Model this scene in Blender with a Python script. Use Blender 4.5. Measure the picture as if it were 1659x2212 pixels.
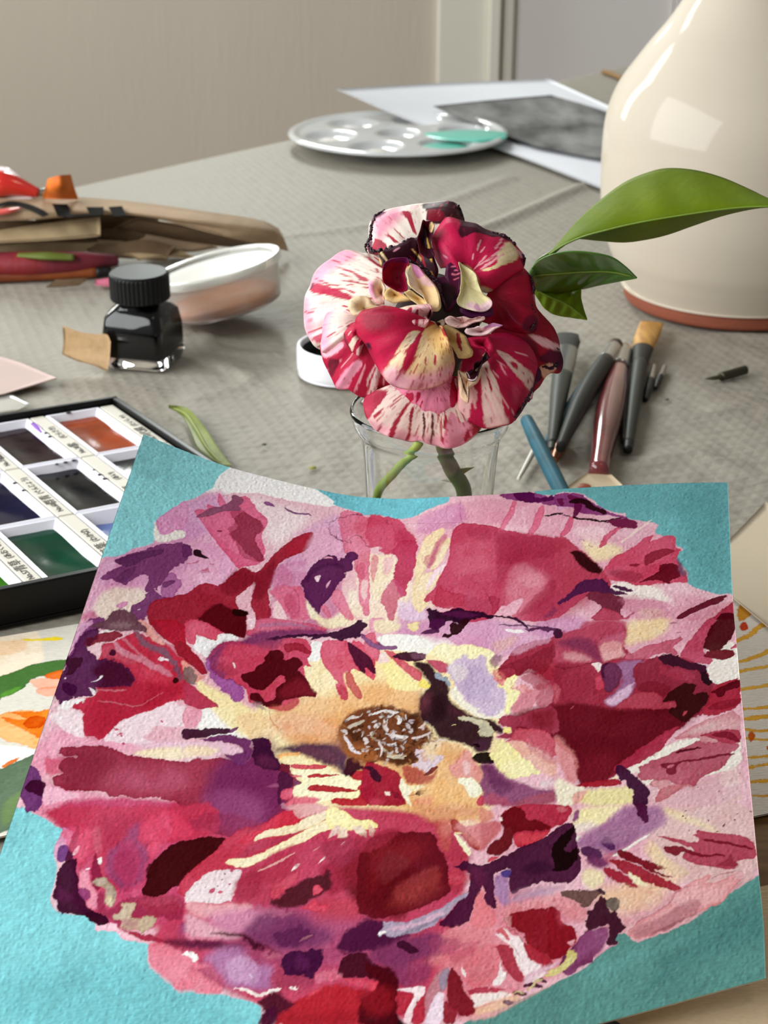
import bpy, math, random
import numpy as np
from mathutils import Vector, Matrix
for _o in list(bpy.data.objects): bpy.data.objects.remove(_o, do_unlink=True)
sc = bpy.context.scene; COL = sc.collection
R_ = math.radians
# ---------------------------------------------------------------- camera, world, lights, exposure
cam_d = bpy.data.cameras.new('camera'); cam = bpy.data.objects.new('camera', cam_d); COL.objects.link(cam)
cam.location = (0, 0, .27); cam.rotation_euler = (R_(90-25.5), 0, 0)
cam_d.sensor_fit = 'HORIZONTAL'; cam_d.sensor_width = 36; cam_d.lens = 3200/1659*36
cam_d.clip_start = .02; cam_d.clip_end = 30
cam_d.dof.use_dof = True; cam_d.dof.focus_distance = .435; cam_d.dof.aperture_fstop = 40
sc.camera = cam
wd = bpy.data.worlds.new('room_light'); sc.world = wd; wd.use_nodes = True
bg = wd.node_tree.nodes['Background']; bg.inputs[0].default_value = (1.0, .98, .95, 1); bg.inputs[1].default_value = .20
def area(name, loc, aim, w, h, power, col):
    l = bpy.data.lights.new(name, 'AREA'); l.shape = 'RECTANGLE'; l.size = w; l.size_y = h; l.energy = power; l.color = col
    o = bpy.data.objects.new(name, l); COL.objects.link(o); o.location = loc
    o.rotation_euler = (Vector(aim)-Vector(loc)).to_track_quat('-Z', 'Y').to_euler(); return o
area('added_left_light', (-.88, .30, .50), (.02, .50, .0), 1.3, .8, 22, (.97, .99, 1.0))  # broad light added at left to brighten the rose and painting
area('far_window', (-.27, 2.40, .70), (-.1, .5, .0), .18, 1.1, 20, (.94, 1.0, .97))
area('room_window', (-1.2, 2.1, .72), (.2, .95, .1), .26, 1.1, 13, (.96, 1.0, .96))
area('ceiling_lamp', (.45, .10, 1.7), (.1, .6, 0), .16, .16, 1.3, (1.0, .84, .64))
sc.view_settings.view_transform = 'Standard'; sc.view_settings.look = 'None'
sc.view_settings.exposure = 0.0; sc.view_settings.gamma = 1.0
try: sc.view_settings.use_curve_mapping = False
except Exception: pass
# ---------------------------------------------------------------- helpers
def lin(h):
    c = [int(h[i:i+2], 16)/255. for i in (0, 2, 4)]
    return tuple(x/12.92 if x <= .04045 else ((x+.055)/1.055)**2.4 for x in c)+(1.,)
_M = {}
def mat(name, col='808080', rough=.5, metal=0, trans=0, ior=1.45, coat=0, var=.0, vscale=40, bump=0, bscale=200, attr=None, stretch=None, col2=None, alpha=1, sss=0, spec=.5):
    if name in _M: return _M[name]
    m = bpy.data.materials.new(name); m.use_nodes = True; nt = m.node_tree; N = nt.nodes; L = nt.links
    b = N['Principled BSDF']; b.inputs['Roughness'].default_value = rough; b.inputs['Metallic'].default_value = metal
    b.inputs['IOR'].default_value = ior; b.inputs['Transmission Weight'].default_value = trans
    b.inputs['Coat Weight'].default_value = coat; b.inputs['Coat Roughness'].default_value = .08
    b.inputs['Specular IOR Level'].default_value = spec; b.inputs['Alpha'].default_value = alpha
    if sss:
        b.inputs['Subsurface Weight'].default_value = sss; b.inputs['Subsurface Radius'].default_value = (.004, .002, .001); b.inputs['Subsurface Scale'].default_value = 1
    tc = N.new('ShaderNodeTexCoord'); mp = N.new('ShaderNodeMapping'); L.new(tc.outputs['Object'], mp.inputs[0])
    if stretch: mp.inputs['Scale'].default_value = stretch
    if attr:
        a = N.new('ShaderNodeAttribute'); a.attribute_name = attr; L.new(a.outputs['Color'], b.inputs['Base Color'])
    else:
        nz = N.new('ShaderNodeTexNoise'); nz.inputs['Scale'].default_value = vscale; nz.inputs['Detail'].default_value = 5
        L.new(mp.outputs[0], nz.inputs['Vector'])
        cr = N.new('ShaderNodeValToRGB'); c = lin(col); c2 = lin(col2) if col2 else tuple(x*(1-var) for x in c[:3])+(1,)
        cr.color_ramp.elements[0].position = .32; cr.color_ramp.elements[1].position = .68
        cr.color_ramp.elements[0].color = c2; cr.color_ramp.elements[1].color = c
        L.new(nz.outputs['Fac'], cr.inputs[0]); L.new(cr.outputs[0], b.inputs['Base Color'])
    if bump:
        n2 = N.new('ShaderNodeTexNoise'); n2.inputs['Scale'].default_value = bscale; n2.inputs['Detail'].default_value = 4
        L.new(mp.outputs[0], n2.inputs['Vector'])
        bp = N.new('ShaderNodeBump'); bp.inputs['Strength'].default_value = 1; bp.inputs['Distance'].default_value = bump
        L.new(n2.outputs['Fac'], bp.inputs['Height']); L.new(bp.outputs[0], b.inputs['Normal'])
    _M[name] = m; return m
def tag(o, label=None, cat=None, group=None, kind=None):
    if label: o['label'] = label
    if cat: o['category'] = cat
    if group: o['group'] = group
    if kind: o['kind'] = kind
    return o
def empty(name, loc, label, cat, group=None):
    o = bpy.data.objects.new(name, None); COL.objects.link(o); o.location = loc; o.empty_display_size = .01
    return tag(o, label, cat, group)
def mesh(name, V, F, m, parent=None, smooth=True, loc=None, attr=None, recenter=True):
    V = np.asarray(V, float); off = Vector((0, 0, 0))
    if parent is not None: off = Vector(parent['_w']) if '_w' in parent else world_loc(parent)
    elif recenter: off = Vector((V[:, 0].mean(), V[:, 1].mean(), V[:, 2].min()))
    V = V-np.array(off)
    me = bpy.data.meshes.new(name)
    if isinstance(F, np.ndarray):
        n = len(F); k = F.shape[1]
        me.vertices.add(len(V)); me.vertices.foreach_set('co', V.astype(np.float32).ravel())
        me.loops.add(n*k); me.loops.foreach_set('vertex_index', F.astype(np.int32).ravel())
        me.polygons.add(n); me.polygons.foreach_set('loop_start', np.arange(0, n*k, k, dtype=np.int32))
        me.polygons.foreach_set('loop_total', np.full(n, k, np.int32)); me.update(calc_edges=True); me.validate()
    else: me.from_pydata([tuple(v) for v in V], [], F); me.update()
    if smooth: me.polygons.foreach_set('use_smooth', np.ones(len(me.polygons), bool))
    if attr is not None:
        a = me.color_attributes.new('pigment', 'FLOAT_COLOR', 'POINT')
        c = np.ones((len(V), 4), np.float32); c[:, :3] = attr; a.data.foreach_set('color', c.ravel())
    o = bpy.data.objects.new(name, me); COL.objects.link(o); me.materials.append(m)
    if parent is not None: o.parent = parent
    else: o.location = off
    return o
def world_loc(o):
    v = Vector((0, 0, 0))
    while o is not None: v += o.location; o = o.parent
    return v
def gridF(nr, nc, wrap=False):
    r = np.arange(nr-1)[:, None]; c = np.arange(nc if wrap else nc-1)[None, :]
    a = r*nc+c; b = r*nc+(c+1) % nc; d = (r+1)*nc+c; e = (r+1)*nc+(c+1) % nc
    return np.stack([a, b, e, d], -1).reshape(-1, 4)
def lathe(prof, n=64, c=(0, 0, 0)):
    a = np.linspace(0, 2*np.pi, n, endpoint=False); P = np.array(prof, float)
    V = np.stack([np.outer(P[:, 0], np.cos(a))+c[0], np.outer(P[:, 0], np.sin(a))+c[1], np.repeat(P[:, 1:2], n, 1)+c[2]], -1).reshape(-1, 3)
    F = gridF(len(P), n, True)
    return V, F
def resample(P, n):
    P = np.array(P, float); k = len(P)
    if k < 3: t = np.linspace(0, 1, n)[:, None]; return P[0]*(1-t)+P[-1]*t
    Q = np.vstack([2*P[0]-P[1], P, 2*P[-1]-P[-2]]); out = []
    for u in np.linspace(0, k-1, n):
        i = min(int(u), k-2); t = u-i; a, b, c, d = Q[i], Q[i+1], Q[i+2], Q[i+3]
        out.append(.5*((2*b)+(-a+c)*t+(2*a-5*b+4*c-d)*t*t+(-a+3*b-3*c+d)*t**3))
    return np.array(out)
def tube(path, rad, n=16, seg=24, flat=None, cap=True):
    """path: control points, rad: radii at them; flat: per-point vertical squash."""
    path = np.array(path, float); k = len(path)
    C = resample(path, seg); rr = np.interp(np.linspace(0, 1, seg), np.linspace(0, 1, len(rad)), rad)
    ff = np.interp(np.linspace(0, 1, seg), np.linspace(0, 1, len(flat) if flat is not None else 2), flat if flat is not None else [1, 1])
    T = np.gradient(C, axis=0); T /= np.linalg.norm(T, axis=1)[:, None]+1e-12
    up = np.array([0, 0, 1.]); 
    if abs(T[:, 2]).mean() > .8: up = np.array([0, 1., 0])
    S = np.cross(T, up); S /= np.linalg.norm(S, axis=1)[:, None]+1e-12; U = np.cross(S, T)
    a = np.linspace(0, 2*np.pi, n, endpoint=False)
    V = (C[:, None]+S[:, None]*(np.cos(a)[None, :, None]*rr[:, None, None])+U[:, None]*(np.sin(a)[None, :, None]*(rr*ff)[:, None, None])).reshape(-1, 3)
    F = [tuple(f) for f in gridF(seg, n, True)]
    if cap:
        V = np.vstack([V, C[0], C[-1]]); b = len(V)-2
        F += [(b, (i+1) % n, i) for i in range(n)]+[(b+1, (seg-1)*n+i, (seg-1)*n+(i+1) % n) for i in range(n)]
    return V, F
def boxV(x0, x1, y0, y1, z0, z1):
    V = [(x, y, z) for z in (z0, z1) for x, y in ((x0, y0), (x1, y0), (x1, y1), (x0, y1))]
    return V, [(0, 3, 2, 1), (4, 5, 6, 7), (0, 1, 5, 4), (1, 2, 6, 5), (2, 3, 7, 6), (3, 0, 4, 7)]
def join(*parts):
    V = []; F = []
    for v, f in parts:
        n = len(V); V += [tuple(p) for p in v]; F += [tuple(int(i)+n for i in q) for q in f]
    return V, F
def bevel(o, w, seg=2):
    b = o.modifiers.new('bevel', 'BEVEL'); b.width = w; b.segments = seg; b.limit_method = 'ANGLE'; b.angle_limit = R_(30); return o
def sheet(rows, nu=24, nv=16, th=.0005, wob=0, seed=0):
    """closed thin sheet through a net of 3-D points rows[v][u]"""
    A = np.array([resample(r, nu) for r in rows]); G = np.array([resample(A[:, i], nv) for i in range(nu)]).transpose(1, 0, 2)
    if wob:
        rg = np.random.default_rng(seed); U, W = np.meshgrid(np.linspace(0, 1, nu), np.linspace(0, 1, nv))
        for _ in range(4):
            f = rg.uniform(2, 9, 2); p = rg.uniform(0, 6, 2); G[..., 2] += wob*(.5+.5*np.sin(f[0]*U+p[0])*np.sin(f[1]*W+p[1]))*.35
    top = G.reshape(-1, 3); bot = top-np.array([0, 0, th]); n = len(top)
    F = [tuple(f) for f in gridF(nv, nu)]
    Fb = [(a+n, d+n, c+n, b+n) for a, b, c, d in F]
    ring = [i for i in range(nu)]+[nu-1+nu*j for j in range(1, nv)]+[nu*nv-2-i for i in range(nu-1)]+[nu*j for j in range(nv-2, 0, -1)]
    Fs = [(ring[i], ring[(i+1) % len(ring)], ring[(i+1) % len(ring)]+n, ring[i]+n) for i in range(len(ring))]
    return np.vstack([top, bot]), F+Fb+Fs
def quad(a, b, c, d): return [[a, b], [d, c]]
# ---------------------------------------------------------------- watercolour engine
def _noise(h,w,cell,rng,ax=1.):
    cx=cell*ax;gh,gw=int(h/cell)+3,int(w/cx)+3
    g=rng.standard_normal((gh,gw)).astype(np.float32)
    y=np.arange(h)/cell; x=np.arange(w)/cx
    y0=y.astype(int);x0=x.astype(int)
    fy=(y-y0)[:,None];fx=(x-x0)[None,:]
    fy=fy*fy*(3-2*fy);fx=fx*fx*(3-2*fx)
    a=g[y0][:,x0];b=g[y0][:,x0+1];c=g[y0+1][:,x0];d=g[y0+1][:,x0+1]
    return ((a*(1-fx)+b*fx)*(1-fy)+(c*(1-fx)+d*fx)*fy).astype(np.float32)
def _lin(h):
    c=np.array([int(h[i:i+2],16)/255. for i in (0,2,4)])
    return np.where(c<=.04045,c/12.92,((c+.055)/1.055)**2.4).astype(np.float32)
def _chaikin(p,closed):
    q=[]
    n=len(p)
    for i in range(n if closed else n-1):
        a=p[i];b=p[(i+1)%n]
        q.append(a*.78+b*.22);q.append(a*.22+b*.78)
    if not closed:q=[p[0]]+q+[p[-1]]
    return np.array(q,np.float32)
def paint_canvas(strokes,W,H,step,seed=3,base='F0EBE6',grain=.035,tide=.2):
    """strokes: list of (kind,hex,opts,pts in canvas units). Returns linear rgb float array (rows,cols,3)."""
    rng=np.random.default_rng(seed)
    cols=int(round(W/step))+1;rows=int(round(H/step))+1
    X=np.linspace(0,W,cols,dtype=np.float32);Y=np.linspace(0,H,rows,dtype=np.float32)
    img=np.empty((rows,cols,3),np.float32);img[:]=_lin(base)
    N1=_noise(rows,cols,26/step,rng);N2=_noise(rows,cols,26/step,rng)
    N3=_noise(rows,cols,8/step,rng);N4=_noise(rows,cols,8/step,rng)
    N5=_noise(rows,cols,3.2/step,rng);N6=_noise(rows,cols,3.2/step,rng)
    M1=_noise(rows,cols,70/step,rng)*.6+_noise(rows,cols,22/step,rng)*.35+_noise(rows,cols,3.2/step,rng,3.)*.22
    fib=_noise(rows,cols,2.2/step,rng,2.5)
    TD=[]
    for cl,th in ((58.,.35),(34.,.7)):
        f=_noise(rows,cols,cl/step,rng,1.5)+.16*_noise(rows,cols,7/step,rng)+.07*_noise(rows,cols,2.5/step,rng)
        f=f-th
        TD.append(.5+.5*np.tanh(f/.035)+.55*np.exp(-(f/.05-.7)**2))
    TD=.75*TD[0]+.55*TD[1]
    for kind,hx,o,pts in strokes:
        s=o.get('s',1.1);s=s*.45+.3 if s<=3 else s*.8;r=o.get('r',2.0);al=o.get('a',.99)
        p=np.array(pts,np.float32)
        pad=s*2.5+r*3+4
        if kind=='l':
            wd=o.get('w',8)/2.;pad+=wd
            if len(p)>2:p=_chaikin(p,False)
        else:
            p=_chaikin(p,True)
        x0,x1=p[:,0].min()-pad,p[:,0].max()+pad;y0,y1=p[:,1].min()-pad,p[:,1].max()+pad
        i0,i1=np.searchsorted(X,[x0,x1]);j0,j1=np.searchsorted(Y,[y0,y1])
        if i1-i0<1 or j1-j0<1: continue
        sl=(slice(j0,j1),slice(i0,i1))
        gx=X[i0:i1][None,:]+r*(N1[sl]*.55+N3[sl]*.38+N5[sl]*.26)
        gy=Y[j0:j1][:,None]+r*(N2[sl]*.55+N4[sl]*.38+N6[sl]*.26)
        d2=np.full(gx.shape,1e9,np.float32)
        n=len(p);segs=n if kind=='p' else n-1
        ins=np.zeros(gx.shape,bool);tt=None
        if kind=='l':
            L=np.concatenate([[0],np.cumsum(np.hypot(*(p[1:]-p[:-1]).T))]);tt=np.zeros(gx.shape,np.float32)
        for k in range(segs):
            a=p[k];b=p[(k+1)%n];e=b-a;l2=float(e@e)+1e-6
            ax=gx-a[0];ay=gy-a[1]
            t=np.clip((ax*e[0]+ay*e[1])/l2,0,1)
            dd=(ax-t*e[0])**2+(ay-t*e[1])**2
            if kind=='l':
                m=dd<d2;tt[m]=(L[k]+t[m]*(L[k+1]-L[k]))/L[-1];d2=np.where(m,dd,d2)
            else:
                d2=np.minimum(d2,dd)
                if abs(e[1])>1e-6:
                    c=((a[1]>gy)!=(b[1]>gy))&(gx<a[0]+(gy-a[1])*(e[0]/e[1]));ins^=c
        d=np.sqrt(d2)
        if kind=='l':
            w=wd*(.45+.55*np.sqrt(np.clip(4*tt*(1-tt),0,1)))
            sd=w-d
        else: sd=np.where(ins,d,-d)
        m=np.clip(.5+sd/(2*s),0,1);m=m*m*(3-2*m)
        col=_lin(hx)
        M=M1[sl]
        if o.get('t'):     # opaque gouache ground: gentle streaky tone changes
            cc=col[None,None,:]*(1+.07*M+.05*N3[sl])[...,None]
            al2=al*m
        else:
            # watercolour: pools, paler blooms, pigment gathered at crisp edges
            edge=np.exp(-np.clip(sd,0,None)/1.7)*(1 if s<2.5 else .25)
            dens=1+.11*M+.45*edge+o.get('q',tide)*(TD[sl]-.45)+(.35*np.exp(-np.clip(sd,0,None)/6.)if o.get('k') else 0)
            kk=min(1.,.12+2.2*float(col.mean()))
            dens=1+(dens-1)*kk
            cc=np.power(col[None,None,:],np.clip(dens,.7,1.9)[...,None])
            al2=al*m*np.clip(1-.02*kk*np.abs(N3[sl]),0,1)
        al2=np.clip(al2,0,1)[...,None]
        img[sl]=img[sl]*(1-al2)+cc*al2
    img*=(1+grain*fib)[...,None]
    return np.clip(img,0.002,.95)
rnd = random.Random(5)
# ---------------------------------------------------------------- room shell
wallm = mat('wall_paint', 'DCD2C2', .9, var=.08, vscale=1.6, stretch=(2.2, 1, .25), bump=.0006, bscale=60)  # soft upright bands of curtain light mixed into the wall colour
doorm = mat('door_paint', 'F6F2EE', .55, var=.03, vscale=4)
WY = 2.45
tag(mesh('wall_back', *boxV(-3, .085, WY, WY+.1, -.75, 1.9), wallm, smooth=False), kind='structure')
tag(mesh('wall_right', *boxV(.46, 3, WY, WY+.1, -.75, 1.9), doorm, smooth=False), kind='structure')
tag(mesh('floor', *boxV(-3, 3, -1.5, WY+.1, -.80, -.75), mat('floor_wood', '8A7560', .5, var=.3, vscale=6, stretch=(1, 12, 1)), smooth=False), kind='structure')
# door casing: stepped mouldings, then the painted door leaf
V, F = join(boxV(.085, .165, WY-.012, WY+.06, -.75, 1.9), boxV(.165, .184, WY-.022, WY+.06, -.75, 1.9), boxV(.188, .206, WY-.006, WY+.06, -.75, 1.9))
bevel(tag(mesh('trim_1', V, F, mat('casing_paint', 'F2EEE0', .5, var=.03, vscale=4), smooth=False), kind='structure'), .003)
bevel(tag(mesh('door_1', *boxV(.209, .458, WY+.01, WY+.05, -.74, 1.9), doorm, smooth=False), kind='structure'), .002)
# ---------------------------------------------------------------- table under a cloth
E0 = np.array([-.0789, 1.3477]); ES = np.array([.657, .7539]); EW = np.array([.7539, -.657])
def TB(s, w, z=0): p = E0+ES*s+EW*w; return (p[0], p[1], z)
tb = empty('table', TB(-.4, .5, -.75), 'long worktable hidden under the pale embossed cloth', 'table')
V = [TB(s, w, z) for z in (-.032, -.004) for s, w in ((-1.3, .004), (.62, .004), (.62, 1.1), (-1.3, 1.1))]
mesh('tabletop', V, boxV(0, 1, 0, 1, 0, 1)[1], mat('table_wood', '8C6C4A', .5, var=.3, vscale=10), tb, smooth=False)
for s, w in ((-1.2, .1), (.52, .1), (-1.2, 1.0), (.52, 1.0)):
    x, y, _ = TB(s, w); V, F = boxV(x-.025, x+.025, y-.025, y+.025, -.75, -.032)
    mesh('leg', V, F, mat('table_wood'), tb, smooth=False)
# cloth: creased, softly crinkled, hanging over the far edge
ns, nw = 620, 380
s = np.linspace(-1.32, .64, ns); w = np.linspace(0, 1.1, nw); 
Sg, Wg = np.meshgrid(s, w); X = E0[0]+ES[0]*Sg+EW[0]*Wg; Y = E0[1]+ES[1]*Sg+EW[1]*Wg
rg = np.random.default_rng(11)
Z = _noise(nw, ns, 60, rg)*.00035+_noise(nw, ns, 14, rg)*.00010
cr = np.clip(1.4-np.abs(Y-.64)/.22, 0, 1)*np.clip((X+.16)/.12, 0, 1)          # crumpled damp area by the brushes
rip = np.sin((Y*1.0+X*.35+.004*_noise(nw, ns, 10, rg))*2*np.pi/.0085+1.6*_noise(nw, ns, 16, rg))
Z += cr*(rip*.00030*(.5+.5*_noise(nw, ns, 14, rg))+_noise(nw, ns, 3.2, rg)*.00030)
def ridge(pts, h, wd):
    global Z
    P = resample(pts, 40); d = np.full(X.shape, 9.)
    for a, b in zip(P[:-1], P[1:]):
        e = b-a; t = np.clip(((X-a[0])*e[0]+(Y-a[1])*e[1])/(e@e), 0, 1); d = np.minimum(d, np.hypot(X-a[0]-t*e[0], Y-a[1]-t*e[1]))
    Z += h*np.exp(-(d/wd)**2)
ridge([(.17, 1.18), (.1479, 1.1485), (.0725, 1.0363), (.02, .99)], .0035, .006)
ridge([(.10, 1.19), (.03, 1.09), (-.03, 1.03), (-.16, .99)], .0016, .007)
ridge([(-.10, .80), (-.092, .775), (-.06, .765), (-.03, .78)], .0022, .005)
ridge([(-.085, .75), (-.07, .725), (-.095, .70)], .0014, .005)
ridge([(.12, .70), (.15, .68), (.19, .69), (.22, .66)], .0014, .006)
ridge([(.15, .77), (.19, .80), (.24, .79)], .0012, .005)
ridge([(.09, .60), (.14, .63), (.17, .60), (.22, .62)], .0014, .007)
Z = np.clip(Z, -.0022, .0040)
flat = np.clip((.005-Wg)/.005, 0, 1)
top = np.stack([X, Y, Z-.0009], -1).reshape(-1, 3)
nh = 16; hang = []
for k in range(1, nh+1):
    zz = -.22*k/nh; hang.append(np.stack([X[0]-EW[0]*.010*(1-np.exp(-k))+EW[0]*.004*np.sin(s*30)*k/nh, Y[0]-EW[1]*.010*(1-np.exp(-k)), np.full(ns, zz)], -1))
allV = np.vstack([np.stack(hang[::-1]).reshape(-1, 3), top])
clothm = mat('cloth_pale', '9C9689', .65, var=.05, vscale=9, bump=.0011, bscale=120, stretch=(.8, 1.5, 1))
nt = clothm.node_tree; N = nt.nodes; L = nt.links                             # embossed grid of the cloth
tc = N.new('ShaderNodeTexCoord'); mp = N.new('ShaderNodeMapping'); mp.inputs['Rotation'].default_value = (0, 0, -.35); L.new(tc.outputs['Object'], mp.inputs[0])
sx = N.new('ShaderNodeSeparateXYZ'); L.new(mp.outputs[0], sx.inputs[0]); hs = []
for ax, fr in (('X', 2*math.pi/.0066), ('Y', 2*math.pi/.0066)):
    a = N.new('ShaderNodeMath'); a.operation = 'MULTIPLY'; a.inputs[1].default_value = fr; L.new(sx.outputs[ax], a.inputs[0])
    b_ = N.new('ShaderNodeMath'); b_.operation = 'SINE'; L.new(a.outputs[0], b_.inputs[0]); hs.append(b_)
mx = N.new('ShaderNodeMath'); mx.operation = 'MAXIMUM'; L.new(hs[0].outputs[0], mx.inputs[0]); L.new(hs[1].outputs[0], mx.inputs[1])
bp = N.new('ShaderNodeBump'); bp.inputs['Distance'].default_value = .00010; L.new(mx.outputs[0], bp.inputs['Height'])
ob = [n for n in N if n.type == 'BUMP' and n != bp][0]; L.new(ob.outputs[0], bp.inputs['Normal']); L.new(bp.outputs[0], N['Principled BSDF'].inputs['Normal'])
tag(mesh('tablecloth', allV, gridF(nw+nh, ns)[:, ::-1], clothm), 'pale grey-white embossed cloth covering the table, creased and crumpled near the brushes', 'tablecloth')
# small dried paint marks on the cloth
for (x, y, _), r, c in (((-0.05607, 0.63783, 0.00120), .0013, '5A5448'), ((-0.03221, 0.61101, 0.00120), .0019, '8E8A3C'), ((-0.08463, 0.84133, 0.00140), .0012, '6A6458'), ((0.14190, 0.69595, 0.00140), .0012, '5A5048')):
    V, F = lathe([(0, .0006), (r*.6, .0005), (r, 0)], 14, (x, y, .0006)); V[:, 0] += .0004*np.sin(V[:, 1]*4000)
    tag(mesh('paint_drip', V, F, mat('drip_'+c, c, .5)), {'5A5448': 'small grey dried paint drop on the cloth near the big painting', '8E8A3C': 'ochre-green dried paint drop on the cloth behind the big painting', '6A6458': 'tiny grey fleck on the cloth near the clear tub', '5A5048': 'tiny dark fleck on the cloth right of the brushes'}[c], 'paint drop')
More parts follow.
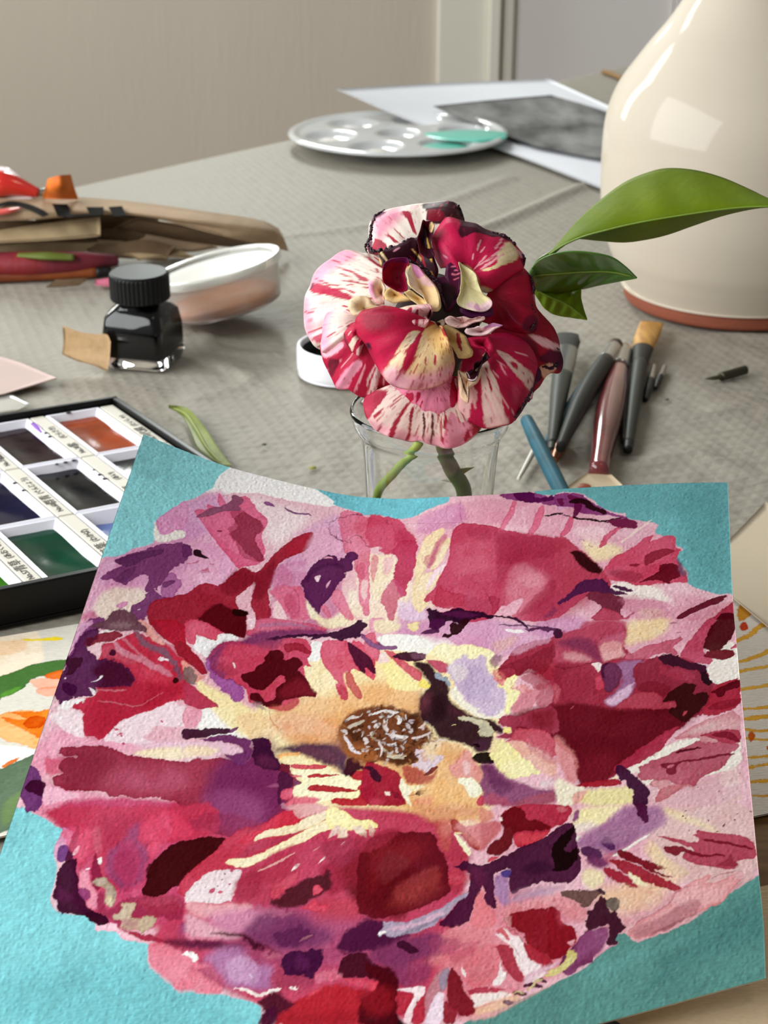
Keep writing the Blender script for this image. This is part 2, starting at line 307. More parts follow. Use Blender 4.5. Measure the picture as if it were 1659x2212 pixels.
# ---------------------------------------------------------------- the big painting
NET = np.array([-0.07717, 0.43977, 0.08789, -0.06425, 0.44068, 0.08158, -0.05105, 0.44105, 0.07601, -0.03762, 0.44109, 0.07198, -0.02407, 0.44079, 0.0685, -0.01043, 0.44029, 0.06585, 0.00324, 0.44004, 0.06495, 0.01691, 0.44022, 0.06533, 0.0306, 0.44057, 0.06587, 0.04429, 0.44119, 0.06659, 0.05804, 0.44215, 0.06745, 0.07184, 0.44312, 0.06793, 0.08571, 0.44423, 0.06818, 0.09969, 0.4455, 0.06814, 0.11403, 0.4478, 0.0673, -0.07989, 0.42503, 0.08025, -0.06684, 0.42539, 0.07461, -0.05355, 0.42534, 0.06963, -0.04008, 0.42513, 0.06605, -0.02651, 0.42477, 0.06299, -0.01287, 0.4243, 0.06067, 0.0008, 0.42419, 0.05993, 0.01448, 0.42463, 0.06035, 0.02818, 0.42525, 0.06092, 0.04191, 0.42616, 0.06167, 0.05571, 0.42741, 0.06254, 0.06957, 0.42868, 0.06309, 0.08352, 0.43009, 0.06346, 0.09758, 0.43166, 0.06356, 0.11197, 0.43406, 0.06296, -0.0826, 0.41001, 0.07264, -0.06941, 0.40991, 0.06765, -0.05604, 0.40952, 0.06327, -0.04253, 0.40911, 0.06014, -0.02895, 0.40872, 0.05749, -0.01531, 0.40831, 0.05551, -0.00165, 0.40834, 0.05491, 0.01204, 0.40902, 0.05536, 0.02576, 0.40988, 0.05596, 0.03953, 0.41107, 0.05673, 0.05337, 0.4126, 0.05762, 0.06729, 0.41415, 0.05824, 0.08131, 0.41586, 0.05871, 0.09546, 0.4177, 0.05896, 0.1099, 0.42022, 0.05859, -0.08529, 0.3947, 0.06505, -0.07198, 0.39423, 0.06073, -0.05853, 0.39357, 0.05694, -0.04499, 0.39303, 0.05424, -0.03139, 0.39265, 0.05201, -0.01776, 0.39231, 0.05034, -0.00409, 0.39248, 0.04989, 0.0096, 0.3934, 0.05038, 0.02333, 0.39449, 0.05099, 0.03713, 0.39593, 0.05178, 0.05102, 0.39772, 0.05269, 0.06499, 0.39952, 0.05337, 0.07909, 0.40152, 0.05394, 0.09332, 0.40364, 0.05433, 0.10782, 0.40627, 0.05418, -0.08796, 0.37911, 0.05753, -0.07452, 0.37836, 0.05386, -0.06098, 0.37752, 0.05065, -0.04739, 0.37688, 0.04838, -0.03377, 0.37655, 0.04654, -0.02012, 0.37632, 0.04519, -0.00645, 0.37663, 0.04487, 0.00726, 0.37775, 0.04539, 0.02102, 0.37905, 0.04602, 0.03486, 0.38074, 0.04682, 0.0488, 0.38276, 0.04775, 0.06284, 0.38481, 0.04849, 0.07702, 0.38707, 0.04915, 0.09135, 0.38946, 0.04968, 0.10592, 0.39222, 0.04974, -0.09059, 0.36322, 0.05008, -0.07701, 0.3623, 0.04705, -0.06338, 0.36134, 0.0444, -0.04972, 0.36068, 0.04254, -0.03606, 0.36042, 0.04109, -0.02238, 0.36032, 0.04004, -0.00867, 0.36077, 0.03985, 0.00507, 0.36209, 0.0404, 0.01888, 0.36358, 0.04104, 0.03278, 0.36548, 0.04186, 0.04679, 0.36772, 0.04279, 0.06093, 0.37, 0.04359, 0.07522, 0.37252, 0.04434, 0.08966, 0.37517, 0.045, 0.10433, 0.37807, 0.04527, -0.09317, 0.34705, 0.04274, -0.07948, 0.34605, 0.04032, -0.06576, 0.34506, 0.03822, -0.05204, 0.34441, 0.03675, -0.03834, 0.34427, 0.03566, -0.02463, 0.34431, 0.03489, -0.01089, 0.34491, 0.03483, 0.00288, 0.34641, 0.0354, 0.01674, 0.34808, 0.03606, 0.0307, 0.35017, 0.03689, 0.04479, 0.3526, 0.03783, 0.05901, 0.3551, 0.03868, 0.0734, 0.35785, 0.03952, 0.08796, 0.36075, 0.0403, 0.10275, 0.3638, 0.04077, -0.0957, 0.33061, 0.03553, -0.0819, 0.32961, 0.0337, -0.0681, 0.32866, 0.0321, -0.05432, 0.32808, 0.03101, -0.04059, 0.3281, 0.03025, -0.02684, 0.32831, 0.02976, -0.01307, 0.32905, 0.02981, 0.00074, 0.33071, 0.03041, 0.01465, 0.33253, 0.03108, 0.02867, 0.33481, 0.03192, 0.04284, 0.33741, 0.03287, 0.05715, 0.3401, 0.03376, 0.07165, 0.34309, 0.03468, 0.08634, 0.34622, 0.03557, 0.10124, 0.34943, 0.03623, -0.09816, 0.31388, 0.0285, -0.08428, 0.31299, 0.02721, -0.07041, 0.31216, 0.02608, -0.0566, 0.3117, 0.02532, -0.04283, 0.3119, 0.02488, -0.02905, 0.3123, 0.02463, -0.01525, 0.31319, 0.02479, -0.00139, 0.31499, 0.02541, 0.01256, 0.31696, 0.0261, 0.02664, 0.31939, 0.02694, 0.04089, 0.32214, 0.0279, 0.05529, 0.32501, 0.02883, 0.0699, 0.32821, 0.02983, 0.08471, 0.33157, 0.03082, 0.09973, 0.33495, 0.03165, -0.10053, 0.29689, 0.02169, -0.0866, 0.29618, 0.02087, -0.0727, 0.29555, 0.02016, -0.05885, 0.29525, 0.01971, -0.04507, 0.29568, 0.01955, -0.03127, 0.29629, 0.01952, -0.01743, 0.29733, 0.01978, -0.00354, 0.29926, 0.02041, 0.01046, 0.30134, 0.02111, 0.0246, 0.30391, 0.02197, 0.03891, 0.30679, 0.02293, 0.0534, 0.30982, 0.0239, 0.06811, 0.31322, 0.02497, 0.08305, 0.3168, 0.02606, 0.0982, 0.32036, 0.02704, -0.10279, 0.27965, 0.01514, -0.08886, 0.27921, 0.01472, -0.07496, 0.27884, 0.01437, -0.0611, 0.27876, 0.01418, -0.04732, 0.27943, 0.01425, -0.0335, 0.28028, 0.01442, -0.01964, 0.28146, 0.01476, -0.00572, 0.2835, 0.01542, 0.00832, 0.28569, 0.01613, 0.02251, 0.28837, 0.01699, 0.03689, 0.29137, 0.01796, 0.05145, 0.29454, 0.01897, 0.06626, 0.29812, 0.0201, 0.08132, 0.30191, 0.02128, 0.09659, 0.30566, 0.0224, -0.10492, 0.26216, 0.00891, -0.09104, 0.26208, 0.00881, -0.07716, 0.26204, 0.00873, -0.06332, 0.26221, 0.00875, -0.04954, 0.26317, 0.00901, -0.03572, 0.26427, 0.00933, -0.02183, 0.2656, 0.00974, -0.00789, 0.26773, 0.01042, 0.0062, 0.27001, 0.01115, 0.02044, 0.27278, 0.01203, 0.03487, 0.27587, 0.01301, 0.04951, 0.27917, 0.01405, 0.06442, 0.28291, 0.01523, 0.07959, 0.2869, 0.01649, 0.095, 0.29084, 0.01772, -0.10691, 0.24445, 0.00306, -0.09317, 0.2448, 0.00317, -0.07941, 0.24515, 0.00328, -0.06565, 0.24562, 0.00343, -0.05195, 0.24689, 0.00383, -0.03818, 0.24826, 0.00427, -0.02433, 0.24973, 0.00473, -0.0104, 0.25194, 0.00543, 0.00367, 0.25429, 0.00617, 0.0179, 0.25713, 0.00707, 0.03234, 0.26029, 0.00807, 0.047, 0.2637, 0.00914, 0.06194, 0.26759, 0.01037, 0.07718, 0.27176, 0.01169, 0.09267, 0.27591, 0.013], float)
NET = NET.reshape(13, 15, 3)
CW, CH = 1500., 1250.
def surf(nu, nv):
    A = np.array([resample(r, nu) for r in NET]); return np.array([resample(A[:, i], nv) for i in range(nu)]).transpose(1, 0, 2)
STEP = 1.5  # pigment strokes, some coloured as lit; right-hand pinks darkened for the dimmer side
PAINT = """p E6B4C0 s=3:-600 210 1733 -267 1555 1453 -57 1453
p FCF9F5 s=2:181 2 343 -9 451 -4 520 42 356 47 264 52 184 101
p FAF0EE s=25 a=0.6:264 52 455 68 423 127 380 186 326 112
p E5A9C8 s=12:102 222 149 137 208 62 248 81 252 178 320 257 296 330 190 341 43 389 4 429 -4 304
p D597C4 s=14 a=0.8:80 173 171 94 224 76 235 158 172 212 109 226
p D9A0C4 s=12 a=0.8:423 127 520 42 553 91 552 195 518 248 422 309 399 219
p F0DCD0 s=12:32 356 134 339 156 371 77 426 14 426
p EE9DB8 s=18 a=0.8:17 640 144 647 235 652 121 694 53 721 10 760 -6 721
p E087A4 s=16 a=0.8:-9 762 62 745 172 757 271 765 74 826
p C97C9C s=10 a=0.9:402 230 513 224 656 267 681 341 630 362 394 370 411 311
p DFA6B6 s=8:500 59 711 61 822 12 1060 26 1239 94 1379 194 1390 309 1191 285 1008 100 831 83
p D08AB0 s=10 a=0.8:711 61 782 24 823 19 843 84 720 116
p F1DDC8 s=10:583 154 683 167 746 273 823 341 760 360 630 362 541 353 594 291
p D29BBD s=12 a=0.85:717 296 821 329 978 372 1143 432 1186 474 1040 476 823 425 711 391
p C888B4 s=16 a=0.75:1032 367 1174 386 1186 474 1071 481
p DEA2B2 s=10:1136 292 1302 326 1475 387 1481 468 1364 502 1229 528 1186 450 1151 371
p EFE3DC s=4:1213 295 1324 322 1362 374 1281 356 1215 341
p EED9A8 s=14 a=0.9:1133 156 1237 195 1233 222 1177 236 1148 213
p EFD9A0 s=14 a=0.8:1239 414 1356 412 1344 462 1239 482
p EFE6DC s=3:1437 500 1510 505 1501 622 1441 621 1422 585 1440 551
p F4F0EA s=4:687 377 830 396 877 430 815 447 718 432 682 411
p F6E3B0 s=10:428 506 516 434 704 413 886 419 967 488 1013 541 979 623 950 741 992 788 942 855 693 821 625 760 519 719 438 626
p E9B57E s=22 a=0.95:460 555 522 509 607 519 674 489 782 511 823 580 780 638 904 674 950 741 959 839 866 843 781 776 693 708 541 642
p E0A070 s=18 a=0.7:478 584 585 561 654 605 621 643 517 623
p F5F3EE s=5:305 568 380 561 418 588 455 615 418 627 327 624
p F6E6B2 s=8:281 502 339 525 443 566 487 624 438 626 368 592 302 539
p F1D3A4 s=5:389 575 423 568 464 570 490 594 487 624 442 626 412 603
p C2446A s=8:68 786 172 757 334 752 566 757 636 816 513 855 468 897 382 977 268 984 167 951 153 890 104 831
p BE3E5C s=10:352 813 532 775 644 761 821 791 923 851 941 945 924 1027 1028 1012 1078 1105 1044 1207 942 1188 788 1163 614 1134 442 1063 360 1022 339 984 390 945
p A04870 s=30 a=0.8:463 947 607 944 722 982 817 1019 773 1069 634 1067 520 1028 445 1010
p DE8C98 s=14:932 943 1098 1000 1119 1064 1206 1123 1123 1154 958 1183 874 1176 913 1090
p DCA4AA s=10:1081 1022 1187 1018 1292 1050 1431 1066 1501 1056 1376 1123 1274 1131 1240 1106 1153 1054
p EEC8A2 s=22 a=0.85:1178 1007 1293 1015 1381 1018 1310 1055 1231 1070
p F0D6A4 s=16 a=0.8:1285 940 1339 933 1381 1018 1310 1010
p DDB4B2 s=6:1240 872 1515 893 1508 1067 1379 1063 1294 923
p ECD9A4 s=10 a=0.75:1340 904 1438 956 1412 930 1323 871
p EDD090 s=8 a=0.7:1333 845 1479 887 1470 891 1323 853
p EFE8DD s=3:1267 766 1349 734 1408 733 1491 738 1484 824 1426 822 1379 840 1294 826 1276 798
p E9DCA0 s=8:1153 803 1253 813 1267 825 1266 859 1154 836
p F1E9D4 s=6:1105 761 1141 791 1175 802 1149 835 1108 828
p DDB2B8 s=4:1289 830 1335 820 1390 842 1485 816 1478 905 1289 863
p F3E6B2 s=8:1144 840 1245 854 1230 867 1198 886 1146 892 1143 875
p F3EFE4 s=2:1136 898 1162 899 1162 904 1144 918 1134 917
p E5D2D8 s=10 a=0.7:1145 875 1174 873 1198 886 1177 895 1146 892
p A77398 s=10:1134 918 1162 903 1177 895 1203 884 1230 867 1253 856 1324 871 1334 910 1297 923 1245 944 1222 952 1186 931
p 8C5A86 s=20 a=0.6:1177 900 1256 906 1230 932 1186 931
p 92DEE4 s=1.5 r=1.5 t=1:-87 -10 -3 -15 104 -11 235 -11 207 18 201 31 199 56 196 68 184 79 167 102 143 118 118 148 101 175 91 189 96 213 105 232 93 247 64 259 48 277 47 281 21 294 -18 309 -28 312
p 6FBFCB s=1.5 r=1.5 t=1:407 -40 425 -2 453 5 466 12 483 17 495 25 489 32 507 36 532 41 556 44 575 51 593 53 621 49 638 57 653 61 676 60 704 55 736 35 759 25 781 18 787 4 780 -48 759 -94
p 6BAFB4 s=1.5 r=1.5 t=1:994 -48 1003 10 1012 18 1033 13 1054 21 1065 11 1088 11 1128 17 1141 32 1155 39 1180 71 1198 81 1234 93 1239 88 1242 109 1281 119 1327 134 1316 152 1322 171 1345 176 1367 179 1365 205 1390 216 1373 230 1370 258 1388 274 1397 296 1390 309 1396 326 1417 340 1444 354 1471 366 1493 362 1508 380 1562 386 1584 -72
p 84D2D8 s=1.5 r=2 t=1:-118 775 6 794 27 798 46 804 73 811 95 821 107 827 109 837 104 851 107 870 119 885 122 904 124 927 127 946 145 961 171 963 197 959 213 967 228 978 228 986 260 986 277 990 284 999 318 1002 338 1007 341 1022 344 1033 355 1048 387 1068 407 1076 420 1090 458 1091 498 1094 549 1108 578 1118 584 1131 588 1182 641 1453 -136 1453 -393 832
p 578E86 s=1.5 r=2 t=1:1555 1041 1501 1056 1465 1070 1429 1084 1376 1113 1325 1121 1291 1125 1267 1127 1249 1107 1233 1103 1228 1108 1237 1122 1215 1125 1204 1129 1185 1143 1169 1154 1148 1157 1115 1166 1057 1179 1001 1191 960 1200 885 1243 718 1453 1552 1453
p 4C7F7B s=60 a=0.8 t=1:1324 1160 1553 1060 1540 1183 1424 1186 1324 1193
p 68A49E s=25 a=0.5 t=1:1165 1163 1240 1139 1375 1140 1307 1156 1207 1180
p 5FA0A2 s=25 a=0.4 t=1:1343 25 1485 46 1477 346 1412 325 1390 166
p 85D2D8 s=30 a=0.5 t=1:17 916 131 953 227 993 150 1026 -6 990
p 62ADB4 s=40 a=0.5 t=1:75 1056 325 1022 581 1138 537 1164 111 1144
l 4A827E w=6 a=0.7 s=2:1324 1193 1304 1208 1284 1222
p E29BC4 s=2:142 113 121 143 99 169 92 182 105 204 115 212 149 190 163 183 162 143
p F4EFE6 s=2:89 187 93 208 107 236 128 227 169 202 164 185 142 194 114 216 102 205
p DB9CC0 s=6:6 297 26 293 62 270 169 202 205 283 111 322 112 335 43 356 0 360
p 7B3A6C r=3:26 302 34 290 67 270 100 248 134 229 172 211 193 246 173 268 156 297 145 331 125 349 117 341 121 314 102 312 81 328 69 345 39 345 40 338 14 347 13 342 27 324 55 306 41 304
p 5E2A58 r=2 a=0.8:27 303 43 287 79 266 132 239 130 251 114 266 91 278 74 299 55 307 41 305
p 5E2A58 r=2 a=0.6:85 293 80 315 65 343 43 341 53 323 68 306
p B06A9C r=2:152 345 149 325 149 309 161 290 175 289 181 301 193 300 193 316 186 333 183 350
p 7A3C70 r=2:150 327 151 314 166 306 181 307 173 317 160 326
p DFA0C2 r=2:65 396 76 382 89 375 90 386 81 396
p C9648F s=6 r=4 a=0.8:-4 440 12 413 29 418 43 429
p 7C3B70 r=3:123 352 139 335 148 346 166 346 182 347 155 360 137 379 139 406 107 413 96 387 112 373 126 359
p F4EAE8 r=1:113 389 121 383 119 387
p 9E1F33 r=2.5:208 331 227 304 249 292 280 296 296 269 315 240 332 242 350 250 365 242 376 211 394 175 417 146 444 123 460 117 466 125 468 151 456 172 414 201 398 221 403 252 396 290 404 314 414 361 388 365 372 341 359 321 360 304 363 278 358 269 345 291 326 310 324 322 342 338 364 348 357 354 363 369 369 384 370 404 357 404 315 400 279 385 266 379 246 382 234 397 232 419 241 438 261 453 292 469 311 498 294 492 248 461 210 442 184 427 153 413 135 391 139 369 155 353 175 345 182 343 187 334
p 7E1526 s=8 a=0.8:297 256 326 240 355 255 379 228 393 195 401 242 395 290 380 316 361 307 358 269 314 315 278 305
p B52438 s=14 a=0.6:409 168 446 129 465 131 455 169 415 191
p 560A14 s=5 r=3:250 382 267 352 289 335 322 343 342 338 364 348 357 354 363 369 369 384 370 404 357 404 315 400 277 385
p 240808 r=2:323 351 327 339 344 336 364 348 355 356 332 357
p D9577F r=2.5 a=0.95:194 110 210 107 228 122 252 89 261 71 283 58 313 86 352 111 343 139 346 159 357 183 362 205 369 215 351 230 316 240 307 247 284 224 246 196 214 170 189 149 174 137 171 129 186 122 200 121
p E06088 r=2 a=0.9:213 70 231 86 244 100 223 106 217 93
p B94866 r=3:259 155 274 140 275 131 254 115 257 108 283 99 308 108 332 117 343 130 344 141 328 163 344 183 367 216 349 222 326 218 306 205 284 184 269 170 267 162
p 8E2B42 r=2 a=0.85:267 124 284 102 308 108 336 119 343 139 329 159 328 166 340 178 367 213 360 223 322 205 296 187 276 174 267 162 285 146 276 136
p 8A4A66 r=2:175 151 189 132 208 112 226 107 237 96 250 83 246 71 251 65 266 67 279 73 276 86 268 92 281 97 273 104 252 110 235 117 212 134
p 7B1E35 r=2:235 165 242 162 250 162 246 166 238 167
p 8C5088 r=1.5:324 68 335 63 347 65 357 72 346 74 332 75
l 7E4A78 w=5.3 r=1.5:379 68 394 75 412 78 428 75 442 73 448 76
p E9B3CB s=10 a=0.7:463 115 494 90 506 120 543 140 543 164 494 192 468 211 454 184
p D08AAE s=6 a=0.85:397 221 441 201 462 198 470 217 466 247 476 280 448 284 408 285 398 287
p D4607E s=4 r=3:398 287 421 306 447 335 463 349 507 344 489 313 472 263 452 267 430 265 410 271
p F0C9CC r=2:412 312 421 304 439 325 456 350 415 356
p D9708C r=3 a=0.9:517 41 592 52 610 141 621 203 595 231 584 204 572 174 545 161 539 134 524 101 518 73
p C94864 s=14 a=0.6:549 88 595 65 608 135 591 130
l 6A2A44 w=2.17 r=4 a=0.8 s=1:485 86 503 81 522 65 548 56 581 51
l 6A2A44 w=2.17 r=4 a=0.8 s=1:500 83 497 99 505 117 524 129 545 135 559 135
l 7A2A44 w=1.93 r=3 a=0.8 s=1:559 135 553 123 560 113 580 114 593 126 593 139 610 141
p 5A2050 r=3 k=1:466 244 475 216 489 196 491 191 501 188 502 179 517 171 531 175 542 186 555 169 555 159 568 155 582 163 582 180 569 187 579 198 579 208 563 210 562 233 552 245 547 263 542 287 525 306 526 325 519 328 505 311 478 288 476 269 468 258
p 3E1238 s=6 a=0.6:468 247 480 215 511 196 548 189 562 206 523 200 487 223 478 254
p F1D6DC r=1.5:492 234 506 226 507 238 503 249 495 241
p E2B0C4 r=1:527 261 524 251 533 235 532 250
p E7AFC0 r=1:501 185 507 178 520 176 527 182 516 181
p DD7C94 r=3 a=0.95:549 257 564 265 595 310 611 339 590 339 566 311 543 281
p D3708C r=2:522 306 537 302 557 335 550 338 534 322
p F3E4C4 s=4:485 293 508 316 528 331 543 341 512 343 493 318
p DF8098 r=3:586 189 617 182 620 221 633 263 634 293 644 322 631 333 612 293 593 234
p EBC3C4 r=2 a=0.9:562 233 590 234 611 287 632 339 611 339 579 288 560 259
p C5708C r=5 s=3 a=0.6:220 263 239 256 243 269 222 271
l C5607C w=3.86 r=3 a=0.7:192 260 208 258 215 248
l C5607C w=4.82 r=3 a=0.7:228 264 240 258 245 266
l C5607C w=2.89 r=3 a=0.7:242 247 253 245
p 240A18 r=2:190 236 196 218
p 240A14 r=2:196 229 199 222 214 220 220 229 243 235 226 238 201 236
p 6A2C60 r=3:178 248 164 221 181 214 192 224 198 236
p C94A68 s=3 r=4:587 53 615 49 639 57 668 62 677 74 696 95 715 112 729 145 727 183 697 168 652 160 637 154 634 141 611 148 592 110
p B03050 s=16 a=0.6:662 77 691 84 717 122 729 158 697 168 673 142
p 7A3048 r=2 a=0.5:635 77 634 64 640 62 639 77 676 77 677 79
p B93A5A r=4:671 129 717 122 728 148 730 186 730 233 720 253 722 280 706 279 690 251 681 229 681 195 682 174 668 160
p C85578 r=3 a=0.85:671 250 682 223 706 252 724 277 716 280 702 288 706 326 706 343 690 342 680 312 659 285
p E6CFE2 s=5 a=0.8:701 285 728 302 736 270 752 301 778 332 781 350 712 344
p EFD8AE r=2:784 92 790 107 775 136 768 164 760 201 751 231 741 270 736 270 730 202 732 161 742 120 759 105
p F0DCB8 r=2:804 120 808 138 802 170 795 194 775 212 768 214 772 186 778 155 791 130
p C04E66 s=5 a=0.6:788 111 775 136 764 173 763 205 774 202 784 162 800 118
p F3DFB8 r=2:733 284 741 267 750 225 776 215 799 223 784 264 765 284 780 309 762 331 743 312
p F3D9DE r=1.5:776 216 796 201 811 193 832 186 830 192 818 202 812 218 791 225 783 243 773 264 766 272 766 254
p C24A62 r=2:764 296 770 281 789 265 791 244 799 226 819 212 849 309 837 314 813 318 791 313 785 295 773 303
p BE4460 r=2 s=1.5:802 352 791 290 796 233 813 183 805 129 810 95 837 83 903 95 969 123 1034 142 1105 160 1135 198 1178 246 1211 288 1214 321 1192 305 1129 355 1087 387 989 376 962 320 934 365 880 365 839 343
p A32C48 s=30 a=0.7:928 118 1070 156 1142 212 1202 287 1194 351 1087 387 1010 364 1080 285 963 230
p D57E90 s=26 a=0.8:956 268 1032 239 1069 284 1010 364 978 365
p CB5F76 s=26 a=0.6:819 123 905 116 939 214 853 244 817 229
p E9B8C4 r=2:793 310 813 319 837 313 839 323 815 333 793 325
p B83A52 r=3 a=0.9:791 316 793 259 823 277 840 284 863 280 864 322 840 320 813 321
p AB3350 r=3 a=0.8:921 295 954 306 946 350 933 348 932 318
p E7B4C2 r=2:949 350 963 340 982 319 1011 315 1000 339 987 364 960 357
p 5A2A50 s=5 r=6 a=0.5:1055 365 1085 351 1086 366 1061 378
l D86A88 w=16.88 r=2 a=0.85:955 29 952 56 937 95 930 111
l D86A88 w=20.49 r=2 a=0.9:1028 51 1020 85 1017 112 1002 137
p 8A3A74 r=3 s=2:912 0 941 -1 998 2 1060 26 1062 55 1015 36 975 31 928 16
p 561048 r=3:946 0 998 0 1008 21 1059 19 1061 37 998 34 966 27 954 15
l 28101C w=6.27 r=3:1033 79 1047 80 1064 78 1081 80
l B8709E w=2.41 a=0.6:784 23 785 51 792 81
l B8709E w=2.41 a=0.6:814 15 820 53 829 84
p 8A3A74 r=3 s=2:1054 26 1059 16 1087 13 1128 18 1137 33 1155 49 1176 65 1196 85 1233 99 1245 107 1245 114 1205 96 1177 94 1134 83 1096 58 1062 55
p D8A8C8 r=2 a=0.8:1062 55 1096 58 1102 66 1063 66
p 6A1848 r=3:1089 22 1102 20 1128 31 1133 51 1126 82 1105 103 1111 74 1110 45 1092 33
p 2A0C12 r=2.5:1094 44 1106 32 1129 32 1149 45 1164 64 1188 77 1197 92 1185 92 1168 82 1145 69 1136 54 1118 46 1101 50
p 2A0C12 r=2.5:1058 77 1078 82 1087 84 1135 97 1155 100 1172 107 1189 111 1236 104 1234 108 1200 113 1189 116 1161 108 1122 101 1087 86
p 6E1840 r=3:1192 114 1234 108 1270 118 1274 141 1260 143 1218 136 1206 121
p 6A1848 r=2:1060 30 1080 30 1082 53 1073 54
l D0607E w=21.7 r=2.5:1104 94 1098 124 1086 147
l CC5A76 w=14.47 r=3:1229 137 1202 159 1182 190
p C84864 s=3 r=3:1196 255 1216 228 1264 199 1296 168 1316 168 1300 189 1319 177 1340 173 1368 174 1365 209 1384 218 1374 231 1371 251 1395 308 1397 321 1355 316 1310 321 1268 315 1246 300 1214 293 1195 281 1191 264
p E8A8B8 r=3:1302 186 1318 166 1335 173 1319 184
p C06078 s=6 a=0.6:1194 261 1228 259 1245 264 1214 286 1197 278
p 8E2436 r=3:1290 262 1291 236 1306 220 1335 211 1368 216 1363 226 1341 234 1320 246 1301 260
p 8E2436 r=3:1251 253 1260 248 1281 251 1277 258
p 6A1222 r=3:1328 257 1368 261 1374 279 1382 303 1358 307 1355 320 1331 310 1299 306 1273 310 1294 299 1320 286 1331 274
p 5C4A66 s=6 r=3 a=0.8:1372 238 1382 266 1395 294 1382 303 1371 278
p AE3A50 r=3 s=4:1064 144 1083 150 1103 159 1121 181 1136 195 1153 214 1179 243 1194 261 1208 292 1215 318 1183 321 1148 313 1109 314 1078 326
p 2E0A0C s=4 r=3:1106 196 1122 191 1136 200 1156 221 1171 236 1191 254 1191 266 1175 267 1156 260 1142 245 1127 227 1118 210
p 4A1840 r=3 s=2:1141 284 1187 283 1203 294 1218 319 1242 328 1257 341 1221 332 1162 318 1131 326 1121 337 1095 350 1091 340 1115 324
p 6E2438 r=3:1157 330 1167 318 1210 327 1242 341 1248 357 1238 387 1249 401 1233 407 1166 398 1191 371 1193 362 1163 340
p B04058 r=3 s=3:1163 397 1191 374 1196 366 1236 387 1249 404 1269 385 1272 389 1254 410
p EFE6DE r=1:1217 314 1231 317 1236 323 1220 320
p 4A1840 r=2:1220 306 1241 314 1265 326 1267 331 1247 329 1236 324 1233 319 1217 312
l C08A98 w=1.45 a=0.6 s=1:1321 319 1342 338 1363 350 1370 370 1373 387
l 74304A w=1.21 r=5 a=0.5:1253 355 1279 339 1300 352 1321 367 1342 373
p 651426 r=2:1366 417 1386 404 1420 386 1457 371 1494 367 1469 389 1433 397 1396 418 1372 425
p D08A98 s=6 a=0.7:1393 424 1437 404 1477 390 1503 386 1501 412 1449 431 1398 431
p A83048 r=3:1443 437 1476 409 1503 386 1519 385 1514 446
p 4A0A14 r=2:1456 438 1470 421 1491 421 1510 433 1509 445
p E9D6AE s=6 a=0.5:1269 382 1321 383 1347 405 1295 416
l B08CA0 w=2.41 r=3 a=0.7:1128 165 1136 160 1142 169
l B08CA0 w=3.38 r=3 a=0.7:1152 150 1158 156
l B0708C w=3.38 r=3 a=0.7:1154 182 1163 187
p C02842 r=3 s=2:69 508 64 472 91 463 122 434 148 436 201 442 259 463 285 550 254 555 220 579 173 603 154 617 141 635 134 651 128 660 117 657 104 654 88 657 81 644 68 607 41 612 57 592 86 577 83 560
p A81A30 s=12 a=0.7:90 559 156 537 227 524 268 528 238 560 177 600 141 635 124 657 90 655 72 611 86 582
p D04258 s=14 a=0.7:157 499 217 492 251 521 180 533
p C24A60 s=8 a=0.8:67 473 103 468 153 495 133 504 106 498 71 505
p B01E34 s=2:141 405 225 386 248 460 201 439 170 424
p 8A2030 s=8 a=0.7:146 404 164 405 194 433 183 431
p E4A49C s=3 r=2:124 405 145 410 197 443 196 449 177 447 148 434 130 420
l D99AAC w=14.47 a=0.65 s=3:89 464 108 481 140 486 171 489 202 500 232 509
l D99AAC w=6.27 a=0.5 s=3:100 452 127 465 161 482
l D5909C w=3.86 a=0.55 s=2:82 565 116 563 145 553
l D5909C w=2.41 a=0.6 s=2:94 585 135 584 179 581 208 558 224 546
l D9A0B0 w=6.27 a=0.6 s=4:196 440 220 453 250 467
l 77576C w=14.47 a=0.85 s=4 r=5:122 432 163 457 200 462 229 481 245 502 259 515
p 32100C r=2:237 520 241 511 250 513 251 521 243 525
p F3E4E8 r=4:192 475 212 475 214 483 196 482
p 7A3A70 r=3 s=2:2 462 14 434 55 417 50 447 33 455 21 493 5 530 1 547 1 520 5 485
p D8A0C4 r=3 s=3:-1 454 11 439 34 431 8 473 3 492 0 518
p 5A2350 r=4 k=1:-5 590 -5 577 -4 552 7 537 -1 520 9 509 4 485 9 475 21 458 32 447 49 447 53 463 40 468 26 485 37 494 56 499 69 508 84 500 107 502 129 507 148 518 159 532 147 546 114 556 83 560 83 576 69 583 37 591 32 603 21 605 2 595
p 46102A s=10 r=3:61 528 73 512 89 500 107 502 130 509 152 524 160 536 136 550 102 559 80 558 88 541 73 539
p F3ECEE r=1.5:63 553 78 546 82 537 87 534 87 541 79 548
p F3ECEE r=1.5:63 562 80 567 86 574 83 578 75 572
p F0E0E6 r=1.5:8 555 12 553 13 558 10 557
p 430F3C r=2 s=1.5:10 578 9 567 19 562 39 563 44 576 41 586 26 585
p 40142C r=3:0 525 4 516 31 508 37 517 30 530 23 545 12 550 5 551 13 538
p EFC6CE r=2:40 496 46 479 64 472 71 505 59 501
p 44102C r=2:85 488 87 481 99 479 101 485 97 494 88 493
p 6C4250 r=3 s=3:21 444 58 426 60 410 82 393 110 398 125 412 149 421 149 431 131 430 103 438 65 446 44 446
p 9A7C80 s=10 a=0.6:59 430 106 416 119 425 73 441
p 8A2838 r=3:49 459 70 445 95 441 100 452 81 463 55 475 34 488 25 484 29 468
p 55142A r=3 s=4:25 483 29 468 49 459 55 469 43 477 35 489
p F3E8EA r=2:50 448 84 441 66 450 51 458
p F5DFE4 s=3 r=2:0 625 27 614 66 608 84 648 90 657 77 659 52 655 23 643 5 633
p F6F0F0 r=5:36 594 71 589 53 601 41 612 13 617 22 602
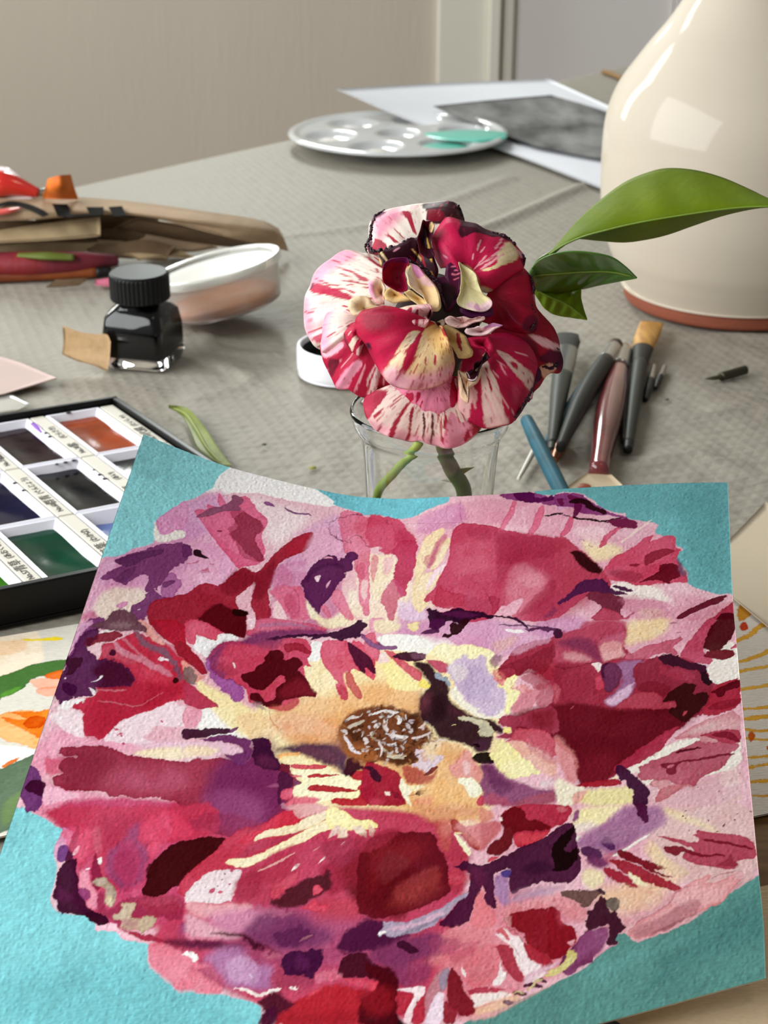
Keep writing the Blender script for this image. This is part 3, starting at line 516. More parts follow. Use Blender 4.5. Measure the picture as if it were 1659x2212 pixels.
p F2DCE2 r=2 s=2:154 617 173 603 220 579 239 564 254 556 270 566 291 570 302 609 224 615 224 631 208 640 240 645 196 655 149 657 130 660 142 632
l C24A6A w=4.34 r=4:145 632 155 634
l D0607E w=3.38 r=4:159 645 166 639
l C24A6A w=4.82 r=2:170 657 176 656
l C24A6A w=3.86 r=3:237 606 242 605
p E8C6D6 s=8 a=0.8:179 655 240 643 301 639 304 650 221 660
p F3E2BE s=6:197 672 244 656 303 645 311 674 227 677
p D04A6A s=6 r=4 a=0.85:21 710 34 702 59 698 74 702 59 712 69 725 53 732 32 732
p 9A3048 r=3 k=1:46 691 51 679 60 677 80 679 97 673 128 667 164 669 181 675 215 678 251 677 312 676 353 670 387 662 431 680 452 664 447 626 481 621 494 653 514 672 519 667 534 676 536 686 566 710 553 720 558 734 555 748 532 752 535 761 548 768 533 780 512 791 500 800 484 811 453 820 418 812 387 804 339 770 311 754 273 749 217 755 182 755 168 747 113 755 90 755 64 751 53 739 65 729 69 726 58 713 62 703 73 697 91 699 90 692 73 698 54 694
p B24A64 s=30 a=0.6:155 707 316 690 358 733 236 746 136 736
p 7C1A30 s=22 a=0.6:48 683 172 671 157 742 83 751
p 6A2456 s=26 a=0.85:372 678 442 626 487 624 514 672 546 710 546 752 534 784 484 811 415 803 372 751
p 9A4A7A s=26 a=0.6:351 743 442 721 509 757 500 802 427 812
p 6E3670 r=3:-3 780 -2 759 -6 725 5 724 24 736 34 748 49 776 49 788 43 797 21 799 10 789
p 3E0C2C r=3:3 762 7 752 17 747 28 747 43 750 56 756 60 763 56 771 48 774 33 772 12 770
p F1BED0 s=3 r=3:42 753 54 748 63 753 90 757 118 757 117 768 76 781 51 788
p F3C8D4 s=3:-3 778 10 789 10 800 -4 794
p 9A1C2C r=2:219 433 246 437 260 451 291 469 313 497 297 498 269 482 245 468 220 453
p F1EFEE r=2 s=1.5:261 414 273 416 302 417 305 403 333 399 359 406 348 418 321 422 303 440 297 463 269 447 255 442 264 428
p D4506C r=2 a=0.95:223 387 244 380 276 382 320 399 306 406 310 418 294 418 272 414 260 413 264 428 254 439 238 429
p E9A49C s=3:240 469 270 484 297 500 309 499 293 510 280 517 255 501
p 7E6868 s=3 r=4 a=0.9:251 489 271 486 292 508 280 518 265 519
p B83A56 r=2 s=2:260 517 280 519 310 537 359 561 329 566 317 570 294 568 273 561
p E8A8B8 r=2:275 570 299 567 318 572 322 588 316 607 287 610
p C7415E r=3 s=2:294 468 303 442 316 422 350 415 392 410 436 399 476 391 508 393 518 403 529 422 522 438 537 458 515 452 520 472 537 492 566 525 521 524 526 544 504 560 461 555 447 549 417 546 406 523 377 506 336 505 317 498
p 6A2A5C s=16 r=6 a=0.85:295 466 306 432 333 417 323 457 328 484 353 493 330 501 312 491
p A45A9C s=3 r=5:295 458 313 468 317 490 345 499 368 502 391 514 400 538 397 547 377 545 340 519 320 502 300 475
p 8A3A70 s=10 a=0.7:311 423 386 405 460 390 439 412 364 418
p 4E0A12 r=2 s=1.5:379 488 410 477 410 467 429 452 422 440 432 434 432 423 449 420 465 427 470 445 496 432 517 449 503 463 517 473 533 487 566 525 531 524 517 529 487 536 487 548 458 553 432 545 415 537 413 525 426 522 440 530 449 544 473 532 466 512 473 499 484 492 479 483 468 478 454 493 448 509 438 519 419 514 396 504
p 7E1A28 s=10 a=0.7:485 496 518 478 561 523 530 521 488 533 473 519
p 9A2438 r=2:458 409 478 402 505 404 528 420 525 426 504 423 488 420 471 428 464 419
p F3ECE6 r=1:355 462 360 462 367 473 363 474
p A08088 s=4 a=0.8 r=3:419 544 431 542 459 558 455 561 429 553
p BC5A48 s=8 a=0.7:463 550 496 545 522 526 526 544 504 560 470 560
p F3F2EE r=2:516 397 546 393 545 413 550 439 531 443 521 437 529 422
p F0EFE8 r=2:639 387 657 388 679 425 663 424
p D2556E r=2 s=1.5:547 388 605 389 622 422 649 459 646 469 625 455 619 476 632 529 623 534 611 523 595 494 605 492 583 473 561 450 546 423
p F3D8A0 s=4 r=2:608 471 619 463 640 493 664 528 657 530 639 514 624 503
p C24A52 r=2 s=1.5 a=0.9:613 468 622 463 643 493 663 520 663 531 654 530 639 514 624 500
p C24A5C r=2:596 499 612 518 622 532 633 533 625 508 610 492 607 502
p D9566E r=2 s=1.5:610 389 640 395 675 430 686 496 657 472 639 461 623 431
p 4E1630 r=2:598 393 618 399 635 409 653 423 665 432 687 475 677 471 653 453 660 475 648 469 635 450 617 422
p F0CFD8 r=2 s=2:358 359 384 355 393 370 380 382 370 384
p CE5C7A r=2 s=2:384 355 424 349 503 350 520 354 552 360 547 371 484 382 433 386 375 401 367 387 383 382
p 9E6A8E s=6 a=0.8 r=3:385 379 402 366 439 356 491 354 532 361 480 363 428 365
p 7E3460 s=7 r=3:360 414 387 389 431 378 506 363 559 368 549 380 511 385 461 393 413 410 379 417
p 3A1232 r=3 s=1.5:412 406 435 393 484 382 548 375 585 364 615 347 621 336 638 345 645 351 636 362 630 384 594 386 586 395 573 384 549 382 518 395 521 384 461 394
p F1E6C0 s=6 a=0.8:521 337 604 333 583 356 556 363 530 353
l 6A3A60 w=8.68 r=2:634 376 656 385 686 406
p 40142E r=3 s=2:287 610 317 611 347 606 363 602 388 603 392 608 386 616 356 620 322 630 295 636
p 6E2E60 r=3 s=3:345 626 391 616 442 625 440 636 449 645 449 663 434 680 417 676 387 655 410 659 430 653 430 644 411 635 386 635 323 632
p 7E4A72 r=2:388 605 411 599 397 612 389 615
p E6C2D0 s=4 r=3:296 639 336 635 396 636 428 646 428 653 410 659 387 655 368 665 339 673 307 676
p F2DEB8 s=8 a=0.9:299 648 339 645 382 646 356 664 306 672
p 3A1030 r=3 s=2:438 625 462 619 481 627 493 647 512 666 523 682 504 685 480 683 464 677 451 661 450 640
p 5C1E40 s=8 a=0.7:459 654 487 652 514 675 495 685 467 677
p 6E1E30 r=2:515 670 528 664 536 675 537 691 524 689 515 684
p 4E1A3A r=3:514 684 537 691 549 705 551 723 528 726 530 744 536 753 526 757 519 716
p 7E4060 r=2:549 705 564 706 571 715 559 718 552 717
p D86078 r=2 s=2:530 726 551 723 559 733 553 744 528 747
p A55A80 r=2 a=0.7:494 721 519 707 524 723 499 721
p 4E3048 s=10 r=3:494 643 528 632 551 627 612 628 642 637 666 658 653 669 666 698 674 704 655 705 633 677 607 676 578 661 549 649 519 647
p 8E5450 s=16 a=0.6:611 623 633 614 664 651 653 655 626 641
p F3C084 s=2 r=2:501 652 548 645 552 651 537 661 517 668
p F5E8B8 s=2 r=2:508 659 544 651 578 663 607 675 549 671 525 673
p F7F1C8 s=2:537 684 610 678 624 679 621 686 649 697 674 704 683 714 702 715 688 729 698 737 692 752 635 747 613 755 591 758 554 739 552 717 569 712 562 698 542 693
p CC4A5A r=2:536 672 614 674 611 683 575 683 538 682
p D87A80 r=2:542 695 563 695 565 698 548 700
p B42838 r=2:573 697 584 693 613 693 654 699 621 700 581 702
p AA1E2C r=2:580 724 589 715 630 719 669 727 695 732 680 736 628 733 589 729
p B82436 r=2 s=2:661 696 686 691 711 703 737 771 642 761 635 745 692 752 698 737 688 729 702 715 683 714
p 3A1020 s=4 r=3:653 669 666 658 683 674 709 691 710 698 685 689 674 704 655 705
p DC6A7C r=3 s=4:538 750 564 739 618 744 603 759 540 757
p 8A5230 s=8 r=4:619 614 629 567 661 551 700 549 723 686 683 676 659 660 638 637
p 6E3C24 s=8 r=5:629 579 661 556 710 550 768 562 796 585 833 625 836 645 808 666 809 691 769 696 730 674 704 659 653 642
p A86232 s=12 r=4 a=0.7:651 630 701 642 730 672 682 672 649 649
p 3E2014 s=6 r=5 a=0.8:773 572 792 569 802 621 774 618
p 3E2014 s=6 r=5 a=0.7:728 662 799 658 808 688 769 693
p 3E2014 s=5 r=4 a=0.7:640 600 669 597 686 623 655 626
p C88C50 s=4 r=3 a=0.8:753 570 762 570 764 582
l D8CCC8 w=9.64 r=3 s=1.5:741 573 725 583 723 597 732 614
l E4DEDC w=6.51 r=2 s=1:694 572 717 564 738 571 752 569
l E4DEDC w=9.4 r=2 s=1:752 580 758 591 754 598
l C8BCBA w=9.4 r=2 s=1:772 600 786 617
l D8CCCC w=12.3 r=2 s=1:742 615 750 630
l E4DEDC w=7.96 r=2 s=1:746 622 764 628 778 629
l CFC0B8 w=6.51 r=2 s=1:771 628 773 643
l D8CCCC w=7.23 r=2 s=1:739 641 757 645
l BFB09A w=7.23 r=2 s=1:726 647 745 664 778 678
l D0C6B0 w=9.4 r=2 s=1:741 667 761 671 780 672
l D8D0D0 w=9.4 r=2 s=1:813 602 825 600 838 601
l E4D4CC w=6.51 r=2 s=1:803 611 816 605
l D8CCC8 w=7.96 r=2 s=1:701 598 712 594 708 601
l D8CCC8 w=6.51 r=2 s=1:789 632 815 630 829 624
l E4D8DC w=7.23 r=2 s=1:638 615 651 630 666 648 682 655
l D8CCC8 w=7.23 r=2 s=1:634 580 647 570 664 572
l C8BCAC w=9.4 r=2 s=1:644 595 660 589 676 583
l D8CCC8 w=8.68 r=2 s=1:683 621 694 629 690 636
l D8CCC8 w=5.79 r=2 s=1:635 600 644 610
l C2A490 w=5.79 r=2 s=1:656 606 670 602
l D8CCC8 w=5.06 r=2 s=1:718 632 729 650 726 664
p DCC8D2 r=4 s=2:795 658 823 658 835 672 859 680 865 690 848 703 831 717 827 705 795 696 797 689 813 686
p E8CCA8 r=3 s=2:831 644 855 642 870 649 866 658 853 664 838 660
l E6DAD8 w=3.86:834 650 850 642 868 649
p D8B0A0 s=3 a=0.8:810 664 830 669 832 689 818 687
p B45A4A s=4 r=3:778 692 825 705 832 722 858 709 844 724 843 740 791 734 783 712
p 7A3430 r=2:824 718 839 704 853 701 858 705 845 715 831 720
p A32038 s=3 r=2:691 670 732 684 779 711 778 739 790 755 800 779 699 766
p C84860 s=6 a=0.7:719 751 756 764 746 772 722 769
p 3E1428 r=3 s=2:694 685 708 684 724 695 735 711 735 720 718 716 705 696
p 8A2034 r=2:760 742 779 749 788 763 774 760
p F5EFD8 r=2:776 720 782 719 789 734 803 738 816 744 797 755 810 780 806 779 788 757 776 737
p F1E0D8 r=2:746 744 756 743 765 754 754 752
p 2A1018 r=2:812 756 819 751 835 754 830 761 818 761
l B07040 w=3.38 a=0.7 s=3:797 758 813 756
p EDB876 s=12 a=0.7:818 739 879 728 919 769 944 790 933 797 828 782
p F3E6BE s=3 r=2:792 736 834 741 821 749 807 750
p E08070 s=10 a=0.6:814 767 851 767 854 785 812 780
p E4A8BC r=2:641 333 686 336 679 369 654 371
p EFE0C0 s=4 r=3 a=0.9:653 339 682 341 724 356 723 368 686 378 661 368
p F0E0B0 r=3 s=3:737 352 765 348 768 366 761 375 744 367
p DC9CBC s=14 a=0.7:771 389 817 382 864 386 932 417 894 424 815 407
p D86A80 r=2 s=2:640 381 653 368 665 371 690 429 685 447 665 435 646 412
p F5F3EC r=2 s=1.5:668 377 754 382 772 395 815 410 797 442 767 431 722 423 692 410
l 8A5A84 w=10.61 r=2:634 378 658 396 676 408 721 415
p F1DCD8 r=2:687 415 713 447 693 448 686 453 682 447
p F7EAA8 s=4 r=2:688 450 713 447 749 481 785 506 795 523 755 524 718 509 701 468
p F8F0C0 s=3 r=3:796 436 823 409 843 421 910 426 956 453 945 470 952 487 943 503 854 469 831 451
p D2606E r=2 s=2:687 415 722 425 752 454 789 479 795 504 776 497 748 472 715 442
p 40142C r=3:710 436 723 429 751 428 795 433 793 450 775 453 744 448
p 7E5468 s=3 a=0.7:751 429 795 433 795 450 764 444
p C05068 r=3 s=3:795 450 827 456 854 469 849 491 825 480 802 464
p 30101E s=5 r=3:762 452 796 456 817 477 836 492 855 524 855 545 875 568 899 587 928 606 963 614 987 636 985 649 963 645 965 660 962 687 936 681 925 672 895 652 870 646 845 639 832 612 800 596 794 564 792 538 810 522 814 511 793 488
p 6A3440 s=18 a=0.7:787 538 816 530 825 563 801 583
p 5A2838 s=14 a=0.6:860 561 887 585 913 596 888 596 862 582
p 4E2A3E s=10 a=0.7:924 656 962 657 960 687 929 682
p 1C0810 s=12 a=0.6:813 546 841 533 862 577 850 601 830 599
p F2E070 s=2 r=2:794 496 811 511 816 517 805 521 789 517 785 503
p 9CA6B4 r=3 s=1.5:821 488 825 482 835 485 852 502 858 524 849 518 843 506 824 496
p F5EFDC r=2 s=1.5:857 540 860 524 892 517 955 526 985 552 993 564 987 608 983 615 958 611 933 608 912 591 891 578
p CDB6D0 s=5 r=5:847 477 863 465 877 453 907 467 933 451 942 491 965 530 988 558 986 595 950 607 924 585 897 566 882 537 859 513
p BCA6C6 s=10 r=5 a=0.7:890 473 940 494 956 537 950 576 909 557 885 527
p E6DCD8 s=8 r=6 a=0.6:854 469 901 486 884 516 858 508
p CFC8AC r=3 s=1.5:880 596 900 596 926 607 954 618 968 643 964 653 952 656 935 645 931 637 938 631 914 612 889 605
p A8A590 s=5 a=0.6:933 625 952 623 956 641 939 641
p F3E6B0 r=2:871 613 882 615 879 617
p 140808 r=2:922 696 934 684 965 688 971 701 974 718 938 710 926 702
p 1E0A10 r=2:923 664 939 665 944 673 930 670
p F6F0B4 s=2 r=2:960 530 980 530 1001 512 1012 519 987 553 1007 550 1017 557 1013 573 1000 592 1001 608 986 603 993 564 982 546
p F5E89C s=2:987 634 1005 637 1005 653 985 647
p E4A0A0 s=3 r=3:951 485 962 522 994 510 1012 516 990 553 1026 537 1042 564 1061 546 1078 546 1058 575 1047 600 1028 610 1006 606 1002 590 1016 573 1017 552 955 526
p CC7C8C s=4 a=0.8 r=3:1001 597 1016 571 1032 554 1042 564 1061 546 1078 546 1058 575 1045 602 1011 608
p 9C2A40 r=3 s=2:958 498 986 468 995 446 1048 436 1090 430 1174 411 1196 402 1249 416 1249 447 1244 483 1301 523 1374 516 1433 574 1436 611 1502 604 1496 680 1398 680 1347 720 1298 742 1259 771 1221 789 1192 799 1173 800 1154 787 1143 734 1102 686 1031 653 1010 639 989 630 998 615 1088 608 1096 554 1041 500 1011 518 981 530
p 861C30 s=20 a=0.8:1031 498 1145 504 1188 568 1149 618 1097 576
p 5E0E1A s=10 r=3 a=0.95:979 623 993 609 1028 604 1058 598 1149 605 1230 637 1329 648 1381 613 1436 611 1418 666 1387 695 1337 718 1298 732 1249 764 1202 796 1173 800 1149 776 1148 735 1102 675 1031 647 999 631
p 741826 s=18 a=0.8:1153 736 1230 729 1240 773 1183 797 1154 787
p B8404E s=14 a=0.6:1050 478 1093 496 1085 541 1042 511
p B0425A s=6 r=3 a=0.9:1084 416 1128 425 1161 397 1254 407 1254 447 1244 495 1234 505 1206 512 1194 507 1179 511 1123 502 1088 497
p C8708A s=12 a=0.7:1188 446 1254 441 1244 480 1193 476
p CE8A90 s=8 a=0.8:1107 475 1143 477 1179 499 1169 506 1113 495
p 70284A s=12 a=0.8:1091 446 1141 436 1180 453 1201 511 1189 509 1155 479 1117 464
p DCA0A0 s=6:1188 460 1244 463 1244 489 1252 505 1219 508 1201 511
p 401430 r=2:1084 422 1084 410 1096 409 1106 422 1105 437 1090 439
p F1DEDC r=2 s=2:1174 513 1184 510 1199 514 1197 530 1189 538 1187 529
p C84A60 r=2 a=0.9:1182 553 1195 541 1202 554 1205 576 1195 584 1185 576
p 9A6890 s=8 r=3:1229 516 1294 519 1276 532 1269 554 1274 571 1269 593 1254 618 1220 629 1203 611 1235 587 1244 561
p E3C3D8 s=6 a=0.85:1235 592 1269 571 1266 592 1254 612 1223 628 1203 611 1225 602
p 6A3050 r=2 s=3:1197 519 1224 515 1237 526 1244 547 1234 579 1215 592 1203 581 1207 566 1197 547
p 4A1438 r=2 s=3:1195 527 1199 517 1224 513 1209 521 1202 531 1207 555 1200 551
p 8E2A3E r=3 s=3:1266 553 1269 537 1294 523 1319 516 1357 516 1393 546 1427 557 1432 596 1441 609 1432 644 1411 668 1341 644 1332 621 1317 607 1278 603 1274 577
p B34A5C r=3 s=2:1220 630 1254 612 1274 602 1317 607 1332 624 1331 637 1360 637 1359 656 1336 654 1304 649 1269 639
p 3A1426 r=3 s=2:1321 522 1334 515 1357 516 1381 532 1403 550 1427 557 1432 575 1428 581 1407 571 1368 553 1338 540
p 281018 r=3:1414 572 1428 578 1435 596 1444 603 1431 616 1422 603 1416 587
p 381012 r=3 s=1.5:1330 637 1339 622 1356 606 1378 600 1408 602 1402 616 1394 626 1426 626 1430 644 1416 664 1401 680 1374 694 1351 679 1340 655 1360 653 1360 640 1351 633
p D87A84 r=1:1128 618 1137 610 1140 612 1134 617
p B84C56 r=1:1371 675 1376 667 1384 667 1380 674 1374 679
p A5283C r=3 s=2:1430 630 1463 609 1502 601 1496 681 1446 686 1399 685 1419 667 1429 655
p 5A0C18 r=2:1433 633 1450 622 1502 603 1500 627 1467 630 1463 644 1451 645 1447 635
p 8A1C2E r=2 a=0.9:1426 665 1448 655 1498 653 1497 673 1459 677 1430 672
p B94560 r=2 s=2:1371 522 1390 491 1422 453 1441 430 1462 433 1446 475 1430 497 1426 524 1447 545 1437 558 1425 554 1403 547 1388 533
p 4E0A14 r=3 s=1.5:1427 503 1440 461 1458 442 1462 430 1505 438 1504 464 1488 499 1464 520 1451 522 1429 512
p 6E1222 r=2:1425 530 1436 519 1464 520 1491 526 1497 534 1490 546 1467 550 1450 544 1428 536
p C2506A r=2:1479 523 1505 508 1515 509 1508 521
p BE5A70 r=3 s=2:1244 510 1274 491 1307 484 1345 479 1373 475 1379 484 1355 498 1364 509 1369 521 1334 510 1314 512 1294 518 1269 516
p D9A8B8 s=6 a=0.6:1254 500 1284 475 1305 478 1274 494
l 8A4A60 w=3.38 r=4 a=0.7:1354 434 1369 432
l 8A4A60 w=2.89 r=4 a=0.6:1336 450 1341 451
l 8A4A60 w=3.38 r=4 a=0.6:1363 460 1376 463
p CF8C94 r=2 s=1.5:1347 729 1376 711 1422 695 1496 681 1489 767 1452 773 1407 748 1405 735 1380 730
p D8A5A8 s=8 a=0.8:1366 719 1433 697 1494 700 1492 727 1432 721 1397 725
p B4566A r=3 s=2:1276 778 1302 771 1337 760 1377 750 1405 740 1409 749 1442 750 1454 744 1476 762 1487 767 1465 786 1444 816 1419 821 1398 836 1390 845 1370 838 1353 832 1335 815 1294 812 1281 806 1272 797 1281 787
p A8384C r=2 s=2:1401 729 1432 727 1469 726 1492 735 1490 759 1466 763 1448 754 1431 740
p 7E1A2E r=2:1427 731 1469 730 1486 753 1489 764 1467 750 1442 742
p 5A1020 r=2:1352 760 1367 754 1406 758 1409 761 1383 761 1362 762
p 7A2034 r=2:1319 778 1336 781 1371 783 1405 782 1451 783 1481 787 1464 789 1405 788 1361 787 1354 792 1355 807 1344 809 1333 800 1336 793 1322 788
p C87080 r=1.5:1335 787 1348 784 1352 788 1345 793 1336 792
p CF8E94 r=3 s=1.5:1294 828 1301 813 1335 814 1348 831 1390 846 1368 842 1352 849 1334 857 1313 864 1308 856 1323 833
p C2727A r=3 s=1.5:1309 855 1325 833 1350 831 1379 840 1361 841 1338 858 1315 866
p A8324A r=3 s=2:1221 770 1253 754 1286 732 1329 709 1370 696 1350 714 1345 726 1316 754 1290 766 1253 774 1235 782
p EFE6DC r=1.5:1253 774 1276 771 1276 783 1267 791 1258 784
p 401434 r=3 s=1.5:1228 778 1235 762 1249 768 1256 779 1267 794 1285 812 1295 834 1293 864 1266 859 1267 830 1255 813 1253 798 1239 800 1246 809 1239 798 1235 787
p A0202E r=2:1144 793 1159 790 1198 790 1235 794 1244 806 1226 807 1187 802
p F1E8C8 r=1.5:1219 791 1233 787 1235 793 1226 794
p D88A88 s=6 r=3 a=0.8:1097 670 1116 681 1138 712 1149 737 1152 774 1145 790 1129 775 1119 754 1104 729
p D9827E s=4 a=0.7:1150 805 1176 807 1158 828 1147 835 1139 820
l 4A2020 w=1.93:1395 848 1397 848
l 4A2020 w=1.93:1436 863 1440 863
l 4A2020 w=1.93:1442 884 1444 884
l 4A2020 w=2.41:1459 846 1463 846
l 4A2020 w=2.41:1480 833 1483 834
p A03A50 r=3 s=3:975 616 987 605 1021 614 1050 603 1098 600 1111 667 1101 668 1058 653 1035 639 1018 639 1019 652 1006 665 969 656 985 649 988 647 1007 652 1006 636 984 631
p 7E1A26 s=14 a=0.8:1036 611 1098 605 1101 665 1058 651
p C65A6A r=3 s=3:1021 642 1038 642 1101 668 1104 729 1065 697 1028 673 989 670 1003 664
p E8B4A4 s=6 r=4:990 672 1028 673 1065 697 1090 721 1104 731 1106 771 1075 751 1042 711 1012 691
p F4EBB0 s=3 r=4:964 688 977 660 989 670 1007 680 1010 690 1042 711 1062 739 1077 756 1045 755 1007 751 990 734 971 711
p F0E0B0 s=3:967 658 995 664 992 672 978 670 979 690 966 686
p 8A4A6E s=6 r=3:938 710 975 719 993 739 1020 758 1070 788 1106 790 1108 828 947 799 956 778 945 757 951 739
p 6A3058 s=10 a=0.8:941 713 975 719 1003 760 1023 770 976 762 957 735
p B0506A s=8 a=0.8:959 778 1002 795 1026 813 956 801
p A8505E s=6 a=0.7:1014 806 1070 798 1107 795 1108 828 1026 813
p E2CDD2 s=5 r=4 a=0.8:1069 769 1106 771 1106 790 1079 785
p E09890 s=4 r=3:892 696 909 671 926 682 923 698 939 713 951 739 947 753 915 736 894 732 878 716 877 706
p EBC0BE s=3 r=2:905 705 911 698 924 708 924 730 915 733 909 718
p F5F2D8 r=2:895 735 922 735 950 758 954 773 943 785 926 777 921 765
p E08A60 s=6 a=0.6:889 688 909 671 913 672 897 697
p C24458 r=2:944 790 954 777 963 802 945 799
p C13A56 s=6 r=3:54 797 123 779 303 763 404 754 421 816 303 834 269 852 275 911 252 921 210 919 187 898 177 854 172 884 161 882 145 868 141 836 136 816 105 819 80 810
p A8324E s=14 a=0.6:170 789 262 788 240 804 236 823 220 841 199 856 181 821
p C85A70 s=4 a=0.7:161 816 181 811 198 861 182 862
p D84666 s=8 a=0.8:254 798 304 765 359 795 378 815 302 831 261 829
p 93446E s=10 r=3 a=0.85:204 856 225 838 240 804 254 798 259 829 299 855 288 870 297 899 261 917 246 917 216 892
p DBA0C0 r=2 s=2:104 819 129 825 132 832 129 853 116 875 107 869 101 849 108 832
p 6E3A78 r=2 s=2:112 866 111 852 124 847 131 853 133 871 128 880 116 877
p 4E1434 r=2:130 878 130 855 130 828 139 812 142 831 145 854 143 870 144 879
p F3DCE0 r=1.5:142 868 141 857 150 846 152 858
p 3E0E2C r=3 k=1:126 927 125 907 121 896 130 885 133 878 146 870 158 876 159 891 166 904 171 917 191 938 216 952 213 963 199 961 179 961 151 963 144 954 141 943 129 935
p 5A1E44 s=4 a=0.6:128 916 150 925 169 935 157 944 138 941
p E38AA0 s=3 r=2:166 904 165 886 180 885 193 907 211 921 220 941 234 951 211 952 192 942 201 931 190 920 174 919
p 8A3A6C r=2 a=0.9:171 918 183 915 196 920 201 931 194 939 184 934
p F6EEEE r=2:189 871 200 862 204 874 194 881
p F5E8EC r=2:176 886 182 883 183 888
p 8A2040 s=3 r=3:185 885 182 853 202 881 219 901 214 917 210 919 197 911
p B4A08E s=3 r=3:193 907 204 895 220 896 228 909 247 922 252 939 246 948 232 945 226 932 223 918 207 910
p D2C29A s=4 a=0.8:227 931 237 929 249 935 245 946 234 944
p 9A2E4C s=4 r=3:213 919 227 931 234 951 254 948 258 939 281 929 305 924 383 924 393 965 375 969 341 957 293 967 283 982 249 966 216 952
p B84860 s=12 a=0.6:294 929 368 919 388 951 341 957 301 942
p C4B096 s=2 r=3:261 940 284 938 296 940 296 951 292 964 308 966 316 959 341 957 343 971 325 986 311 982 272 980 279 969 249 965 269 947
p A85A70 s=6 a=0.5:275 965 309 969 310 980 276 978
p 32081E r=3:201 959 210 954 222 954 246 964 250 974 241 978 225 975 212 967
p F3C8D4 r=4:225 977 250 974 250 968 272 980 289 986 314 993 319 1000 283 997 278 989 249 986 231 987
p A82E48 r=3 s=3:249 966 285 982 325 988 361 995 368 1002 338 1005 321 997 289 984
p DE7488 s=4 r=2:336 1006 366 1004 411 1021 463 1047 487 1063 506 1096 455 1089 414 1083 400 1068 356 1047 341 1021
p C45A72 s=6 a=0.7:418 1045 459 1051 502 1083 475 1073
p 581830 s=10 r=3:361 998 404 999 483 1008 486 1019 435 1017 403 1012 372 1007
p 7A4A7C s=14 r=3 a=0.8:393 970 416 968 440 980 454 994 403 994 390 985
p F5F2EC r=3:404 1024 421 1020 446 1029 441 1038 421 1030
p 3A0A0C r=3 s=1.5:294 918 301 904 298 878 310 855 330 835 354 825 405 817 432 819 460 833 443 858 430 868 406 877 388 896 354 914 332 926 305 925
p 3A0A0C r=4 s=3 a=0.9:293 879 303 867 310 855 318 882 302 897
p C03A50 r=3 s=3:381 880 404 863 446 811 498 793 534 784 580 776 618 773 580 822 511 846 462 872 441 897 418 913 386 929 363 913
p E9D9DC s=2 r=3:385 925 403 893 427 880 486 876 483 902 484 923 476 943 425 938 388 937
l C0506C w=9.67 r=2:430 918 437 913
l C0506C w=6.26 r=2:448 920 455 919
l C0506C w=4.55 r=2:461 880 466 880
l B05068 w=3.98 r=2:466 906 470 907
l 50202A w=2.28:442 908 444 908
l 50202A w=2.28:419 908 421 908
l 804050 w=2.28:448 895 450 895
l 804050 w=2.85:450 887 452 887
p E4A5AC s=4 r=1 k=1:390 940 395 934 414 937 454 942 479 939 518 940 526 955 448 966 430 966 410 959 394 949
p DDA0AE s=8:392 951 427 966 464 980 500 991 518 1003 457 1000 405 997
p C87C9C s=14 a=0.9:433 959 494 949 558 956 578 981 532 997 479 990 450 975
p 70305A s=14 a=0.9:510 991 547 956 616 964 656 987 699 1015 665 1031 604 1028 563 1021 528 1003
p B43E56 s=10 r=3 a=0.9:479 939 478 906 489 878 551 859 606 869 591 901 563 914 552 932 545 946
p A32E46 s=8 r=3:483 937 481 897 502 878 535 884 531 932
p 9E2840 s=10 r=3:635 884 673 862 708 854 752 826 800 826 833 986 749 936 696 929 672 941 657 915
p 7E1C28 s=20 r=3 a=0.85:679 893 694 862 759 840 814 849 837 1010 755 976 709 931
p 5A1216 s=16 r=4 a=0.85:694 932 721 923 763 943 785 906 820 891 834 991 783 986 748 963
p B23038 s=18 a=0.6:642 943 712 946 755 976 707 988 654 977
p 4E1A24 s=5 r=4:554 942 552 932 573 933 580 919 604 911 622 899 651 900 652 889 665 890 678 918 667 926 655 930 636 937 623 951 598 956 572 952
p D24A60 r=2:635 935 634 918 641 912 658 925 647 929
p D24A60 r=3 s=2:614 957 638 947 638 938 647 941 653 949 675 957 667 964 640 959
p C85064 r=3:551 932 552 911 570 900 598 884 605 889 598 906 585 920 573 921 573 933 557 933
p F4ECE4 r=1.5:583 887 593 871 602 872 595 881
p F4ECE4 r=1.5:634 874 646 860 650 863 640 872
p F0E4DC r=1.5:673 843 683 836 681 841
p F0D8D0 r=1:616 850 633 840 627 847
p F3E6C4 s=1.5 r=2:491 828 495 816 517 806 563 794 600 780 633 768 649 777 632 789 593 808 562 813 525 817 505 824
p F5EAC4 s=2 r=2:443 868 453 859 487 858 521 846 557 827 593 808 632 789 669 784 710 802 683 802 636 808 597 829 563 842 536 854 501 871 486 875 469 873
p C0506A s=5 a=0.75 r=3:515 866 533 851 579 832 578 838 550 854 526 866 496 873
p F7EDB0 s=2 r=2:633 766 640 761 667 774 698 796 726 799 750 815 729 820 688 813 646 806 632 789
p EBD2C8 s=3 r=3 a=0.9:645 827 653 801 672 798 670 816 652 825
p EFDCC8 s=3 r=3 a=0.9:663 826 673 803 687 807 686 831 675 832
p EFDCC8 s=3 r=3:687 807 708 807 725 825 727 838 709 828
p E8C8B8 s=3 r=3 a=0.9:720 811 743 819 742 835 737 834
p E0A8A8 s=4 r=3:549 757 609 754 638 763 629 773 582 784 564 773
p D03C52 r=4 s=3:472 821 509 796 531 773 556 765 573 779 589 790 552 796 517 806 493 818 485 828 464 831
p 451024 s=5 r=3:449 989 479 990 511 994 538 1004 562 1016 595 1032 601 1037 564 1028 541 1024 536 1015 512 1000 481 996
p 5A1C3E s=12 a=0.8 r=4:407 1003 459 1007 510 1009 536 1015 521 1025 462 1018 411 1016
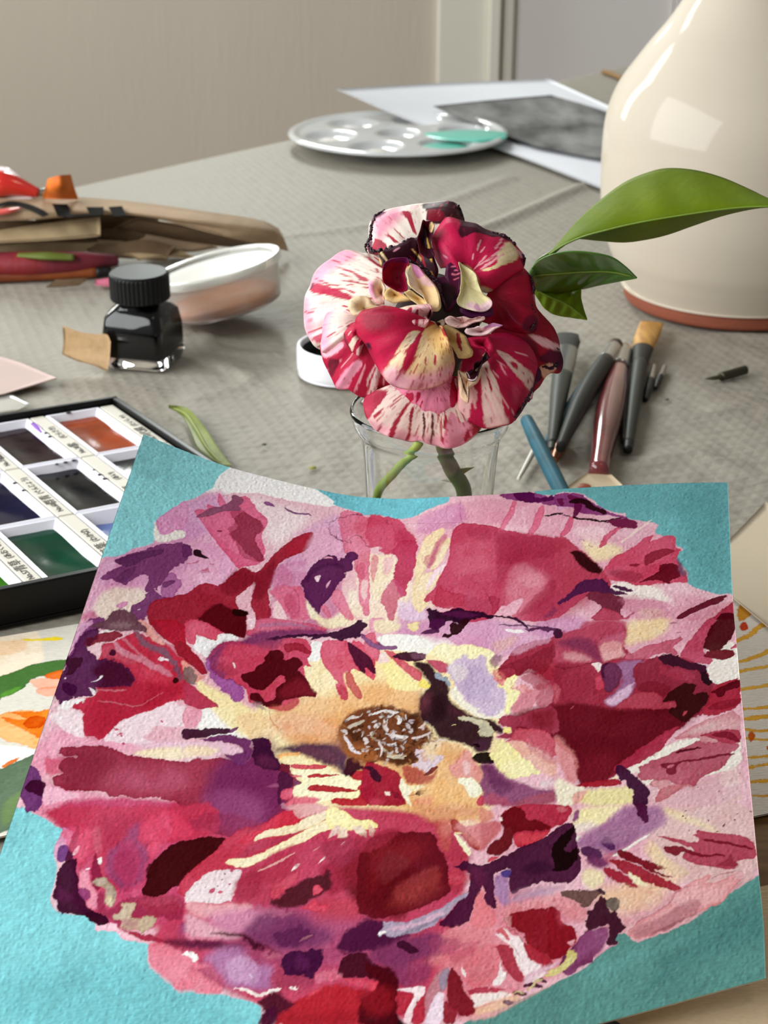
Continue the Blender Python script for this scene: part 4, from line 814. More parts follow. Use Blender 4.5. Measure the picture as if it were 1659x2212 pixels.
p A8709E s=12 a=0.95:446 1033 486 1015 522 1019 569 1046 591 1058 586 1078 603 1090 570 1092 511 1084 494 1066 470 1049
p 9A3A5C s=8 r=6 a=0.9:526 1023 563 1023 596 1034 606 1059 579 1046 550 1051 534 1046
p B86078 s=6 r=5 a=0.6:555 1032 590 1031 597 1041 568 1043
p 9A3450 s=10 r=5 a=0.9:591 1058 673 1070 677 1093 654 1099 604 1094 585 1073
p 3E1036 r=4 s=3:599 1048 607 1030 641 1035 675 1030 680 1056 665 1069 668 1083 650 1079 639 1071 614 1071 602 1061
p 5C2050 s=6 a=0.6:626 1048 631 1035 648 1045 659 1064 638 1066
p E39AA4 r=2:624 1017 640 1006 656 1006 644 1013
p 4A1438 s=6 r=4:706 1023 710 1005 757 988 784 998 838 1022 840 1036 807 1048 756 1052 718 1047 701 1038
p 441020 r=3 s=2:712 1082 713 1062 723 1048 756 1050 783 1070 793 1080 813 1082 830 1098 831 1140 840 1167 827 1174 780 1150 767 1131 791 1117 790 1095 750 1089 726 1092
p 8A1A2A s=10 a=0.8:790 1095 814 1089 829 1109 828 1135 835 1166 785 1151 775 1124
p D25068 r=4 s=3:735 1090 781 1098 792 1104 788 1115 774 1116 750 1105 726 1093
p 8A3A60 s=8:758 1053 807 1043 843 1057 852 1121 832 1114 818 1085 792 1077
p B0222E s=6 r=4:634 1118 668 1105 693 1099 740 1104 779 1118 767 1131 781 1154 790 1181 619 1159 602 1128
p 961824 s=14 a=0.8:612 1129 688 1146 760 1147 784 1171 617 1150
p F3E6E2 r=4:514 1086 542 1089 575 1095 603 1090 614 1092 605 1099 572 1100 541 1096
p F3E6E2 r=5:628 1092 643 1092 642 1099 630 1097
p 4E1628 s=5 r=4:570 1113 582 1103 605 1096 622 1109 647 1122 618 1134 591 1140 583 1147 588 1127
p 46102C s=6 r=3:583 1127 609 1116 617 1150 586 1160
p F5F3EE r=1.5:543 1064 549 1065 553 1070 548 1069
p 200608 s=4 r=3:783 1167 811 1163 834 1162 851 1177 858 1191 790 1181
p B23A50 s=10 r=3:850 812 902 813 900 845 924 875 948 905 930 927 910 939 895 896 877 873 867 840
p DCA078 s=14 r=3:814 780 949 799 951 827 902 813 892 825 836 807
p D88878 s=10 a=0.8:870 814 903 824 900 845 880 855
p C87074 s=5 r=3:902 819 926 841 963 837 1001 841 997 862 983 880 965 893 946 887
p D9927C s=5 r=2:949 799 977 815 984 833 966 840 952 835
p F5EFC4 r=2:909 823 933 828 951 839 926 841
p A8403C r=2 s=2:892 820 908 822 926 844 959 878 960 892 947 889 923 859 900 845
p F1E2B0 r=1.5:904 847 916 850 923 853 917 854 909 853
p F5EFD0 r=2:900 847 923 864 944 889 942 904 925 883
p B02C44 r=2 s=2:997 824 1025 810 1133 830 1143 842 1134 860 1122 874 1103 870 1091 887 1052 903 1031 899 1024 866 1001 852
p 6A1018 r=3 s=3:997 827 1020 812 1042 824 1049 847 1081 853 1103 870 1093 876 1055 869 1026 869 1028 885 1016 902 1001 909 974 902 978 887 1003 873 1002 854 995 840
p D04A58 r=3 s=2 a=0.9:1027 875 1045 872 1093 878 1088 889 1057 899 1031 897
p D07880 s=3 r=3 a=0.8:1109 833 1128 829 1134 843 1118 846
p F5E8E4 r=1.5:992 833 1000 833 1002 841 996 840
p D05464 r=2:978 918 980 909 1006 910 993 916
p F3E8DC r=1:973 921 974 912 977 911 977 918
p 4A1436 r=3 k=1:905 918 923 916 928 906 944 912 962 918 973 922 1006 913 1042 901 1073 894 1109 879 1140 866 1151 890 1157 918 1164 966 1144 992 1123 983 1088 976 1045 983 1028 992 1023 959 1028 940 1008 941 993 941 996 974 1005 1010 999 1013 983 996 975 965 971 957 970 974 961 982 958 1006 951 1028 916 1031 889 1018 913 1002 944 967 948 955 942 944 941 931
p 681E40 s=8 a=0.5:940 924 974 930 975 970 952 946
p 33102A s=8 a=0.7:1042 942 1085 930 1117 957 1074 963
p 180808 r=3 s=2:1104 957 1112 950 1103 923 1110 903 1135 882 1148 873 1143 899 1131 920 1137 927 1154 917 1158 944 1138 961 1117 962
p 8A4A78 s=4 r=3:1144 845 1158 845 1156 867 1143 872
p A87CA6 s=4 r=3:995 946 1011 947 1025 962 1025 994 1029 1009 1009 1005 996 974
p 4E3A80 s=3:1003 943 1028 940 1027 959 1012 953
p B890A8 s=14 a=0.8:1028 992 1050 984 1101 986 1134 995 1089 1004 1039 1006 1014 1011
p DC9096 s=10:1014 1014 1039 1004 1089 1004 1127 1001 1163 1031 1179 1060 1157 1068 1128 1028 1065 1021 1020 1024
p E07880 s=4 r=3:963 978 974 970 983 996 997 1013 1004 1038 979 1043 951 1033 961 1006
p D87880 s=12 r=6:891 1032 951 1035 1000 1049 1003 1061 985 1077 947 1093 899 1093 877 1080
p 7A3058 s=14 r=4:774 1050 841 1029 891 1032 910 1063 877 1076 849 1090 830 1092 788 1072
p 8E3A60 s=10 a=0.8:824 1086 872 1080 893 1087 887 1118 844 1120 830 1107
p DA7A84 s=5 r=3:948 1097 985 1079 1007 1069 1019 1106 1015 1137 1006 1146 972 1146 951 1127
p 3E1028 r=2:815 1041 825 1038 843 1046 866 1062 863 1067 846 1065 822 1051
p B0A0B4 r=3 s=2:777 1022 788 1011 782 998 801 1001 828 1006 861 997 898 988 920 975 944 967 947 972 921 990 910 1004 889 1013 887 1020 858 1025 816 1031 798 1026
p D8B0C4 s=4 r=3 a=0.9:788 1013 826 1011 862 1004 901 993 907 1002 873 1011 814 1019
p 8A8094 s=3 a=0.7:827 1023 864 1014 910 1002 889 1013 857 1022 816 1031
p F5F0EE r=2:777 1022 786 1015 797 1020 785 1023
p 5E0E18 r=3 s=3 a=0.95:733 834 786 830 851 836 869 851 877 875 892 893 905 933 909 968 884 974 835 986 760 993 731 972 713 872
p 841E26 s=30 a=0.8:736 850 815 847 858 870 822 894 773 920 750 936
p 933030 s=20 a=0.6:781 969 829 947 878 929 897 956 834 981
p F3E2E2 s=2 r=2:1019 1046 1027 1049 1038 1063 1053 1071 1065 1092 1076 1117 1094 1134 1109 1144 1069 1156 1060 1130 1046 1111 1040 1085 1019 1069 1003 1052 1018 1057
p 8A1824 r=3 s=2:1018 1024 1065 1023 1115 1027 1127 1062 1152 1069 1157 1090 1148 1109 1129 1121 1110 1119 1082 1098 1064 1082 1058 1067 1045 1055 1032 1043
p C06070 s=8 a=0.8:1100 1028 1120 1027 1127 1057 1116 1050
p A82838 r=3 s=2:1059 1081 1074 1089 1102 1113 1115 1120 1111 1138 1101 1138 1083 1123 1071 1109
p A83444 r=3 s=2:1007 1074 1040 1085 1044 1106 1063 1139 1064 1151 1044 1144 1033 1129 1016 1099
p D87078 s=2:1002 1047 1019 1046 1034 1070 1029 1072 1013 1054
p F3E8E4 r=3:946 1100 954 1107 958 1124 950 1120
p F3E8E6 r=3:1016 1105 1023 1120 1031 1133 1023 1151 1006 1144 1018 1122
p E3BCC8 s=4:1060 1139 1091 1134 1120 1126 1129 1123 1120 1133 1085 1146 1066 1158
p B84458 r=3 s=2:953 1143 1001 1147 1033 1158 1026 1160 990 1154 968 1154
p F1E2DC s=3:968 1152 1038 1163 1051 1170 1004 1174 976 1177 969 1165
p E8B898 s=8:976 1180 1004 1174 1046 1167 1065 1173 1043 1186 1001 1195 983 1196
p DFA0A0 s=5:944 1189 982 1191 1029 1190 1098 1169 1145 1152 1140 1155 1075 1179 995 1203
p 6E2C54 r=3 s=2:1125 1136 1134 1122 1151 1109 1181 1080 1192 1087 1193 1141 1169 1141 1159 1155 1140 1153
p 9A5A80 s=8 a=0.7:1158 1111 1182 1092 1192 1113 1168 1131
p D8CC8C r=2 s=1.5:1099 1147 1120 1140 1144 1133 1151 1123 1146 1113 1158 1112 1165 1128 1154 1142 1133 1147 1107 1150
p B0A080 s=3 a=0.7:1141 1119 1151 1112 1156 1117 1149 1130
l 4A1C34 w=7.4 r=2:1066 1156 1081 1157 1098 1166
l 54283C w=6.26 r=2:1048 1164 1060 1168 1071 1172
l 84606A w=6.83 r=2:1029 1176 1048 1183
l 4A1C34 w=5.69 r=2:1092 1150 1105 1158
l D0C494 w=4.55 r=2:1072 1166 1085 1157 1083 1152 1097 1153
l D0C494 w=2.85 r=2:1048 1165 1057 1164 1067 1170
p 7E1824 r=3 s=2:922 1106 924 1098 931 1101 946 1121 953 1147 969 1163 985 1183 968 1192 948 1185 923 1155 922 1126
p 8E2430 r=3 s=2:918 1151 947 1176 945 1197 921 1193
p C2828C r=2 s=3:886 1161 886 1131 904 1101 924 1098 922 1130 912 1146 894 1184 887 1174
p 9890A4 s=3 a=0.8:906 1112 914 1100 924 1100 922 1130 915 1140 908 1130
p F0DCE8 r=2 s=3:887 1187 893 1167 904 1138 919 1143 923 1193
p F5E4E6 r=2:827 1122 854 1121 883 1121 885 1135 873 1155 861 1170 849 1168 866 1139 855 1130 832 1124
p B83446 r=2 s=2:829 1127 862 1132 866 1141 846 1168 833 1160 835 1145
p B83446 r=2 s=2:868 1152 883 1139 888 1161 887 1187 863 1183
p F3D8DC r=2:849 1168 867 1162 863 1183 855 1182
p 4A0A14 r=3 s=4:757 1064 786 1077 812 1082 829 1098 832 1118 830 1140 837 1150 834 1164 848 1181 772 1178 759 1134 792 1113 793 1104 777 1095
p 8A1620 s=14 a=0.8:765 1114 799 1109 825 1122 833 1157 788 1160 764 1135
p D84A5E s=3:773 1099 792 1104 788 1117 776 1117
p 50163C r=3 s=2:1269 854 1293 859 1294 881 1297 901 1288 901 1279 886 1272 871
p 5A2A5C r=2 s=1.5:1201 916 1209 909 1219 914 1232 941 1217 941 1204 927
p 562650 r=3 s=3:1160 923 1178 924 1201 937 1207 951 1186 957 1166 943
p 7A3A64 s=6 r=3:1168 946 1215 953 1220 967 1205 974 1187 968
p C46A84 s=5 a=0.7:1204 945 1230 945 1235 970 1212 965
p F3EEE8 r=1:1222 953 1245 944 1281 930 1300 923 1292 931 1256 946 1230 956
p 7A1020 r=3 s=1.5:1231 946 1240 944 1261 955 1276 969 1296 982 1316 994 1332 1003 1316 1002 1301 996 1326 1015 1343 1023 1321 1017 1296 1000 1276 982 1245 965
p A02838 r=3 s=1.5:1215 955 1245 965 1281 988 1321 1021 1357 1045 1352 1055 1320 1041 1290 1019 1280 1019 1276 1010 1245 993 1235 980
p A02438 r=3 s=3:1202 973 1222 975 1245 993 1273 1022 1265 1027 1245 1013 1223 998 1207 985
p F5EAC8 s=2:1255 990 1276 1010 1293 1025 1290 1029 1270 1019 1255 1000
p EBD9B0 s=6:1164 971 1179 967 1210 985 1205 1004 1185 1010 1169 992
p F5EFE8 s=4 a=0.7:1164 978 1172 998 1188 1011 1170 997
p AD4054 r=2 s=1.5:1307 930 1333 940 1388 966 1394 956 1376 947 1389 948 1384 939 1410 946 1460 963 1485 974 1498 991 1501 1022 1471 1018 1456 1017 1465 1030 1450 1034 1411 1017 1372 999 1357 988 1360 978 1388 979 1348 954
p 7A1828 r=2:1320 958 1355 962 1373 976 1407 992 1440 1001 1437 1005 1382 989 1360 975 1347 982 1337 978
p 7A1828 r=2:1394 958 1434 970 1493 998 1497 1005 1458 987 1434 976 1404 967
p 8A2438 r=2 a=0.7:1416 1019 1441 1011 1450 999 1451 1010 1465 1027 1462 1032 1438 1020
p E4A8AA s=2 k=1 r=2:1251 1106 1265 1095 1299 1084 1329 1069 1337 1053 1360 1046 1390 1038 1410 1031 1412 1038 1394 1049 1421 1051 1469 1039 1473 1050 1452 1068 1426 1093 1389 1099 1352 1109 1323 1116 1294 1121 1274 1121 1255 1114
p B07078 s=6 r=3 a=0.8:1255 1104 1304 1095 1354 1075 1388 1073 1389 1096 1352 1107 1323 1114 1289 1120 1265 1116
p 7A3E4A s=4 r=2 a=0.7:1289 1120 1328 1108 1377 1103 1387 1100 1352 1109 1323 1116
p 6A4A44 r=3 s=2:1124 1001 1155 1002 1190 1011 1210 1021 1195 1027 1181 1041 1171 1043 1161 1033 1168 1032 1143 1017 1130 1012
p 3E1226 r=3 s=1.5:1172 1076 1181 1059 1177 1048 1191 1048 1200 1026 1215 1032 1218 1057 1231 1057 1238 1074 1241 1086 1250 1093 1241 1101 1231 1105 1236 1121 1221 1124 1212 1117 1221 1094 1216 1076 1201 1082 1184 1086
p 6E6058 r=2 s=1.5:1212 1038 1220 1033 1235 1035 1241 1047 1236 1058 1226 1058 1216 1049
p 3A2430 r=2:1193 1014 1200 1011 1210 1017 1212 1026 1200 1021
p 6A4050 s=3:1200 1013 1210 1021 1205 1027
p 8E4A74 s=4 r=3:1158 1106 1170 1090 1184 1086 1216 1081 1219 1100 1212 1117 1202 1125 1171 1141 1155 1154 1138 1152 1149 1132
p 6A2048 s=10 a=0.7:1183 1128 1212 1117 1173 1144 1140 1153 1154 1138
p E0A0B4 s=3:1192 1132 1212 1122 1236 1121 1207 1128 1197 1135
p D8CC8C r=2 s=1.5:1106 1137 1130 1135 1144 1124 1139 1114 1151 1112 1162 1121 1161 1132 1147 1141 1126 1144 1106 1145
p 8A1824 r=3 s=2:1100 1023 1121 1029 1129 1062 1152 1069 1160 1092 1155 1106 1141 1107 1144 1119 1125 1122 1105 1116
p D86878 s=14 a=0.7:1121 1032 1146 1054 1144 1061 1127 1060
p E8B0B8 r=2:1138 1099 1155 1096 1153 1105 1146 1105
l 50202A w=2.85:1368 893 1372 894
l 50202A w=2.56:1361 902 1364 903
l 50202A w=2.56:1367 908 1369 909
l 50202A w=2.56:1411 922 1414 923
l 80404A w=4.55:1440 939 1445 936
l 80404A w=2.85:1468 921 1471 922
l 80404A w=2.85:1463 932 1466 933
l 50202A w=2.56:1254 917 1258 918
l 80404A w=2.56:1426 948 1430 949
l 50202A w=2.28:1494 921 1498 922
l 80404A w=2.85:1372 938 1373 938
p 2E0C26 r=3 s=1.5:776 322 782 317 798 323 818 333 830 325 861 324 871 335 911 341 941 354 941 364 913 357 887 358 878 368 867 370 834 352 820 365 809 381 793 363
p 5A1848 s=4 a=0.7:810 335 852 330 885 342 912 351 865 352 832 343
l 2E0C26 w=4.82 r=2 s=1:934 354 966 361 993 371 1015 389
l 2E0C26 w=8.2 r=3:844 350 861 363 877 362
p 2E0C12 r=3:837 378 842 355 857 368 860 354 878 353 884 365 871 378 865 395 849 392 840 401 824 398 823 391 833 387 840 393 844 387
p 4A1440 r=2:791 345 823 348 830 363 816 373 817 383 801 378 790 368
p 5A2A50 r=2:770 383 790 373 816 378 817 385 786 386
l 3E1434 w=5.79 r=2:990 367 1007 382 1024 399
p 5A2A50 r=4 s=2:1009 395 1026 401 1062 396 1089 411 1089 420 1053 409 1025 412
l 4A2848 w=4.34 r=2 a=0.8:955 380 1007 388 1063 400 1089 411
p F3ECEC r=2:969 392 1006 399 1017 409 980 404
l 3A2014 w=3 r=1 s=1.6 a=0.72:741 639 742 641 744 642 746 643
l 4A2A18 w=5.2 r=1 s=1.6 a=0.72:698 608 701 610 701 612 700 613
l 4A2A18 w=4.8 r=1 s=1.6 a=0.72:758 655 757 651 759 649 764 648
l 4A2A18 w=2.2 r=1 s=1.6 a=0.72:699 614 704 616 706 620 705 624
l 8A5A34 w=3.9 r=1 s=1.6 a=0.72:722 665 722 663 721 661 720 659
l 8A5A34 w=4.9 r=1 s=1.6 a=0.72:745 651 748 653 749 655 747 657
l 4A2A18 w=3.9 r=1 s=1.6 a=0.72:802 674 805 673 808 672 811 670
l 2E1A12 w=2.7 r=1 s=1.6 a=0.72:674 586 673 589 669 591 665 592
l 4A2A18 w=2.3 r=1 s=1.6 a=0.72:790 624 789 625 786 625 784 624
l 4A2A18 w=4.5 r=1 s=1.6 a=0.72:721 674 716 676 711 677 706 676
l 3A2014 w=3.9 r=1 s=1.6 a=0.72:783 616 780 615 778 613 776 612
l 3A2014 w=2.4 r=1 s=1.6 a=0.72:682 649 679 648 675 647 672 649
l 4A2A18 w=6 r=1 s=1.6 a=0.72:770 638 772 639 773 641 775 642
l 8A5A34 w=3.8 r=1 s=1.6 a=0.72:791 663 786 665 782 667 778 669
l 3A2014 w=3.2 r=1 s=1.6 a=0.72:807 648 811 646 815 644 818 642
l 3A2014 w=6 r=1 s=1.6 a=0.72:752 649 753 648 753 646 751 645
l 8A5A34 w=3 r=1 s=1.6 a=0.72:661 638 662 635 662 631 663 628
l 4A2A18 w=5.3 r=1 s=1.6 a=0.72:798 598 796 600 792 601 788 601
l 4A2A18 w=5.9 r=1 s=1.6 a=0.72:654 597 655 601 651 603 645 602
l 2E1A12 w=4.8 r=1 s=1.6 a=0.72:727 613 731 616 734 620 736 624
l 3A2014 w=4.5 r=1 s=1.6 a=0.72:672 617 669 619 668 622 669 626
l 2E1A12 w=4.8 r=1 s=1.6 a=0.72:739 657 737 658 737 660 739 662
l 3A2014 w=4.1 r=1 s=1.6 a=0.72:697 661 693 661 692 664 693 666
l 4A2A18 w=5.4 r=1 s=1.6 a=0.72:792 603 789 605 786 608 783 610
l 8A5A34 w=5.5 r=1 s=1.6 a=0.72:745 613 742 615 740 618 740 622
l 8A5A34 w=2.5 r=1 s=1.6 a=0.72:719 627 720 624 723 624 726 625
l 4A2A18 w=5.5 r=1 s=1.6 a=0.72:762 614 764 612 767 611 770 612
l 2E1A12 w=2.2 r=1 s=1.6 a=0.72:753 644 752 646 748 646 744 645
l 8A5A34 w=5.4 r=1 s=1.6 a=0.72:715 656 714 653 710 651 707 651
l 8A5A34 w=5.2 r=1 s=1.6 a=0.72:688 651 684 648 681 645 679 642
l 4A2A18 w=5.9 r=1 s=1.6 a=0.72:640 579 636 580 633 582 630 584
l 2E1A12 w=4.4 r=1 s=1.6 a=0.72:707 646 705 643 701 641 697 639
l 4A2A18 w=3.4 r=1 s=1.6 a=0.72:706 651 702 653 701 657 702 660
l 2E1A12 w=2.9 r=1 s=1.6 a=0.72:744 631 748 630 754 631 758 634
l 8A5A34 w=4.8 r=1 s=1.6 a=0.72:816 638 821 640 823 644 820 647
l 2E1A12 w=5.6 r=1 s=1.6 a=0.72:726 576 725 580 724 584 725 588
l 8A5A34 w=5.9 r=1 s=1.6 a=0.72:727 593 725 596 721 596 717 593
l 4A2A18 w=3.7 r=1 s=1.6 a=0.72:717 651 718 655 718 659 720 663
l 4A2A18 w=5.7 r=1 s=1.6 a=0.72:727 625 722 626 716 625 711 624
l 3A2014 w=3.3 r=1 s=1.6 a=0.72:732 584 727 584 725 586 726 589
l 3A2014 w=4.2 r=1 s=1.6 a=0.72:768 624 766 621 767 619 771 618
l 4A2A18 w=4.5 r=1 s=1.6 a=0.72:762 641 761 643 763 644 765 645
l 4A2A18 w=4.8 r=1 s=1.6 a=0.72:719 604 717 605 715 605 712 604
l 8A5A34 w=2.8 r=1 s=1.6 a=0.72:717 578 720 581 724 585 727 588
l 3A2014 w=3.8 r=1 s=1.6 a=0.72:765 611 763 608 759 604 754 602
l 3A2014 w=3.1 r=1 s=1.6 a=0.72:842 657 844 657 845 656 845 654
l 8A5A34 w=3.5 r=1 s=1.6 a=0.72:670 596 673 600 671 603 666 603
l 8A5A34 w=4.5 r=1 s=1.6 a=0.72:785 669 779 669 775 670 771 672
l 4A2A18 w=5.3 r=1 s=1.6 a=0.72:824 654 827 652 828 649 827 645
l 8A5A34 w=6 r=1 s=1.6 a=0.72:776 645 780 647 786 647 788 644
l 8A5A34 w=2.3 r=1 s=1.6 a=0.72:724 631 720 630 715 629 711 628
l A89C94 w=5.4 r=1 s=1.6 a=0.72:707 589 709 591 711 593 714 595
l 3A2014 w=4 r=1 s=1.6 a=0.72:786 645 791 645 796 647 797 651
l D0C6C4 w=4.6 r=1 s=1.6 a=0.72:774 657 774 653 771 650 767 647
l A89C94 w=4.8 r=1 s=1.6 a=0.72:708 628 712 630 716 631 720 633
l B07A4A w=3.5 r=1 s=1.6 a=0.72:749 579 750 581 750 582 748 583
l B07A4A w=4.1 r=1 s=1.6 a=0.72:816 610 812 612 810 615 811 618
l 2E1A12 w=5.8 r=1 s=1.6 a=0.72:793 641 795 640 797 641 800 642
l C4B49A w=4.1 r=1 s=1.6 a=0.72:744 581 747 581 749 579 749 577
l 2E1A12 w=2.6 r=1 s=1.6 a=0.72:780 653 783 653 785 653 786 651
l 5A341E w=5.6 r=1 s=1.6 a=0.72:784 629 781 626 776 624 771 625
l C4B49A w=3.4 r=1 s=1.6 a=0.72:726 571 724 568 723 566 722 564
l 3A2014 w=5.8 r=1 s=1.6 a=0.72:812 636 814 636 816 635 817 634
l BEB2B0 w=2.6 r=1 s=1.6 a=0.72:695 560 699 559 703 558 708 559
l D8CCD4 w=3.7 r=1 s=1.6 a=0.72:748 643 744 642 740 641 737 641
l 8A5A34 w=5.8 r=1 s=1.6 a=0.72:844 661 842 662 841 664 840 666
l 5A341E w=5.9 r=1 s=1.6 a=0.72:705 586 707 588 707 590 705 591
l BEB2B0 w=5.8 r=1 s=1.6 a=0.72:750 633 752 630 756 630 761 632
l E0D8D4 w=3.6 r=1 s=1.6 a=0.72:820 627 823 630 826 635 827 639
l 2E1A12 w=3.5 r=1 s=1.6 a=0.72:718 625 718 621 718 618 717 615
l E8E4E2 w=3.1 r=1 s=1.6 a=0.72:730 616 733 619 738 620 741 619
l E8E4E2 w=2.4 r=1 s=1.6 a=0.72:732 627 730 628 728 629 725 630
l E0D8D4 w=5.7 r=1 s=1.6 a=0.72:760 654 759 656 760 659 763 662
l 3A2014 w=4.3 r=1 s=1.6 a=0.72:772 592 770 594 765 594 762 592
l E8E4E2 w=2.9 r=1 s=1.6 a=0.72:690 652 688 652 685 651 684 649
l 2E1A12 w=4.9 r=1 s=1.6 a=0.72:791 670 792 668 793 665 793 662
l B07A4A w=3 r=1 s=1.6 a=0.72:837 662 839 665 843 667 847 669
l D0C6C4 w=2.4 r=1 s=1.6 a=0.72:689 617 694 617 697 615 700 612
l D0C6C4 w=5.2 r=1 s=1.6 a=0.72:698 650 697 651 695 652 692 652
l D8CCD4 w=5.7 r=1 s=1.6 a=0.72:775 637 776 638 776 640 776 642
l 2E1A12 w=4.2 r=1 s=1.6 a=0.72:753 627 752 630 752 632 753 635
l 5A341E w=3.9 r=1 s=1.6 a=0.72:730 639 729 637 727 636 725 637
l E8E4E2 w=4.4 r=1 s=1.6 a=0.72:755 639 754 641 754 643 756 645
l C4B49A w=3.8 r=1 s=1.6 a=0.72:663 586 665 586 667 586 668 585
l E8E4E2 w=3.9 r=1 s=1.6 a=0.72:722 649 718 649 714 649 712 651
l B07A4A w=5.8 r=1 s=1.6 a=0.72:837 639 842 640 844 643 843 646
l E0D8D4 w=5.8 r=1 s=1.6 a=0.72:693 569 690 569 687 570 686 572
l 5A341E w=3.4 r=1 s=1.6 a=0.72:779 594 777 592 776 590 777 588
l B07A4A w=2.3 r=1 s=1.6 a=0.72:789 596 790 595 789 593 787 591
l 8A5A34 w=3.6 r=1 s=1.6 a=0.72:841 649 839 647 835 645 831 645
l E0D8D4 w=5.2 r=1 s=1.6 a=0.72:695 588 698 587 702 587 705 586
l A89C94 w=3 r=1 s=1.6 a=0.72:762 635 766 635 769 637 772 639
l D0C6C4 w=4.4 r=1 s=1.6 a=0.72:692 641 694 643 698 643 700 642
l D0C6C4 w=4.2 r=1 s=1.6 a=0.72:636 606 635 603 632 601 629 601
l D0C6C4 w=3.4 r=1 s=1.6 a=0.72:744 611 747 613 750 615 754 616
l D0C6C4 w=5.9 r=1 s=1.6 a=0.72:680 562 682 562 684 562 686 564
l E8E4E2 w=2.8 r=1 s=1.6 a=0.72:770 589 769 585 768 581 767 577
l C4B49A w=3.1 r=1 s=1.6 a=0.72:710 625 705 624 701 621 699 617
l C4B49A w=2.7 r=1 s=1.6 a=0.72:768 665 766 666 765 668 764 671
l B07A4A w=2.9 r=1 s=1.6 a=0.72:740 621 740 618 742 616 744 615
l BEB2B0 w=5.1 r=1 s=1.6 a=0.72:722 636 727 636 732 638 733 642
l 3A2014 w=5 r=1 s=1.6 a=0.72:753 571 752 568 752 566 751 563
l 3A2014 w=3.9 r=1 s=1.6 a=0.72:709 594 712 598 716 600 720 600
l E0D8D4 w=5.3 r=1 s=1.6 a=0.72:710 578 713 579 716 578 718 578
l D8CCD4 w=5 r=1 s=1.6 a=0.72:780 597 782 598 784 599 787 599
l 8A5A34 w=4.2 r=1 s=1.6 a=0.72:745 662 742 661 740 661 738 663
l 5A341E w=4.9 r=1 s=1.6 a=0.72:781 686 780 687 779 689 779 691
l E0D8D4 w=5.6 r=1 s=1.6 a=0.72:780 618 783 619 786 620 788 619
l E0D8D4 w=2.5 r=1 s=1.6 a=0.72:832 663 831 661 832 660 833 659
l D8CCD4 w=5 r=1 s=1.6 a=0.72:777 596 779 593 784 593 788 594
l A89C94 w=5.5 r=1 s=1.6 a=0.72:677 607 679 609 680 610 680 612
l B07A4A w=4.4 r=1 s=1.6 a=0.72:640 594 637 593 635 592 633 590
l 2E1A12 w=2.8 r=1 s=1.6 a=0.72:735 669 732 665 732 662 734 659
l C4B49A w=2.9 r=1 s=1.6 a=0.72:744 569 743 566 741 564 740 561
l A89C94 w=4 r=1 s=1.6 a=0.72:766 591 765 587 761 584 756 584
l B07A4A w=4.4 r=1 s=1.6 a=0.72:808 662 810 659 809 656 806 652
l BEB2B0 w=4.5 r=1 s=1.6 a=0.72:743 679 740 680 739 683 741 686
l 5A341E w=3.5 r=1 s=1.6 a=0.72:709 560 711 558 711 555 709 552
l 5A341E w=5.3 r=1 s=1.6 a=0.72:777 637 773 637 771 639 771 642
l 2E1A12 w=5.3 r=1 s=1.6 a=0.72:677 593 674 596 668 596 664 592
l E8E4E2 w=4.1 r=1 s=1.6 a=0.72:700 617 697 614 697 611 701 609
l E8E4E2 w=2.2 r=1 s=1.6 a=0.72:645 608 642 610 639 611 636 612
l 8A5A34 w=3.7 r=1 s=1.6 a=0.72:670 645 668 645 667 645 666 647
l D8CCD4 w=4.7 r=1 s=1.6 a=0.72:773 664 773 666 772 668 772 670
l A89C94 w=4.1 r=1 s=1.6 a=0.72:722 578 717 576 714 573 713 569
l D0C6C4 w=5.2 r=1 s=1.6 a=0.72:740 674 742 675 743 676 743 678
l D0C6C4 w=6 r=1 s=1.6 a=0.72:742 660 747 661 751 660 752 657
l 2E1A12 w=5.2 r=1 s=1.6 a=0.72:737 575 734 575 730 575 727 573
l D8CCD4 w=5.3 r=1 s=1.6 a=0.72:761 655 760 653 758 651 757 650
l D0C6C4 w=3.2 r=1 s=1.6 a=0.72:828 656 827 651 822 649 817 649
l B07A4A w=4.3 r=1 s=1.6 a=0.72:789 680 793 683 794 687 791 689
l D8CCD4 w=5.6 r=1 s=1.6 a=0.72:813 616 811 614 810 612 810 610
l E8E4E2 w=4.5 r=1 s=1.6 a=0.72:650 625 650 627 651 629 653 631
l B07A4A w=3.8 r=1 s=1.6 a=0.72:706 628 704 627 702 625 703 624
l 5A341E w=4.8 r=1 s=1.6 a=0.72:712 560 708 560 703 560 699 559
l C4B49A w=4.2 r=1 s=1.6 a=0.72:700 618 703 616 703 613 699 610
l D0C6C4 w=3.2 r=1 s=1.6 a=0.72:671 565 670 568 668 571 665 572
l E0D8D4 w=2.7 r=1 s=1.6 a=0.72:678 618 679 615 679 613 680 611
l B07A4A w=4.7 r=1 s=1.6 a=0.72:757 660 758 664 755 666 750 666
l D8CCD4 w=2.7 r=1 s=1.6 a=0.72:660 605 663 603 667 602 673 603
l 2E1A12 w=3.2 r=1 s=1.6 a=0.72:774 601 769 601 765 600 760 599
l A89C94 w=2.4 r=1 s=1.6 a=0.72:708 605 704 608 705 612 710 615
l BEB2B0 w=4.7 r=1 s=1.6 a=0.72:683 646 687 648 691 648 693 646
l 5A341E w=5.4 r=1 s=1.6 a=0.72:662 607 662 605 663 603 666 602
l 5A341E w=3.1 r=1 s=1.6 a=0.72:798 628 796 625 792 622 787 621
l A89C94 w=5.2 r=1 s=1.6 a=0.72:799 637 801 638 803 638 805 638
l D8CCD4 w=5.3 r=1 s=1.6 a=0.72:689 595 689 597 691 599 692 602
l D8CCD4 w=5.3 r=1 s=1.6 a=0.72:744 618 743 621 741 622 738 623
l 5A341E w=4.5 r=1 s=1.6 a=0.72:676 578 674 576 671 575 668 576
